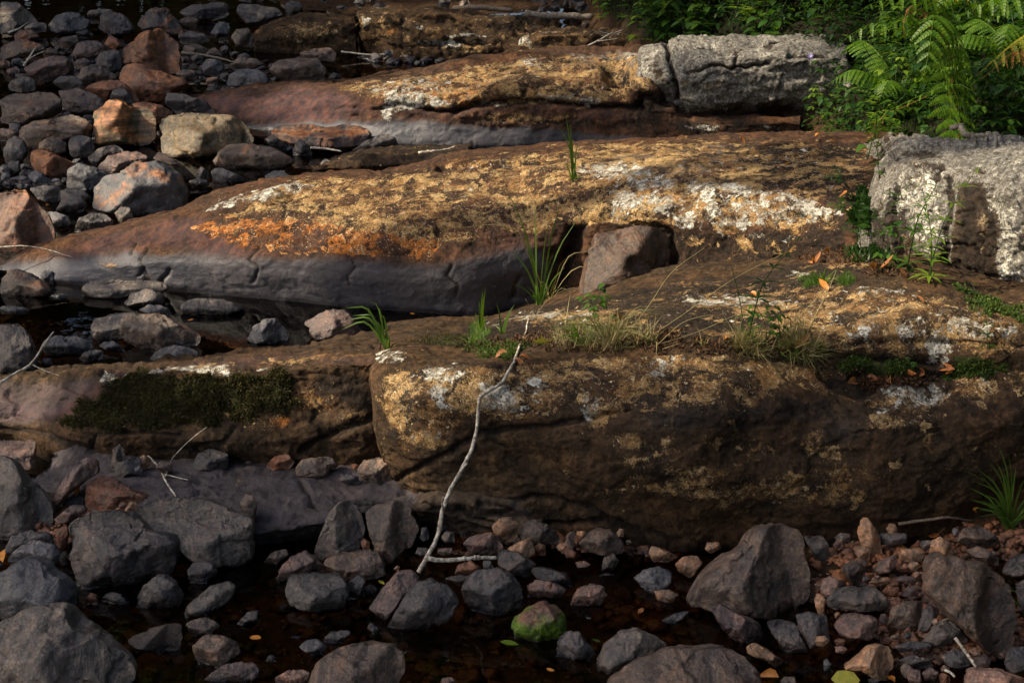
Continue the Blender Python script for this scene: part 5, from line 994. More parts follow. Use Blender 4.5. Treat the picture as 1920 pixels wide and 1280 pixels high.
Z|100,960 160,950 250,960 310,1060 330,1110 200,1110 140,1040|d|.0|.0|bluish-black slab left of the dark upright slab|stone|P:-.2,1.1,.65
Z|490,1190 580,1140 640,1085 700,1072 765,1100 770,1180 730,1250 640,1230 580,1195|t|.2|.02|angular tan stone near the bottom edge at right|boulder|P:-.5,.6,.75;.9,.1,.7
Z|920,1050 980,970 1050,935 1110,990 1160,1050 1060,1070 960,1075|g|.1|.05|grey peaked stone at the lower left corner of the large flat slab|stone|
Z|1135,1290 1150,1205 1220,1195 1330,1210 1447,1250 1480,1380 1130,1380|k|.2|.03|rose-brown stone cut by the bottom edge at right|boulder|
Z|1340,1170 1380,1100 1447,1080 1490,1100 1480,1200 1370,1220|d|.0|.05|dark stone in the bottom right corner|stone|
Z|350,1050 370,1035 410,1033 435,1060 400,1085 360,1080|t|.0|.04|smooth tan pebble below the dark upright slab|stone|
Z|455,925 470,908 490,912 492,935 465,940|t|.2|.06|tiny pink-tan pebble above the rounded pinkish-grey stone|stone|
Z|1025,910 1045,892 1075,895 1080,920 1045,930|t|.0|.10|upper of the two pale pebbles by the large flat slab|stone|
Z|963,960 980,940 1008,945 1010,975 980,980|k|.0|.08|lower of the two pale pebbles by the large flat slab|stone|
Z|890,1000 920,900 960,868 1010,910 980,950 930,1000|d|.0|.06|narrow slate stone left of the two pale pebbles|stone|
Z|660,680 700,640 780,605 785,650 740,700 680,710|k|.2|.08|pink-brown plate left of the orange-tan oval|stone|
Z|630,755 660,727 740,728 762,755 700,768|t|.25|.08|long flat tan pebble above the flat-topped striped stone|stone|
Z|705,800 740,770 800,780 790,815 730,825|r|.15|.07|red-brown pebble below the long flat tan pebble|stone|
Z|800,810 850,770 895,775 895,820 820,825|p|.05|.07|purple-grey pebble right of the red-brown pebble|stone|
Z|775,740 800,722 880,725 890,750 830,760|p|.1|.08|flat mauve pebble above the purple-grey pebble|stone|
Z|1020,1140 1080,1100 1150,1110 1170,1170 1100,1200 1040,1180|d|.0|.04|black stone left of the small grey twig at lower right|stone|
Z|790,1160 880,1130 960,1160 980,1200 880,1200|d|.2|.03|dark brown stone right of the angular tan stone|stone|
Z|1140,590 1200,565 1300,590 1320,660 1230,650|n|.1|.09|brown stone behind the upper edge of the large flat slab|stone|
Z|950,600 960,540 1010,515 1060,550 1080,600 1000,620|t|.25|.09|tan domed stone at the top corner of the large flat slab|stone|
Z|1330,690 1380,630 1460,600 1500,640 1480,720 1380,720|d|.0|.08|dark stone at the right edge above the large flat slab|stone|
Z|1400,760 1440,740 1500,760 1500,900 1420,900|d|.0|.06|black upright stone cut by the right edge|stone|
Z|690,500 740,495 840,500 830,545 740,560 700,540|g|.0|.10|bluish flat stone under the smooth tan egg|stone|
Z|765,1090 850,1060 960,1065 970,1090 800,1115|d|.0|.04|long thin slate piece above the dark brown stone|stone|
Z|800,1200 830,1170 870,1200 850,1250 815,1240|p|.0|.02|small mauve stone, upper one of three near the bottom edge at right|stone|
Z|835,1250 860,1205 900,1210 915,1260 860,1285|p|.0|.02|dark mauve stone, lowest of three near the bottom edge at right|stone|
Z|910,1230 960,1195 1000,1220 980,1260 930,1260|p|.1|.03|round mauve stone, rightmost of three near the bottom edge|stone|
Z|500,700 500,660 560,640 620,680 620,760 550,765|n|.1|.07|brown stone with a dark hollow above the flat-topped striped stone|stone|
Z|530,650 580,630 630,640 635,670 560,670|n|.1|.09|brown rounded stone under the egg-shaped tan pebble|stone|
Z|350,840 370,805 410,840 405,915 370,910|t|.3|.04|orange-brown pointed chip right of the triangular boulder|stone|
Z|450,560 470,535 500,545 500,575 465,575|p|.1|.09|small pinkish pebble right of the squared grey block|stone|
Z|455,520 490,495 540,500 540,540 480,550|g|.0|.10|grey stone behind the small pinkish pebble|stone|
Z|905,560 910,535 960,535 960,580 925,590|g|.0|.10|square pale grey pebble left of the tan domed stone|stone|
Z|800,680 820,655 860,660 860,690 820,695|r|.2|.09|red-brown pebble below the orange-tan oval|stone|
Z|860,715 880,697 920,700 920,725 880,730|r|.1|.08|small reddish pebble right of the flat mauve pebble|stone|
Z|745,860 760,830 800,840 790,880 755,890|r|.1|.06|reddish chip left of the brown lozenge stone|stone|
Z|690,950 700,920 725,915 725,960 705,975|p|.1|.05|small dark red pebble between the pinkish-grey and lozenge stones|stone|
Z|460,1090 500,1085 525,1100 500,1125 465,1115|k|.1|.03|small pink-brown pebble above the angular tan stone|stone|
Z|455,1060 480,1045 515,1050 505,1080 470,1080|r|.1|.03|small red stone above the pink-brown pebble|stone|
Z|400,1160 420,1150 445,1180 440,1225 400,1210|b|.0|.0|small slate stone in water left of the angular tan stone|stone|
Z|1190,1150 1240,1130 1280,1150 1260,1190 1200,1185|p|.1|.05|mauve-brown pebble right of the small grey twig|stone|
Z|1160,1110 1190,1090 1225,1100 1215,1135 1175,1135|r|.1|.06|red-brown pebble above the mauve-brown pebble|stone|
Z|1000,1240 1020,1225 1060,1240 1060,1280 1010,1280|r|.2|.02|reddish pebble at the bottom edge left of the rose-brown stone|stone|
Z|1010,1200 1030,1185 1060,1200 1050,1225 1020,1225|t|.1|.03|tan pebble above the reddish pebble at the bottom edge|stone|
Z|1070,490 1075,470 1105,475 1105,510 1085,515|b|.0|.12|small slate pebble behind the flat grey-brown stone at right|stone|
Z|170,1270 200,1245 250,1245 270,1290 200,1310|n|.0|.0|small dark brown stone at the bottom edge beside the orange leaf|stone|
Z|630,1260 660,1245 700,1255 690,1290 640,1290|d|.0|.0|dark stone at the bottom edge below the angular tan stone|stone|
X|1000,1290 1030,1255 1080,1248 1100,1270 1090,1310|k|.2|.0|small rosy stone at the bottom edge between the two large brown boulders|stone|
X|110,1150 130,1130 150,1135 160,1165 120,1172|b|.0|-.005|tiny bluish tip of stone in the dark water at bottom left of centre|stone|
X|635,990 655,962 690,985 715,1035 680,1025|b|.0|-.01|narrow wet chip left of the twin-ridged boulder|stone|
X|-25,1220 0,1170 40,1170 85,1215 60,1255 0,1265|p|.1|.0|smooth mauve-brown stone below the lone glistening black stone|stone|
Y|490,930 520,935 545,965 520,965|b|.0|-.012|small wet chip below the mauve-grey knobbly stone|stone|
Y|555,720 600,705 650,715 660,728 580,728|d|.0|-.005|dark sliver in the water right of the mauve-grey knobbly stone|stone|
F|1084,560 1090,520 1102,470 1120,440 1160,428 1205,427 1240,432 1254,450 1248,490 1235,530 1180,548 1130,556|q|.05|.24|rounded brown block wedged in the joint of the middle ledge|boulder|P:-.2,.9,.85;.9,-.1,.85;-.3,-.2,.9
"""
PAL['m'] = (.13, .065, .045); PAL['q'] = (.046, .030, .020)
POLYS = []; NAMED = []; FILLED = []
for line in DATA.strip().splitlines():
    r, pts, colr, rust, z0, label, cat, pl = line.split('|')
    ox, oy, s = REG[r]; poly = [(ox + s * float(a), oy + s * float(b)) for a, b in (q.split(',') for q in pts.split())]
    planes = [tuple(float(a) for a in q.split(',')) for q in pl[2:].split(';')] if pl.startswith('P:') else None
    if planes:
        rr = np.random.default_rng(len(label) + int(poly[0][0]))
        for _ in range(3):
            a = rr.uniform(0, 6.28); planes.append((.8 * math.cos(a), .8 * math.sin(a), rr.uniform(.9, 1.08)))
    o = put_stone(poly, colr, float(rust) * .8, float(z0), label, cat, planes=planes, facets=5)
    POLYS.append(poly)
    if colr == 'q':
        w_ = np.array(o.location) - [0, 0, CAM_H]; o.location = [float(v_) for v_ in np.array([0, 0, CAM_H]) + w_ * .972]
    if colr == 'm': o.data.materials[0] = M['algae']
    NAMED.append((poly, label))
# nameless fill-in stones between the ones above, alike enough that nothing tells them apart
N_IND = len(POLYS)
def free(px, py, k=.8):
    for p in POLYS:
        xs = [a for a, b in p]; ys = [b for a, b in p]
        if min(xs) < px < max(xs) and min(ys) < py < max(ys): return False
    return True
FILL = [  # zone polygon, how many, size px, palette, label, group, z0 offset, rust
    ([(0,95),(480,60),(480,140),(300,170),(230,110),(0,160)], 18, (18, 34), 'ddbnp', 'small dark stone in the shaded rubble at the upper left', 'small dark stones of the upper left rubble'),
    ([(330,110),(640,110),(640,148),(360,160)], 8, (16, 32), 'ddbn', 'small dark stone in the rubble behind the far ledge', 'small dark stones behind the far ledge'),
    ([(650,96),(980,108),(940,116),(700,140),(640,146)], 6, (16, 28), 'dnnb', 'small brown stone between the far ledge and the stepped ledge', 'small stones in front of the stepped ledge'),
    ([(480,-20),(1090,-20),(1090,22),(940,20),(670,15),(480,25)], 14, (16, 40), 'dddn', 'dark stone in the deep shade behind the back ledges', 'dark stones behind the back ledges'),
    ([(985,-10),(1110,-10),(1100,50),(1010,40)], 12, (16, 32), 'ddnn', 'dark stone at the foot of the green bank beside the fallen log', 'dark stones at the foot of the bank'),
    ([(160,-12),(480,-12),(480,18),(160,16)], 8, (16, 36), 'dddb', 'dark stone at the far side of the top left pool', 'dark stones beyond the top left pool'),
    ([(0,30),(600,15),(480,55),(300,70),(0,60)], 12, (16, 36), 'dddb', 'dark stone lying near the top edge of the picture', 'dark stones near the top edge'),
    ([(0,300),(180,290),(180,420),(100,440),(0,350)], 10, (16, 30), 'dbbd', 'bluish cobble in the left rubble beside the domed boulder', 'bluish cobbles of the left rubble'),
    ([(350,300),(520,270),(560,320),(380,380)], 8, (14, 26), 'dbb', 'wet bluish chip in the narrow water behind the middle ledge', 'wet chips behind the middle ledge'),
    ([(1530,1000),(1740,1000),(1740,1110),(1530,1110)], 8, (12, 22), 'ttrkp', 'small tan or reddish pebble in the right gravel', 'small pebbles of the right gravel'),
    ([(1560,1110),(1900,1160),(1900,1270),(1640,1270)], 8, (12, 24), 'rkpnd', 'small brownish pebble in the lower right corner', 'small pebbles of the lower right corner'),
    ([(800,985),(1180,1010),(1240,1060),(1000,1060),(860,1050),(800,1020)], 8, (11, 20), 'trrkn', 'small reddish pebble under the front ledge', 'small pebbles under the front ledge'),
    ([(270,858),(700,872),(700,886),(270,888)], 10, (11, 20), 'rrtnk', 'small rusty pebble in the row below the mossy ledge', 'small pebbles below the mossy ledge'),
]
for zone, cnt, (s0, s1), pal, label, group in FILL:
    xs = [a for a, b in zone]; ys = [b for a, b in zone]; got = 0
    for _ in range(cnt * 30):
        if got >= cnt: break
        px, py = rng.uniform(min(xs), max(xs)), rng.uniform(min(ys), max(ys))
        if not inpoly(np.array([px]), np.array([py]), zone)[0] or not free(px, py): continue
        if any(abs(a - px) < (w + s0) * .42 and abs(b - py) < (h + s0 * .6) * .42 for a, b, w, h in placed[N_IND:]): continue
        w = rng.uniform(s0, s1); h = w * rng.uniform(.55, .85); ph = rng.uniform(0, 6.28); nn_ = rng.integers(6, 9)
        an = np.sort(rng.uniform(0, 2 * math.pi, nn_)) * .4 + np.linspace(0, 2 * math.pi, nn_, endpoint=False) * .6 + ph
        poly = [(px + .5 * w * math.cos(a) * rng.uniform(.85, 1.1), py + .5 * h * math.sin(a) * rng.uniform(.85, 1.1)) for a in an]
        q = P(px, py + h * .5, .0); gz = float(ground_z(q[0], q[1])) + .03
        ck = pal[rng.integers(len(pal))]; FILLED.append((put_stone(poly, ck, rng.uniform(0, .4), gz, label, 'stone', group, facets=7, sharp=1.35), px, py, w, ck, s0, s1)); got += 1
# a label of its own for every fill-in stone that its neighbours single out
import re
heads = [(re.split(r' (?:with|at|in|below|above|left|right|behind|beside|between|under|of|touching|cut|by|against|near|just|standing|alone|leaning|perched|lying|awash|barely|tucked|squeezed|filling|wedged)\\b|,', lb)[0], pl) for pl, lb in NAMED]
hc = {}
for h, _ in heads: hc[h] = hc.get(h, 0) + 1
uniq = [(h, np.mean(np.array(pl), 0)) for h, pl in heads if hc[h] == 1 and 3 <= len(h.split()) <= 6]
CW = dict(d='dark grey', b='bluish', n='brown', r='rusty', p='purplish', t='tan', k='pinkish', o='olive', g='greyish'); taken = {}
for o, px, py, w, ck, s0, s1 in FILLED:
    best = sorted(uniq, key=lambda u: (u[1][0] - px) ** 2 + 2.5 * (u[1][1] - py) ** 2)[:3]
    for h, c in best:
        dx, dy = px - c[0], (py - c[1]) * 1.5
        rel = ('right of' if dx > 0 else 'left of') if abs(dx) > 2.2 * abs(dy) else ('below' if dy > 0 else 'above') if abs(dy) > 2.2 * abs(dx) else ('below and ' if dy > 0 else 'above and ') + ('right of' if dx > 0 else 'left of')
        sz = 'tiny' if w < s0 + .33 * (s1 - s0) else 'small' if w < s0 + .66 * (s1 - s0) else 'fist-sized'
        lb = f'{sz} {CW[ck]} stone {rel} the {h}'
        if lb not in taken and math.hypot(dx, dy) < 170: taken[lb] = 1; o['label'] = lb; break
print('STONES', stone_count, 'named', N_IND)

# the raised rim of water clinging to each stone in the pools
bpy.context.view_layer.update()
def rim(o):
    n = len(o.data.vertices); v = np.empty(n * 3, np.float32); o.data.vertices.foreach_get('co', v); v = v.reshape(-1, 3) + np.array(o.location)
    if v[:, 2].min() > -.004 or v[:, 2].max() < .006: return
    e = np.empty(len(o.data.edges) * 2, np.int32); o.data.edges.foreach_get('vertices', e); e = e.reshape(-1, 2)
    a, b = v[e[:, 0]], v[e[:, 1]]; m = (a[:, 2] > 0) != (b[:, 2] > 0); a, b = a[m], b[m]
    t = a[:, 2] / (a[:, 2] - b[:, 2]); p = (a + (b - a) * t[:, None])[:, :2]
    if len(p) < 8: return
    c = (p.max(0) + p.min(0)) / 2; q = p - c; an = np.arctan2(q[:, 1], q[:, 0]); o_ = np.argsort(an); q, an = q[o_], an[o_]
    k = len(q); nx = np.roll(q, -1, 0) - np.roll(q, 1, 0); nrm = np.stack([nx[:, 1], -nx[:, 0]], 1); nrm /= np.linalg.norm(nrm, axis=1)[:, None] + 1e-9
    V = []
    for off, z in ((-.003, .0052), (.0006, .0034), (.0028, .0016), (.0065, .0006)): V.append(np.concatenate([q + nrm * off, np.full((k, 1), z)], 1))
    V = np.concatenate(V); Q = [(r * k + i, (r + 1) * k + i, (r + 1) * k + (i + 1) % k, r * k + (i + 1) % k) for r in range(3) for i in range(k)]
    me = mesh_from('waterline_rim', V + np.array([c[0] - o.location[0], c[1] - o.location[1], -o.location[2]]), np.array(Q)); link('waterline_rim', me, M['water'], o)
for o in [q for q in COL.objects if q.get('category') in ('stone', 'boulder') and q.data and q.name.split('.')[0] in ('stone', 'boulder')]:
    px, py, _ = proj(np.array(o.location))
    if (py > 1020 and px < 1800) or (520 < py < 700 and px < 720): rim(o)
# loose gravel: far too much to count
def gravel(name, label_px, count, smin, smax, cols, z_off=0.0):
    D, F = ico(1); V, FF, C = [], [], []; n = 0
    for zone, frac in label_px:
        xs = [a for a, b in zone]; ys = [b for a, b in zone]
        k = int(count * frac); px = rng.uniform(min(xs), max(xs), k * 3); py = rng.uniform(min(ys), max(ys), k * 3)
        ok = inpoly(px, py, zone); px, py = px[ok][:k], py[ok][:k]
        q = P(px, py, 0.); gz = ground_z(q[:, 0], q[:, 1]); q = P(px, py, gz); gz = ground_z(q[:, 0], q[:, 1])
        for i in range(len(q)):
            s = smin * (smax / smin) ** (rng.random() ** 1.6)
            v = D * np.array([1, rng.uniform(.6, 1), rng.uniform(.45, .75)]) * s * (1 + .22 * rng.normal(size=(len(D), 1)))
            a = rng.uniform(0, 6.28); R = np.array([[math.cos(a), -math.sin(a), 0], [math.sin(a), math.cos(a), 0], [0, 0, 1]])
            V.append(v @ R.T + [q[i, 0], q[i, 1], gz[i] + s * .25 + z_off]); FF.append(F + n); n += len(D)
    me = mesh_from(name, np.concatenate(V), np.concatenate(FF)); o = link(name, me, M['gravel'], kind='stuff'); return o
ZR = [(1540,1000),(1760,985),(1920,975),(1920,1280),(1620,1280),(1540,1200),(1500,1150)]
g1 = gravel('gravel', [(ZR, .8), ([(780,985),(1000,995),(1300,1020),(1320,1060),(1000,1070),(800,1060)], .2)], 3400, .006, .024, None)
g1.color = (.21, .105, .060, .5); tag(g1, 'reddish brown gravel filling the gaps between stones at lower right', 'gravel')
g2 = gravel('gravel', [([(0,60),(700,90),(980,105),(640,150),(360,190),(480,300),(700,300),(400,370),(200,420),(0,440)], 1.)], 3000, .014, .060, None)
g2.color = (.055, .05, .055, .1); tag(g2, 'dark wet gravel and rubble filling the upper left river bed', 'gravel')
g4 = gravel('gravel', [([(150,1080),(700,1080),(1300,1100),(1500,1160),(1640,1280),(1640,1400),(100,1400)], .75), ([(0,560),(640,580),(700,600),(380,660),(0,690)], .25)], 1500, .010, .045, None)
g4.color = (.15, .075, .03, .45); tag(g4, 'rust brown gravel on the bottom of the shallow pools, seen through the water', 'gravel')
g3 = gravel('gravel', [([(250,858),(730,880),(730,892),(250,890)], .6), ([(60,930),(330,900),(330,1010),(60,1010)], .4)], 1300, .006, .022, None)
g3.color = (.17, .085, .05, .5); tag(g3, 'rusty gravel strewn below the mossy ledge and around the jagged boulder', 'gravel')
# ------------------------------------------------------------------ where a pixel's line of sight meets the built ground
_ps = [(L['px'].ravel(), L['py'].ravel(), L['W'].reshape(-1, 3), L['N'].reshape(-1, 3)) for L in LEDGES.values()]
_PX = np.concatenate([a[0] for a in _ps]); _PY = np.concatenate([a[1] for a in _ps]); _W = np.concatenate([a[2] for a in _ps]); _N = np.concatenate([a[3] for a in _ps])
_D = proj(_W)[2]
def surf(px, py, r=4.5):
    m = np.where((np.abs(_PX - px) < r) & (np.abs(_PY - py) < r))[0]
    if len(m):
        near = m[_D[m] < _D[m].min() + .10]; j = near[np.argmin((_PX[near] - px) ** 2 + (_PY[near] - py) ** 2)]
        return _W[j].copy(), _N[j].copy()
    z = 0.
    for _ in range(5):
        q = P(px, py, z); z = max(0., float(ground_z(q[0], q[1])))
    return np.array(P(px, py, z)), np.array([0, 0, 1.])

# ------------------------------------------------------------------ leaves
def leaf_geo(mb, base, d, up, L, Wd, shape='oval', bend=.25, fold=.18):
    d = np.asarray(d, float); d /= np.linalg.norm(d) + 1e-9
    s = np.cross(d, up); s /= np.linalg.norm(s) + 1e-9; n = np.cross(s, d)
    prof = {'oval': (.0, .75, 1., .62, 0), 'heart': (.25, 1., .85, .45, 0), 'lance': (.0, .8, .9, .5, 0), 'round': (.1, .9, 1., .85, 0)}[shape]
    ts = (0, .22, .5, .78, 1.); V = []
    for t, w in zip(ts, prof):
        c = base + d * L * t - n * L * bend * t * t
        V += [c - s * Wd * .5 * w + n * Wd * fold * w, c, c + s * Wd * .5 * w + n * Wd * fold * w]
    Q = []
    for i in range(4): a = 3 * i; Q += [(a, a + 1, a + 4, a + 3), (a + 1, a + 2, a + 5, a + 4)]
    mb.add(V, np.array(Q))
def rand_dir(r, zlo=-.2, zhi=.5):
    a = r.uniform(0, 2 * math.pi); z = r.uniform(zlo, zhi); return np.array([math.cos(a), math.sin(a), z])

# ------------------------------------------------------------------ trees out of the picture: they shade the foreground and stand mirrored in the pools
def leafcloud(centres, radii, counts, size, seed):
    r = np.random.default_rng(seed); V = []
    for c, R, k in zip(centres, radii, counts):
        p = r.normal(size=(k, 3)); p /= np.linalg.norm(p, axis=1)[:, None]; p *= (R * r.random(k) ** .45)[:, None]; p[:, 2] *= .75; p += c
        a = r.normal(size=(k, 3)); a /= np.linalg.norm(a, axis=1)[:, None]; b = np.cross(a, r.normal(size=(k, 3))); b /= np.linalg.norm(b, axis=1)[:, None]
        s = size * r.uniform(.7, 1.3, k)[:, None]
        V.append(np.stack([p - a * s * .5, p + b * s * .3 + a * s * .05, p + a * s * .5, p - b * s * .3 + a * s * .05], 1))
    V = np.concatenate(V); n = len(V)
    return V.reshape(-1, 3), np.arange(4 * n).reshape(n, 4)
def tree_parts(root, foot, top, r0, centres, radii, counts, leaf, seed):
    """one tree: trunk, limbs to every clump, crown (coordinates relative to the foot)"""
    foot = np.asarray(foot, float); top = np.asarray(top, float); r = np.random.default_rng(seed)
    pts = [foot + (top - foot) * t + np.array([.12 * math.sin(5 * t + seed), .12 * math.cos(4 * t), 0]) * (t > 0) for t in np.linspace(0, 1, 10)]
    mb = MB(); mb.add(*tube(pts, r0, r0 * .25, 10, .06)); link('trunk', mb.mesh('trunk'), M['treebark'], root)
    mb = MB(); pts = np.array(pts)
    for c in centres:
        j = int(np.clip(np.argmin(np.abs(pts[:, 2] - (c[2] - .45 * np.hypot(*(c - pts[5])[:2])))), 2, 8))
        a = pts[j]; mid = (a + c) / 2 + np.array([0, 0, -.06 * np.linalg.norm(c - a)])
        mb.add(*tube(curve([a, mid, c], 6), r0 * .28, r0 * .05, 5))
    link('branches', mb.mesh('branches'), M['treebark'], root)
    V, Q = leafcloud(centres, radii, counts, leaf, seed); link('crown', mesh_from('crown', V, Q), M['crown'], root)
SH = []
def shade(px, py, z, r): SH.append((P(px, py, z), r))
r_ = np.random.default_rng(11)
for py in np.arange(760, 1500, 62):                      # the whole foreground lies in shade
    for px in np.arange(-250, 2050, 165):
        z = .1 if py > 930 else .25
        if py < 900 and 640 < px < 1150: continue
        if py < 900 or (py < 1010 and 560 < px < 2100): continue
        shade(px + r_.uniform(-40, 40), py + r_.uniform(-15, 15), z, .42)
for a in [(1250,850,.28,.24),(1480,880,.28,.2),(1700,860,.28,.22),(1880,850,.3,.3),(350,800,.18,.22),(200,800,.16,.2),
          (1560,330,.68,.28),(1500,300,.66,.2),
          (1400,215,.25,.2),(1200,245,.15,.3),(1080,250,.1,.26),(150,60,.1,.5),(330,20,.1,.6),(480,20,.1,.5),(700,5,.2,.6),(900,30,.2,.45),(1000,50,.1,.4),(60,110,.1,.35),(440,100,.1,.4),(560,120,.1,.35),
          (80,640,.1,.35),(130,560,0,.3),(350,640,.1,.25),(100,300,.1,.2),(20,420,.2,.15),(740,305,.1,.2),(760,110,.1,.4),(40,230,.05,.3),(200,180,.05,.25),(420,120,.1,.3),(300,330,.05,.2),(60,330,.05,.25),(480,320,.05,.3),(150,120,.1,.35),(620,280,.05,.25),(30,170,.05,.3),(350,220,.1,.18),(250,40,.1,.5),(600,60,.1,.45),(120,230,.05,.3),(60,90,.1,.4),(220,100,.1,.35),(500,150,.1,.3),(120,380,.05,.2),(500,290,.05,.2),(380,60,.1,.4),(0,300,.05,.3),(860,100,.15,.3),
          (1750,80,1.1,.3),(1850,180,1.1,.35),(1880,230,1.0,.35),(1780,240,1.0,.3),(1600,20,.9,.4),(1300,20,.6,.3)]: shade(*a)
groups = {}
for p, rr in SH:
    xp = -7.6 if p[1] < 5.2 else -8.4
    t = (xp + r_.uniform(-.7, .7) - p[0]) / SUN[0]; q = p + SUN * t  # clump added on the sun ray of each spot, shaping unseen crowns for shade
    key = 0 if q[1] < 1.2 and p[1] < 5 else 1 if p[1] < 5 else 2 if p[1] < 8 else 3
    groups.setdefault(key, []).append((q, rr * 1.1))
LBL = ['tall leafy tree on the left bank shading the foreground pools', 'tall leafy tree on the left bank shading the front ledge', 'slender tree on the left bank opposite the middle ledge', 'slender tree on the left bank opposite the far rubble']
for key, cl in sorted(groups.items()):
    C = np.array([c for c, _ in cl]); cx, cy = C[:, 0].mean(), C[:, 1].mean(); fx = cx - .8; gz = float(ground_z(fx, cy)) - .1
    root = empty('tree', (fx, cy, gz), LBL[key], 'tree', 'trees out of the picture'); Cr = C - np.array([fx, cy, gz])
    tree_parts(root, (0, 0, 0), (.3, 0, Cr[:, 2].max() * .95), .2, list(Cr), [r for _, r in cl], [int(330 * (r / .42) ** 2) for _, r in cl], .115, 5 + key)
def far_tree(seed, H):
    r = np.random.default_rng(seed); root = empty('tree', (0, 0, 0), 'tall broadleaf tree of the forest around the river', 'tree', 'forest trees out of the picture')
    cs, rs = [], []
    for _ in range(72):
        h = r.uniform(.06, 1.) * H; w = (1 - abs(h / H - .5) * 1.1) * H * .27; a = r.uniform(0, 6.28); q = w * r.random() ** .5
        cs.append(np.array([q * math.cos(a), q * math.sin(a), h])); rs.append(r.uniform(1.1, 1.9))
    tree_parts(root, (0, 0, 0), (0, 0, H * .9), .28, cs, rs, [110] * len(cs), .5, seed); return root
protos = [far_tree(21, 20.), far_tree(22, 22.), far_tree(23, 18.)]; used = set()
spots = [(x + r_.uniform(-1, 1), 25 + 2.5 * (i % 2) + r_.uniform(-.5, .5)) for i, x in enumerate(np.arange(-21, 20, 3.1))] + [(9.5 + r_.uniform(0, 2), y) for y in (1, 5, 9, 13, 17, 21)] + [(x, -13 + r_.uniform(-1, 1)) for x in (-2, 3, 8)] + [(-19, 22), (-22, 17), (-20, 12)]
for i, (x, y) in enumerate(spots):
    pr = protos[i % 3]
    if i >= 3:
        o = pr.copy(); COL.objects.link(o)
        for ch in [c for c in bpy.data.objects if c.parent == pr]:
            c = ch.copy(); COL.objects.link(c); c.parent = o
    else: o = pr
    o.location = (x, y, float(ground_z(x, y)) - .2); o.rotation_euler = (0, 0, r_.uniform(0, 6.28)); o.scale = [r_.uniform(.9, 1.15)] * 3

# ------------------------------------------------------------------ moss
def moss_on(polys, count, length, mat, name, label, seed, width=.35, clump=0.):
    r = np.random.default_rng(seed); V, T = [], []; n = 0
    for poly in polys:
        xs = [a for a, b in poly]; ys = [b for a, b in poly]
        m = (_PX > min(xs) - 5) & (_PX < max(xs) + 5) & (_PY > min(ys) - 5) & (_PY < max(ys) + 5) & (_N @ np.array([0, -.8, .6]) > .05)
        px, py, W, N, D = _PX[m], _PY[m], _W[m], _N[m], _D[m]
        jx = px + 16 * fbm(W * 9, 4, .6); jy = py + 12 * fbm(W * 9 + 8, 4, .6); ok = inpoly(jx, jy, poly); edge = segdist(jx, jy, list(poly) + [poly[0]]); ok &= fbm(W * 11 + 3, 4, .65) > -.5 + .55 * (1 - sstep(0, 13, edge))
        W, N = W[ok], N[ok]
        if not len(W): continue
        k = r.integers(0, len(W), int(count * len(poly and W) / max(1, len(W))))
        b = W[k] + r.normal(size=(len(k), 3)) * .006
        h = length * (.5 + .5 * r.random(len(k))) * (1 + clump * np.clip(fbm(b * 22, 3), -.7, 1.2))
        for j in range(3):
            d = N[k] + .75 * r.normal(size=(len(k), 3)); d /= np.linalg.norm(d, axis=1)[:, None]
            s = np.cross(d, r.normal(size=(len(k), 3))); s /= np.linalg.norm(s, axis=1)[:, None]; w = (h * width)[:, None]
            base = b - N[k] * .003 + N[k] * (h * .35)[:, None] * (j % 2)
            V.append(np.stack([base - s * w * .5, base + s * w * .5, base + d * h[:, None]], 1).reshape(-1, 3)); T.append(np.arange(3 * len(k)).reshape(-1, 3) + n); n += 3 * len(k)
    o = link(name, mesh_from(name, np.concatenate(V), np.concatenate(T), False), M[mat], None, label, 'moss', None, 'stuff'); return o
moss_on([[(112,794),(157,760),(187,730),(213,710),(240,712),(253,700),(300,696),(320,703),(427,706),(467,704),(510,700),(547,710),(567,737),(563,762),(533,776),(493,772),(473,790),(427,788),(383,796),(333,792),(283,797),(233,806),(187,796),(147,808),(117,802)]],
        46000, .0125, 'moss', 'moss_mat', 'thick dark brown-green moss mat on the face of the low left ledge', 1, .3, .5)
moss_on([[(878,655),(915,645),(955,640),(1000,652),(985,668),(950,676),(905,668)]], 3200, .012, 'greenmoss', 'green_moss', 'bright green moss behind the front ledge crest, beside the upper end of the stick', 2, .4, .5)
moss_on([[(1570,690),(1620,668),(1690,672),(1712,700),(1650,714),(1600,706)]], 4200, .012, 'greenmoss', 'green_moss', 'green moss cushion in the hollow full of dead leaves', 3, .4, .5)
moss_on([[(1775,700),(1800,680),(1840,668),(1900,680),(1870,694),(1820,706)]], 3600, .012, 'greenmoss', 'green_moss', 'green moss patch right of the white lichen spot on the front ledge', 4, .4, .5)
moss_on([[(1790,535),(1840,550),(1930,590),(1930,615),(1860,585),(1800,560)]], 3200, .014, 'greenmoss', 'green_moss', 'small green moss strip along the foot of the right-hand boulder', 5, .5, .5)
moss_on([[(760,640),(860,622),(900,640),(880,655),(800,650)]], 2800, .010, 'moss', 'dark_moss', 'dark moss film on the sloping top of the front ledge near the joint', 6, .4, .4)

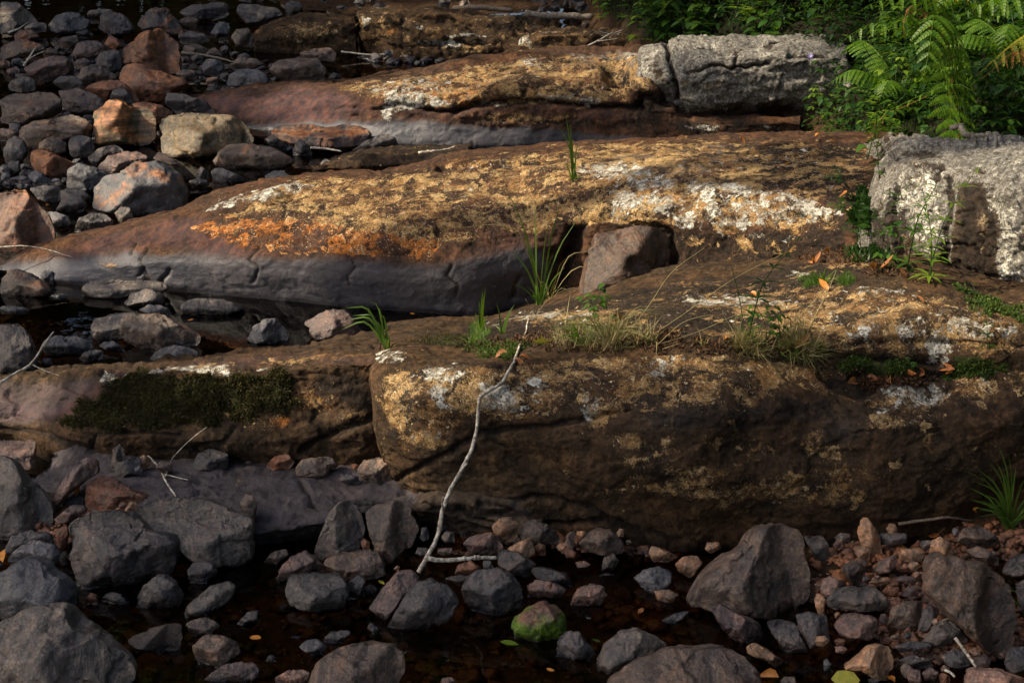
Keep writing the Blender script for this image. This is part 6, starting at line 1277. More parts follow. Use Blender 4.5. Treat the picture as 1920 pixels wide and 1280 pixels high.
# ------------------------------------------------------------------ undergrowth on the right bank
def herb_meshes(kind, seed):
    r = np.random.default_rng(seed); H = r.uniform(.28, .5); lean = rand_dir(r, 0, 0) * .12
    stem = curve([(0, 0, -.05), (lean[0] * .4, lean[1] * .4, H * .5), (lean[0] * 1.6, lean[1] * 1.6, H)], 8)
    ms = MB(); ms.add(*tube(stem, .0035, .0015, 4)); ml = MB()
    if kind == 'heart':
        for i in range(16):
            t = r.uniform(.25, 1.); p = stem[int(t * 7)]; d = rand_dir(r, -.1, .4); pet = p + d * r.uniform(.02, .07)
            ms.add(*tube([p, (p + pet) / 2 + [0, 0, .006], pet], .0014, .001, 3)); leaf_geo(ml, pet, d * [1, 1, .2] + [0, 0, -.25], [0, 0, 1.], r.uniform(.05, .085), r.uniform(.04, .06), 'heart', .2)
    elif kind == 'lance':
        for i in range(26):
            t = .15 + .85 * i / 25; p = stem[min(7, int(t * 7.5))]; a = i * 2.4; d = np.array([math.cos(a), math.sin(a), .45]); L = .085 * (1.15 - t * .6)
            leaf_geo(ml, p, d, [0, 0, 1.], L, L * .22, 'lance', .45)
    elif kind == 'small':
        for j in range(7):
            t = r.uniform(.3, 1); p = stem[int(t * 7)]; d = rand_dir(r, .1, .5); e = p + d * r.uniform(.06, .14)
            tw = curve([p, (p + e) / 2 + [0, 0, .015], e], 6); ms.add(*tube(tw, .0014, .0008, 3))
            for k in range(1, 6):
                for s in (-1, 1):
                    dd = np.cross(d, [0, 0, 1.]) * s + d * .5; leaf_geo(ml, tw[k], dd + [0, 0, r.uniform(-.2, .2)], [0, 0, 1.], r.uniform(.022, .036), r.uniform(.013, .02), 'oval', .15)
    elif kind == 'trifoil':
        for i in range(11):
            t = r.uniform(.35, 1.); p = stem[int(t * 7)]; d = rand_dir(r, .0, .5); pet = p + d * r.uniform(.04, .1); ms.add(*tube([p, (p + pet) / 2 + [0, 0, .01], pet], .0014, .001, 3))
            for a in (-1.1, 0, 1.1):
                c, s = math.cos(a), math.sin(a); dd = np.array([d[0] * c - d[1] * s, d[0] * s + d[1] * c, -.1]); leaf_geo(ml, pet, dd, [0, 0, 1.], r.uniform(.045, .07), r.uniform(.026, .036), 'oval', .3)
    return ms.mesh('stem'), ml.mesh('leaves'), H
HK = {}
for kd in ('heart', 'lance', 'small', 'trifoil'):
    HK[kd] = [herb_meshes(kd, 50 + 7 * i + len(kd)) for i in range(3)]
def herb(pos, kd, mat, label, group, scale=1., rz=None):
    st, lv, H = HK[kd][rng.integers(3)]
    o = empty('leafy_plant', pos, label, 'plant', group); o.scale = (scale,) * 3; o.rotation_euler = (0, 0, rng.uniform(0, 6.28) if rz is None else rz)
    s = link('stem', st, None, o); l = link('leaves', lv, None, o)
    for q, mt in ((s, 'herbdark'), (l, mat)):
        if not q.data.materials: q.data.materials.append(M[mt])
        q.material_slots[0].link = 'OBJECT'; q.material_slots[0].material = M[mt]
    return o
HL = {'heart': 'broad heart-leaved plant', 'lance': 'narrow-leaved upright plant', 'small': 'small-leaved feathery plant', 'trifoil': 'three-leaflet plant'}
def bank_zone(cnt, xr, yr, keep, where, mats, smin=.8, smax=1.3):
    got = 0
    for _ in range(cnt * 20):
        if got >= cnt: break
        x, y = rng.uniform(*xr), rng.uniform(*yr); z = float(ground_z(x, y)); px, py, d = proj(np.array([x, y, z + .2]))
        if not keep(px, py, y) or z < .12: continue
        kd = ('heart', 'lance', 'small', 'trifoil', 'small')[rng.integers(5)]; mt = mats[rng.integers(len(mats))]
        tone = {'herb': 'green', 'herbdark': 'dark green', 'herblight': 'light green'}[mt]
        herb((x, y, z), kd, mt, f'{tone} {HL[kd]} {where}' + ((', lower' if py > 165 else ', upper') if 'beside' in where else ', toward its left' if px < (1270 if 'block' in where else 1720) else ', toward its right' if px > (1430 if 'block' in where else 1830) else ', near its middle'), f'{HL[kd]}s {where}', rng.uniform(smin, smax)); got += 1
bank_zone(125, (.7, 4.2), (9.75, 17), lambda px, py, y: px > 1110 and px < 1990 and py > -60 and py < 130, 'on the bank behind the grey block', ['herb', 'herblight', 'herbdark', 'herb'], .95, 1.5)
bank_zone(46, (1.5, 2.9), (7.7, 9.3), lambda px, py, y: 1470 < px < 1720 and py > 60 and px > 1450 + (y - 7.7) * 70, 'beside the right end of the grey block', ['herb', 'herblight', 'herbdark'], .6, .95)
bank_zone(70, (1.7, 4.4), (6.3, 9.2), lambda px, py, y: 1620 < px < 2000 and py > -50 and py < 300, 'on the bank behind the right-hand boulder', ['herbdark', 'herb', 'herbdark'], .8, 1.2)
# mass of low foliage, too dense to count
def ground_foliage():
    r = np.random.default_rng(31); k = 150000; x, y = r.uniform(.5, 6.5, k), r.uniform(6.2, 20, k); t = ground_z(x, y)
    px, py, d = proj(np.stack([x, y, t], -1))
    ok = ((t > .3) | ((t > .0) & (px > 1500) & (y < 9.8))) & (px > 1075) & (px < 2050) & (py > -200) & ((y > 9.7) | (px > 1500)) & ((y > 7.4) | (px > 1640)); x, y, t = x[ok][:30000], y[ok][:30000], t[ok][:30000]; k = len(x)
    c = np.stack([x, y, t + r.random(k) ** 1.3 * .34], -1); a = r.uniform(0, 6.28, k); D = np.stack([np.cos(a), np.sin(a), r.uniform(-.7, .3, k)], -1); D /= np.linalg.norm(D, axis=1)[:, None]
    S = np.cross(D, [0, 0, 1.]); S /= np.linalg.norm(S, axis=1)[:, None]; N = np.cross(S, D); L = r.uniform(.03, .075, k)[:, None]; w = L * r.uniform(.22, .36, k)[:, None]
    V = np.stack([c, c + D * L * .35 + S * w + N * w * .3, c + D * L - N * L * .2, c + D * L * .35 - S * w + N * w * .3, c + D * L * .4], 1).reshape(-1, 3)
    b = np.arange(k)[:, None] * 5; T = np.concatenate([b + np.array([f]) for f in ((0, 1, 4), (1, 2, 4), (4, 2, 3), (0, 4, 3))])
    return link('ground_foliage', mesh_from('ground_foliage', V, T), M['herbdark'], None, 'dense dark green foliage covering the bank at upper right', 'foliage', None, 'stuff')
ground_foliage()

# ------------------------------------------------------------------ ferns
def frond_mesh(pts, width, droop=.5, n=22, seed=0, curl=0., lobes=8):
    """pts: world curve from base to tip"""
    r = np.random.default_rng(seed); C = curve(pts, n + 4); L = np.linalg.norm(np.diff(C, axis=0), axis=1).sum()
    T = np.gradient(C, axis=0); T /= np.linalg.norm(T, axis=1)[:, None]; ml = MB(); ml.add(*tube(C, .0035, .001, 4))
    for i in range(3, n + 3):
        t = (i - 3) / (n - 1); w = width * (.35 + .65 * math.sin(math.pi * min(1, t * 1.25 + .18))) if t < .56 else width * (1 - ((t - .56) / .46) ** 1.5)
        w = max(w, width * .04)
        side = np.cross(T[i], [0, 0, 1.]); side /= np.linalg.norm(side) + 1e-9
        for s in (-1, 1):
            d = side * s * (1 - .3 * curl) + T[i] * .42 + np.array([0, 0, -droop]) + r.normal(size=3) * (.06 + .4 * curl); d /= np.linalg.norm(d)
            nrm = np.cross(side * s, T[i]); nrm *= np.sign(nrm[2] + 1e-6)
            wl = w * r.uniform(.9, 1.08); lob = max(4, int(lobes * (w / width) + 3)); base = C[i]
            s2 = np.cross(d, nrm); s2 /= np.linalg.norm(s2) + 1e-9; up = np.cross(s2, d)
            V, Q = [], []
            for k in range(lob):
                a, b = k / lob, (k + .86) / lob; pw = wl * .19 * (1 - a) ** .55 * (1 if a > .04 else .8)
                def mp(u): return base + d * wl * u - np.array([0, 0, 1.]) * wl * (.22 + curl * .5) * u * u
                for q in (-1, 1):
                    m0, m1 = mp(a), mp(b); lift = up * pw * .12
                    V += [m0, m1, m1 + s2 * q * pw + d * pw * .28 + lift, m0 + s2 * q * pw * .95 + d * pw * .38 + lift]; j = len(V) - 4; Q.append((j, j + 1, j + 2, j + 3))
            ml.add(V, np.array(Q))
    return ml
def fern(foot, fronds, label, group='ferns on the right bank'):
    root = empty('fern', foot, label, 'fern', group); f = np.asarray(foot, float)
    for i, (pts, width, mat, droop, curl) in enumerate(fronds):
        ml = frond_mesh(np.array(pts) - f, width, droop, 22, 3 * i + int(abs(f[0]) * 100), curl)
        link('frond', ml.mesh('frond'), M[mat], root)
    return root
def pxf(lst): return [PY(a, b, Y) for a, b, Y in lst]
def gpt(px, Y): x = (px - 960) / FPX * Y * 1.06; return np.array([x, Y, float(ground_z(x, Y))])
f1 = gpt(1790, 6.9)
fern(f1, [([f1, *pxf([(1775,40,6.8),(1752,30,6.65),(1744,80,6.5),(1735,130,6.42),(1722,172,6.4)])], .155, 'fern', .45, 0),
          ([f1, *pxf([(1745,70,6.8),(1700,28,6.7),(1640,42,6.6),(1592,68,6.55),(1558,98,6.5)])], .14, 'fern', .7, 0),
          ([f1, *pxf([(1790,60,6.9),(1760,5,6.8),(1700,-10,6.7),(1640,5,6.6),(1600,30,6.5)])], .13, 'fern', .7, 0),
          ([f1, *pxf([(1770,60,6.9),(1730,20,6.8),(1706,12,6.7),(1694,45,6.6),(1696,75,6.6)])], .06, 'fernbrown', .5, .8)],
     'large fern with a broad hanging green frond and one shrivelled brown frond')
f2 = gpt(1960, 6.6)
fern(f2, [([f2, *pxf([(1990,0,6.5),(1950,-40,6.4),(1890,-12,6.3),(1830,12,6.25),(1775,50,6.2)])], .15, 'fern', .65, 0),
          ([f2, *pxf([(2000,20,6.5),(1960,-10,6.4),(1900,8,6.3),(1860,32,6.3),(1822,62,6.25)])], .13, 'fern', .6, 0),
          ([f2, *pxf([(1990,80,6.4),(1960,52,6.2),(1915,75,6.1),(1870,108,6.05),(1832,142,6.0)])], .16, 'fernold', .55, .15),
          ([f2, *pxf([(1985,90,6.4),(1950,78,6.2),(1900,100,6.1),(1865,128,6.05),(1838,150,6.02)])], .10, 'fernbrown', .6, .6),
          ([f2, *pxf([(1960,-60,6.9),(1850,-40,6.9),(1790,-15,6.8),(1740,10,6.7)])], .13, 'fernold', .6, .1)],
     'fern at the top right corner with a yellow frond turning brown at its tip')
f3 = gpt(1640, 6.75)
fern(f3, [([f3, *pxf([(1650,225,6.7),(1700,192,6.6),(1755,168,6.5),(1800,158,6.45),(1842,188,6.4)])], .07, 'fern', .5, 0),
          ([f3, *pxf([(1640,235,6.7),(1670,212,6.6),(1705,196,6.55),(1740,180,6.5)])], .045, 'fernbrown', .5, .7),
          ([f3, *pxf([(1640,250,6.6),(1630,230,6.5),(1640,212,6.4),(1660,208,6.35)])], .06, 'herblight', .4, .1),
          ([f3, *pxf([(1645,250,6.6),(1655,240,6.5),(1670,232,6.4),(1690,240,6.3)])], .05, 'herblight', .5, .1)],
     'low fern with one arching frond, brown at its base, above the right-hand boulder')
for i, (px, Y, lab) in enumerate([(1860, 7.6, 'dark green fern in the shade behind the corner fern'), (1660, 8.0, 'green fern behind the large hanging frond'), (1760, 8.6, 'half-hidden fern in the gap at the top right'), (1560, 9.9, 'small fern behind the right end of the grey block')]):
    q = gpt(px, Y); fr = []
    for k in range(6):
        a = k * 1.05 + i; d = np.array([math.cos(a), math.sin(a), 0]); L = rng.uniform(.4, .6)
        fr.append(([q, q + d * L * .3 + [0, 0, L * .55], q + d * L * .7 + [0, 0, L * .72], q + d * L * 1.05 + [0, 0, L * .5]], .12, 'fern', .4, 0))
    fern(q, fr, lab)

# ------------------------------------------------------------------ grass
def blade(mb, base, tip, w, sag=.25, n=8, bulge=None):
    base, tip = np.asarray(base, float), np.asarray(tip, float); L = np.linalg.norm(tip - base)
    mid = (base + tip) / 2 + np.array([0, 0, sag * L]); pts = curve([base, mid, tip], n)
    T = np.gradient(pts, axis=0); s = np.cross(T, AX_W + rng.normal(size=3) * .35); s /= np.linalg.norm(s, axis=1)[:, None] + 1e-9
    ws = w * np.sin(np.pi * np.clip(np.linspace(.28, 1, n), 0, 1)) ** .8; ws[-1] = 0
    V = np.concatenate([pts - s * ws[:, None] * .5, pts + np.array([0, .0006, .0]), pts + s * ws[:, None] * .5]); Q = [(i, n + i, n + i + 1, i + 1) for i in range(n - 1)] + [(n + i, 2 * n + i, 2 * n + i + 1, n + i + 1) for i in range(n - 1)]
    mb.add(V, np.array(Q))
def tuft(px, py, tips, w, mat, label, name='grass_tuft', sag=.15, extra=0, spread=40, cat='grass', group='grass tufts on the ledges', parts=True):
    b, _ = surf(px, py); root = empty(name, b, label, cat, group)
    allt = [(x, y, True) for x, y in tips] + [(px + rng.uniform(-spread, spread), py - rng.uniform(.2, 1) * spread * .8, False) for _ in range(extra)]
    big = MB()
    for x, y, key in allt:
        t = PY(x, y, b[1] + rng.uniform(-.06, .06)) - b; o0 = rng.normal(size=3) * .006; o0[2] = -.01
        if key: mb = MB(); blade(mb, o0, t, w * rng.uniform(.85, 1.15), sag); link('blade', mb.mesh('blade'), M[mat], root)
        else: blade(big, o0, t, w * .7, sag)
    if extra: link('blades', big.mesh('blades'), M[mat], root)
    return root
tuft(1078, 338, [(1050,240),(1060,212),(1068,225),(1082,270),(1074,262),(1055,300)], .008, 'grass', 'three tall green grass blades in front of the far crest of the middle ledge', extra=4, spread=16)
tuft(1012, 566, [(945,345),(1003,372),(1055,368),(985,430),(960,470),(1060,500),(1085,408),(1030,400),(1040,470)], .0075, 'grass', 'tallest green grass tuft, rising before the notch of the middle ledge', extra=7, spread=60)
tuft(1030, 560, [(880,420),(845,430),(1120,470),(1150,520),(1075,480)], .004, 'drygrass', 'thin pale dry grass stems beside the tallest grass tuft', extra=10, spread=50, sag=.35)
tuft(903, 622, [(905,540),(911,536),(898,560),(890,585),(915,590)], .009, 'grass', 'short upright green tuft on the water-side slope of the front ledge', extra=8, spread=20)
tuft(940, 622, [(930,565),(958,585),(965,570)], .006, 'grass', 'sparse thin green blades right of the short upright tuft', extra=5, spread=18)
tuft(728, 652, [(640,578),(636,620),(660,592),(690,562),(680,600),(704,570),(712,590),(700,615),(650,600)], .008, 'grass', 'green grass tuft drooping left over the pool near the joint', extra=8, spread=26, sag=.4)
tuft(1145, 655, [(1100,600),(1120,590),(1170,600),(1210,620),(1230,640),(1190,590),(1090,625),(1225,660),(1060,645)], .0045, 'drygrass', 'sprawling tuft of dry straw-coloured grass behind the crest of the front ledge', extra=46, spread=105, sag=.3)
tuft(1090, 650, [(1060,620),(1110,615),(1130,630)], .005, 'grass', 'low green grass mixed into the left side of the straw-coloured tuft', extra=20, spread=60, sag=.35)
tuft(1545, 532, [(1500,518),(1520,505),(1560,508),(1575,520),(1550,500),(1535,508)], .006, 'grass', 'short green tuft on the top of the front ledge, under the leaf litter', extra=24, spread=34)
tuft(1480, 655, [(1450,610),(1470,590),(1500,600),(1510,630),(1455,640),(1540,620)], .004, 'drygrass', 'yellowish grass tuft on the crest beside the small green leaves', extra=16, spread=52, sag=.35)
tuft(1320, 650, [(1280,640),(1300,610),(1345,620)], .003, 'drygrass', 'few dry blades between the two straw-coloured tufts', extra=8, spread=26, sag=.3)
tuft(1895, 985, [(1805,880),(1820,900),(1850,860),(1870,830),(1840,925),(1815,935),(1890,850),(1930,880),(1860,900),(1940,920),(1880,880),(1812,912),(1828,876),(1848,948),(1865,860),(1905,870),(1822,950)], .0075, 'grass', 'green grass clump leaning in from the right edge above the gravel', extra=24, spread=70, sag=.2)
tuft(1915, 1000, [(1800,935),(1822,884),(1845,905),(1790,960),(1860,930),(1835,868),(1900,900),(1880,960),(1870,1000)], .010, 'grass', 'broad bright grass leaves spreading left from the right edge around the daisy', extra=8, spread=60, sag=.3)
tuft(1960, 900, [(1868,780),(1880,770),(1855,800),(1900,790)], .004, 'grass', 'fine curved grass blades at the right edge over the dark face', extra=4, spread=40, sag=.4)
tuft(1940, 1170, [(1800,1130),(1850,1100),(1890,1050)], .005, 'grass', 'thin blades reaching in over the large flat slab at the right edge', extra=2, spread=30, sag=.3)
def stalk(pts, r0, r1, mat, label, name='dry_stalk', cat='stalk', group='long dry stalks'):
    b = pts[0]; root_pts = np.array(pts) - b; mb = MB(); mb.add(*tube(curve(root_pts, 16), r0, r1, 5)); o = link(name, mb.mesh(name), M[mat], None, label, cat, group); o.location = [float(a) for a in b]; return o
def st(px, py, tips, dY=0): b, _ = surf(px, py); return [b] + [PY(x, y, b[1] + dY * (i + 1)) for i, (x, y) in enumerate(tips)]
stalk(st(1165, 640, [(1215,575),(1260,510),(1320,465)], .02), .0018, .0008, 'drygrass', 'long pale stalk rising right from the straw-coloured tuft to the notch')
stalk(st(1190, 650, [(1280,590),(1380,520),(1480,470)], .03), .0015, .0006, 'drygrass', 'longest thin stalk slanting right across the top of the front ledge')
stalk(st(1200, 655, [(1300,625),(1400,580)], .02), .0012, .0006, 'drygrass', 'low slanting stalk under the longest thin stalk')
stalk(st(1515, 622, [(1535,580),(1555,540),(1568,508)], .02), .0030, .0012, 'drygrass', 'thick straw stem standing on the front ledge right of the small green leaves')
stalk(st(1512, 625, [(1500,600),(1530,560),(1560,525)], .02), .0016, .0008, 'drygrass', 'thinner straw stem leaning on the thick straw stem')
stalk(st(1470, 640, [(1472,590),(1476,540)], .0), .0012, .0006, 'drygrass', 'fine vertical stem behind the yellowish grass tuft')
stalk(st(1500, 655, [(1560,625),(1640,600)], .02), .0012, .0006, 'drygrass', 'thin dry stalk lying over the white-spotted part of the ledge top')
stalk(st(1050, 650, [(1010,600),(985,560)], .0), .0012, .0006, 'drygrass', 'thin dry stalk leaning left beside the white stick')
stalk(st(1225, 655, [(1290,600),(1335,590),(1370,620)], .01), .0014, .0007, 'drygrass', 'arching dry stalk between the two straw-coloured tufts')
stalk(st(1395, 640, [(1390,580),(1372,500)], .0), .0022, .0012, 'herbdark', 'dark upright weed stem behind the front crest')
stalk(st(1000, 600, [(1030,560),(1075,540),(1110,560)], .0), .0012, .0006, 'drygrass', 'arched straw stem right of the white stick top')

moss_on([[(1035,640),(1080,615),(1200,620),(1240,655),(1150,668),(1040,664)],[(1440,640),(1490,620),(1540,655),(1500,668)],[(1380,650),(1430,640),(1440,664),(1390,664)]], 260, .09, 'drygrass', 'dry_grass', 'thin matted straw along the crest of the front ledge', 11, .035, .5)
moss_on([[(880,640),(1000,625),(1250,620),(1400,640),(1540,650),(1500,668),(1200,662),(900,662)],[(1600,690),(1760,700),(1740,716),(1620,722)],[(1500,480),(1620,465),(1700,510),(1740,535),(1560,500)]], 3000, .018, 'litter', 'leaf_litter', 'brown crumbled leaf litter and soil caught in the joints of the front ledge', 12, .5, .3)
moss_on([[(1430,655),(1540,640),(1560,660),(1480,672)],[(1060,610),(1150,600),(1230,640),(1100,655)],[(1480,530),(1600,520),(1600,535),(1500,542)],[(880,650),(900,610),(920,650)]], 500, .035, 'grass', 'low_weeds', 'low green weeds growing among the straw on the front ledge', 13, .06, .5)
# ------------------------------------------------------------------ small plants on the rock
def small_plant(px, py, top, kd, mat, label, scale):
    b, _ = surf(px, py); return herb(b, kd, mat, label, 'small plants on the ledges', scale)
small_plant(1110, 600, None, 'heart', 'herb', 'rosette of broad green leaves between the tall tuft and the straw-coloured tuft', .42)
small_plant(1125, 612, None, 'trifoil', 'herb', 'second broad-leaved sprout right of the white stick top', .40)
small_plant(1398, 640, None, 'lance', 'herbdark', 'slender upright dark sprout with a leafy tip behind the front crest', .85)
small_plant(1440, 650, None, 'trifoil', 'herb', 'small green-leaved plant on the crest left of the yellowish tuft', .36)
small_plant(1465, 640, None, 'heart', 'herb', 'small round-leaved plant inside the yellowish tuft', .38)
small_plant(1410, 655, None, 'heart', 'herblight', 'pale yellow-green leaves lying on the crest', .22)
small_plant(1852, 655, None, 'lance', 'herbdark', 'thin sprout above the green moss patch at right', .5)
small_plant(1698, 712, None, 'trifoil', 'herb', 'tiny sprout in the hollow full of dead leaves', .22)
for px, py, kd, mt, sc, lab in [(1700,505,'lance','herb',.9,'tall narrow-leaved plant against the left face of the right-hand boulder'),(1735,528,'lance','herblight',.95,'bright light green plant before the right-hand boulder'),(1745,532,'lance','herblight',.7,'shorter light green plant at the foot of the right-hand boulder'),
        (1655,492,'trifoil','herb',.55,'leafy green plant in the cleft left of the right-hand boulder'),(1620,490,'small','herb',.6,'feathery green plant at the end of the middle ledge'),(1640,470,'small','herbdark',.8,'dark feathery plant in the cleft beside the boulder'),
        (1615,440,'small','herbdark',.7,'dark plant at the right end of the middle ledge top'),(1660,440,'lance','herb',.6,'tall plant growing up the corner of the right-hand boulder'),(1650,330,'lance','herb',.55,'plant over the upper left corner of the right-hand boulder'),
        (1625,300,'heart','herb',.8,'broad-leaved plant hanging over the end of the middle ledge'),(1640,280,'small','herblight',.8,'light green plant above the end of the middle ledge'),(1600,480,'small','herbdark',.5,'dark green sprig above the leaf litter')]:
    small_plant(px, py, None, kd, mt, lab, sc)
moss_on([[(1580,470),(1640,440),(1690,500),(1720,520),(1640,500),(1590,495)],[(1600,350),(1625,330),(1632,420),(1610,440)]], 2600, .03, 'herbdark', 'small_weeds', 'low green weeds filling the cleft between middle ledge and boulder', 8, .4, .5)
# daisy
b, _ = surf(1860, 975); c = PY(1843, 914, b[1] - .02); root = empty('daisy', b, 'small white daisy with a yellow centre in the grass at the right', 'flower')
mb = MB(); mb.add(*tube(curve([b - b, (c - b) * .5 + [0.01, 0, 0], c - b], 8), .0012, .001, 4)); link('stem', mb.mesh('stem'), M['herb'], root)
mb = MB()
for k in range(11):
    a = k * 2 * math.pi / 11; d = AX_U * math.cos(a) + (AX_V * .5 + AX_W * -.1) * math.sin(a) + AX_W * .2; leaf_geo(mb, c - b, d, AX_W, .011, .0045, 'oval', .1, 0)
link('petals', mb.mesh('petals'), M['white'], root); V, F = ico(2); link('flower_centre', mesh_from('flower_centre', V * [.0045, .0045, .003] + (c - b) + AX_W * .002, F), M['yellow'], root)
q = PY(1519, 105, 8.6); root = empty('violet_flower', q, 'tiny pale violet flower in front of the grey granite block', 'flower'); mb = MB()
for k in range(9): a = k * .7; leaf_geo(mb, np.zeros(3), AX_U * math.cos(a) + AX_V * math.sin(a) * .8 + AX_W * .3, AX_W, .022, .005, 'lance', .1, 0)
link('petals', mb.mesh('petals'), M['violet'], root); mb = MB(); mb.add(*tube(curve([(0, 0, 0), (.01, .05, -.15), (.03, .1, -.4)], 6), .0015, .0015, 4)); link('stem', mb.mesh('stem'), M['herbdark'], root)

# ------------------------------------------------------------------ sticks and twigs
def lay(pts, r):
    out = []
    for p in pts:
        px, py, _ = proj(p); q, _n = surf(float(px), float(py)); Y = min(p[1], q[1] - r * 1.2); out.append(PY(float(px), float(py), Y))
    return out
def stick(pts, r0, r1, mat, label, branches=(), name='stick', wob=.08, knots=0, group=None):
    b = np.array(pts[0]); root = empty(name, b, label, name, group); n = max(14, len(pts) * 5); C = curve(np.array(pts) - b, n); L = np.linalg.norm(pts[-1] - b)
    C[1:-1] += rng.normal(size=(n - 2, 3)) * r0 * .10
    mb = MB(); mb.add(*tube(C, r0, r1, 9, wob)); link('stem', mb.mesh('stem'), M[mat], root)
    for i, (bp, br) in enumerate(branches):
        mb = MB(); mb.add(*tube(curve(np.array(bp) - b, 8), br, br * .5, 6, wob)); link('side_twig', mb.mesh('side_twig'), M[mat], root)
    for k in range(knots):
        j = rng.integers(2, n - 2); V, F = ico(1); r = r0 + (r1 - r0) * j / n; mb = MB(); mb.add(C[j] + V * r * [1.25, 1.2, 1.4], None, F); link('knot', mb.mesh('knot'), M[mat], root)
    return root
def line(lst): return [PY(a, b, Y) for a, b, Y in lst]
stick(lay(line([(785,1072,3.86),(800,1045,3.88),(822,1000,3.93),(830,955,3.97),(845,918,4.01),(865,880,4.05),(888,832,4.12),(896,785,4.19),(900,745,4.26),(940,718,4.36),(957,690,4.44),(972,655,4.60),(986,622,4.75),(991,598,4.82)]), .022), .0078, .003, 'birch',
      'long pale crooked stick leaning against the front ledge', [(line([(832,958,3.965),(829,940,3.95),(831,930,3.95)]), .004), (line([(867,878,4.05),(876,868,4.05)]), .005)], knots=7)
stick(line([(803,1047,3.80),(840,1050,3.81),(880,1046,3.82),(930,1045,3.84)]), .0075, .0055, 'birch', 'short pale stick lying level to the right of the long stick foot', knots=3)
stick(lay(line([(275,852,4.8),(300,878,4.72),(310,900,4.66),(330,930,4.5)]), .012), .0045, .003, 'birch', 'pale forked twig lying on the flat pinkish slab', [(lay(line([(310,893,4.66),(322,860,4.7),(352,828,4.72),(388,800,4.72)]), .03), .0025), (lay(line([(305,888,4.69),(330,894,4.6),(352,899,4.58)]), .012), .003)], name='twig')
stick(line([(1782,240,5.9),(1800,237,5.9),(1808,250,5.85),(1830,256,5.85),(1870,254,5.87)]), .012, .015, 'bark', 'bent grey-brown branch piece on top of the right-hand boulder', [(line([(1800,237,5.9),(1806,232,5.9)]), .008)], name='branch', wob=.06, knots=2)
stick(line([(295,168,11.0),(340,169,11.0),(380,170,11.0),(412,166,11.0)]), .026, .021, 'twig', 'broken brown branch lying on the rubble at the tip of the far ledge', [(line([(355,160,11.05),(390,158,11.05),(425,165,11.0)]), .014), (line([(300,166,11.0),(280,162,11.0),(266,160,10.95)]), .006), (line([(330,177,10.9),(360,176,10.9),(400,174,10.9)]), .012)], name='branch')
stick(line([(340,99,11.9),(370,102,11.9),(400,107,11.85),(440,117,11.8)]), .012, .006, 'bark', 'thin curved grey stick across the dark rubble behind the pyramid boulder')
stick(line([(45,124,11.2),(55,108,11.25),(68,88,11.3)]), .012, .005, 'birch', 'bleached forked twig above the purple-brown tilted boulder', [(line([(52,112,11.2),(66,104,11.2),(85,95,11.2)]), .005), (line([(48,120,11.2),(40,116,11.2)]), .004)], name='twig')
stick(line([(15,62,12.2),(32,56,12.2),(54,42,12.3)]), .010, .004, 'birch', 'bleached slanting twig below the corner boulder at top left', name='twig')
stick(line([(-30,738,4.55),(20,705,4.6),(58,682,4.65),(80,650,4.7),(101,622,4.74)]), .006, .003, 'birch', 'bare grey twig reaching in from the left edge over the middle pool', [(line([(58,682,4.65),(85,695,4.64),(118,706,4.62)]), .0025), (line([(80,650,4.7),(74,660,4.66)]), .002)], name='twig')
stick(lay(line([(-20,465,6.7),(40,461,6.7),(80,466,6.72),(135,482,6.7)]), .01), .004, .002, 'birch', 'hair-thin pale twig over the tip of the middle ledge', name='twig')
stick(lay(line([(1685,982,4.2),(1720,977,4.22),(1770,970,4.24),(1830,976,4.22),(1880,972,4.2)]), .01), .006, .003, 'twig', 'thin brown twig lying on the gravel against the front ledge at right', [(line([(1770,970,4.24),(1800,965,4.24)]), .002)], name='twig')
stick(line([(1792,1196,3.42),(1805,1215,3.38),(1818,1232,3.33),(1830,1250,3.3)]), .005, .004, 'birch', 'short grey twig standing in the lower right gravel', name='twig')
stick(line([(1772,1255,3.3),(1785,1262,3.28),(1790,1268,3.27)]), .004, .003, 'birch', 'tiny pale twig piece at the bottom edge right of centre gravel', name='twig')
stick(line([(985,24,12.9),(1010,30,12.9),(1050,30,12.9),(1110,32,12.9)]), .035, .028, 'bark', 'fallen grey log behind the stepped back ledge', name='log')
stick(line([(850,18,13.2),(890,14,13.2),(960,20,13.2)]), .03, .02, 'twig', 'fallen brown log at the top edge behind the stepped ledge', name='log')
stick(line([(640,97,12.0),(700,103,12.0),(770,99,12.05)]), .008, .005, 'birch', 'pale straight twig in front of the stepped ledge', name='twig')
stick(line([(1090,92,10.6),(1120,78,10.7),(1150,60,10.8)]), .010, .005, 'birch', 'bleached driftwood twig at the right end of the small back ledge', [(line([(1120,78,10.7),(1160,72,10.7)]), .005), (line([(1135,68,10.8),(1170,55,10.8)]), .004)], name='twig')
stick(line([(785,287,7.9),(810,284,7.9),(832,282,7.95),(852,276,7.98)]), .009, .006, 'birch', 'pale stick on the dark shelf beyond the middle ledge')
stick(line([(582,277,8.9),(610,279,8.9),(640,284,8.85)]), .008, .005, 'birch', 'pale twig lying by the rusty-rimmed dark slab', name='twig')
stick(line([(1540,790 - 300,5.9),(1590,497,5.75),(1650,520,5.5)]), .003, .002, 'twig', 'thin curved twig over the leaf litter', [(line([(1590,497,5.75),(1620,490,5.75),(1652,522,5.5)]), .0015)], name='twig')
stick(line([(1540,355,6.6),(1550,368,6.5),(1575,376,6.45)]), .003, .002, 'birch', 'short pale twig at the dark right end of the middle ledge top', name='twig')

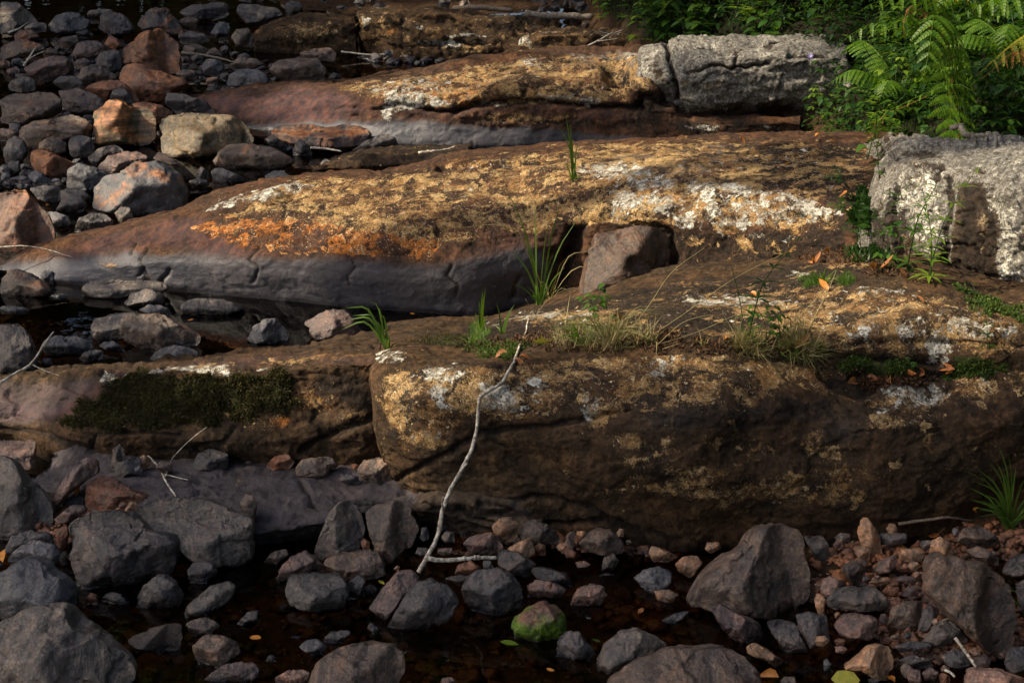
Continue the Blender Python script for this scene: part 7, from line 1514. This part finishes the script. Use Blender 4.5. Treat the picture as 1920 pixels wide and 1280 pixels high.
# ------------------------------------------------------------------ fallen leaves
def fallen(px, py, size, mat, label, shape='oval', float_=False, tilt=None):
    if float_: b = np.array(P(px, py, .004)); n = np.array([0, 0, 1.])
    else: b, n = surf(px, py); b = b + n * .006 + np.array([0, -.004, .006])
    d = rand_dir(rng, -.1, .15 if float_ else .35); d[:2] *= 1; r = np.random.default_rng(int(px * 7 + py)); mb = MB()
    if shape == 'maple':
        cen = np.zeros(3); u = AX_U; v = AX_V * .75 + AX_W * .65 if not float_ else np.array([0, 1., 0])
        V = [cen]; 
        for k in range(20):
            a = math.pi * 2 * k / 20 + .3; rr = size * (.62 if k % 4 == 0 else .42 if k % 2 == 0 else .30); V.append(cen + u * math.cos(a) * rr + v * math.sin(a) * rr + AX_W * r.uniform(-.04, .04) * size)
        mb.add(V, None, np.array([(0, 1 + k, 1 + (k + 1) % 20) for k in range(20)]))
    else:
        leaf_geo(mb, -d * size * .5, d, n + r.normal(size=3) * (.1 if float_ else .3), size, size * r.uniform(.32, .6), 'oval', .1 if float_ else r.uniform(-1.1, 1.1), 0 if float_ else r.uniform(.1, .8))
    o = link('fallen_leaf', mb.mesh('fallen_leaf'), M[mat], None, label, 'leaf', 'fallen leaves'); o.location = [float(a) for a in b]; return o
LV = [(148,924,.055,'orangeleaf','orange leaf between the pinkish wedge and the jagged boulder'),(8,1043,.07,'orangeleaf','orange leaf cut by the left edge above the big smooth boulder'),(1005,1038,.045,'orangeleaf','upright orange leaf by the triangular tan stone'),
 (880,1040,.05,'orangeleaf','orange leaf just above the level pale stick'),(810,1030,.04,'dead','brown leaf beside the foot of the long stick'),(1055,1050,.07,'dead','curled brown leaf at the water edge under the front ledge'),(975,700 - 20,.05,'dead','brown leaf beside the stick where it crosses the crest'),
 (940,668,.05,'dead','red-brown leaf upright in the bright green moss'),(1510,1122,.05,'orangeleaf','orange-brown leaf right of the big triangular boulder'),(1748,1000,.04,'dead','brown leaf leaning on the front ledge foot at right'),(1735,1035,.04,'orangeleaf','orange leaf beside the orange-tan oval pebble'),
 (1822,952,.035,'orangeleaf','pale orange leaf at the foot of the front ledge near the right grass'),(1570,1025,.04,'dead','brown leaf by the squared grey block'),(1440,1270,.06,'orangeleaf','orange leaf at the bottom edge right of the wide brown boulder'),(1665,1272,.05,'orangeleaf','orange leaf at the bottom edge below the angular tan stone'),
 (1550,545,.04,'orangeleaf','orange leaf under the short green tuft on the ledge top'),(1412,556,.04,'orangeleaf','orange leaf left of the short green tuft on the ledge top'),(1725,565,.05,'dead','brown leaf alone on the ledge top below the boulder'),(1765,690,.08,'dead','largest curled orange-brown leaf in the hollow'),
 (1720,700,.06,'dead','brown leaf lying in the middle of the leaf-filled hollow'),(1690,706,.05,'dead','dark brown leaf in the leaf-filled hollow'),(1850,688,.05,'orangeleaf','orange leaf on the green moss patch at right'),(1630,715,.06,'dead','brown leaf at the left end of the leaf-filled hollow'),
 (1650,712,.05,'dead','second brown leaf at the left end of the hollow'),(1600,718,.05,'dead','dry brown leaf where the hollow drains over the crest'),(1780,698,.035,'orangeleaf','small orange leaf right of the largest curled leaf'),(1660,705,.05,'dead','crumpled leaf beside the green moss cushion'),
 (1520,490,.07,'dead','red-brown leaf at the left of the litter below the middle ledge'),(1550,478,.06,'dead','curled leaf in the litter below the middle ledge'),(1580,470,.06,'dead','brown leaf at the right of the litter below the middle ledge'),(1535,495,.06,'dead','lower brown leaf of the litter below the middle ledge'),
 (1640,515,.05,'dead','brown leaf at the foot of the cleft'),(1660,508,.05,'dead','brown leaf below the bright light green plant'),(1690,522,.04,'dead','brown leaf against the base of the right-hand boulder'),(1585,372,.06,'dead','brown leaf pile, left leaf, at the end of the middle ledge top'),
 (1600,368,.06,'dead','brown leaf pile, right leaf, at the end of the middle ledge top'),(1390,268,.05,'orangeleaf','orange leaf on the far crest of the middle ledge'),(1475,310,.035,'orangeleaf','small orange leaf on the dark top of the middle ledge'),(1530,256,.03,'orangeleaf','small orange leaf near the far right crest'),
 (1562,266,.03,'orangeleaf','tiny orange leaf right of the far crest leaf'),(90,388,.03,'orangeleaf','small orange leaf right of the rust-topped upright block'),(1500,655,.05,'dead','reddish-brown leaf among the yellowish grass'),(1435,665,.04,'dead','small red leaf on the crest by the pale yellow-green leaves'),(1365,638,.04,'dead','dark brown leaf behind the crest left of the small plants'),(988,672,.05,'dead','orange-brown leaf right of the stick near the maple leaf'),(1160,605,.04,'dead','brown leaf in the straw-coloured tuft')]
for a in LV: fallen(*a)
fallen(1014, 647, .062, 'yellowleaf', 'yellow-green maple leaf standing behind the crest right of the stick', 'maple')
fallen(1413, 645, .04, 'yellowleaf', 'yellow-green leaf lying on the crest under the slender sprout', 'maple')
fallen(1432, 1262 + 10, .0, 'dead', 'brown') if False else None
b = np.array(P(1582, 1272, .03)); mb = MB(); leaf_geo(mb, b - b - AX_U * .035, AX_U, AX_W + AX_V * .6, .085, .05, 'round', .15, .1)
o = link('fallen_leaf', mb.mesh('fallen_leaf'), M['yellowleaf'], None, 'bright yellow-green leaf at the bottom edge', 'leaf', 'fallen leaves'); o.location = [float(a) for a in b]
for a in [(715,1090,.03,'yellowleaf','small yellow-green leaf between the tan-stained boulder and the reddish slanted stone'),(478,1193,.045,'orangeleaf','orange leaf floating in the dark left foreground pool'),(1202,1143,.04,'dead','brown leaf in the water left of the thin slanted blade of stone'),
 (1032,1254,.025,'orangeleaf','orange spot of a leaf sunk in the dark water near the bottom'),(955,1203,.06,'herblight','pale leaf floating left of the green algae stone'),(1118,1199,.03,'herb','small green leaf on the water right of the short dark pillar'),(773,587,.025,'orangeleaf','small orange leaf floating at the foot of the middle ledge'),(357,599,.03,'orangeleaf','yellow leaf afloat before the dark flat boulder')]:
    fallen(*a, float_=True)
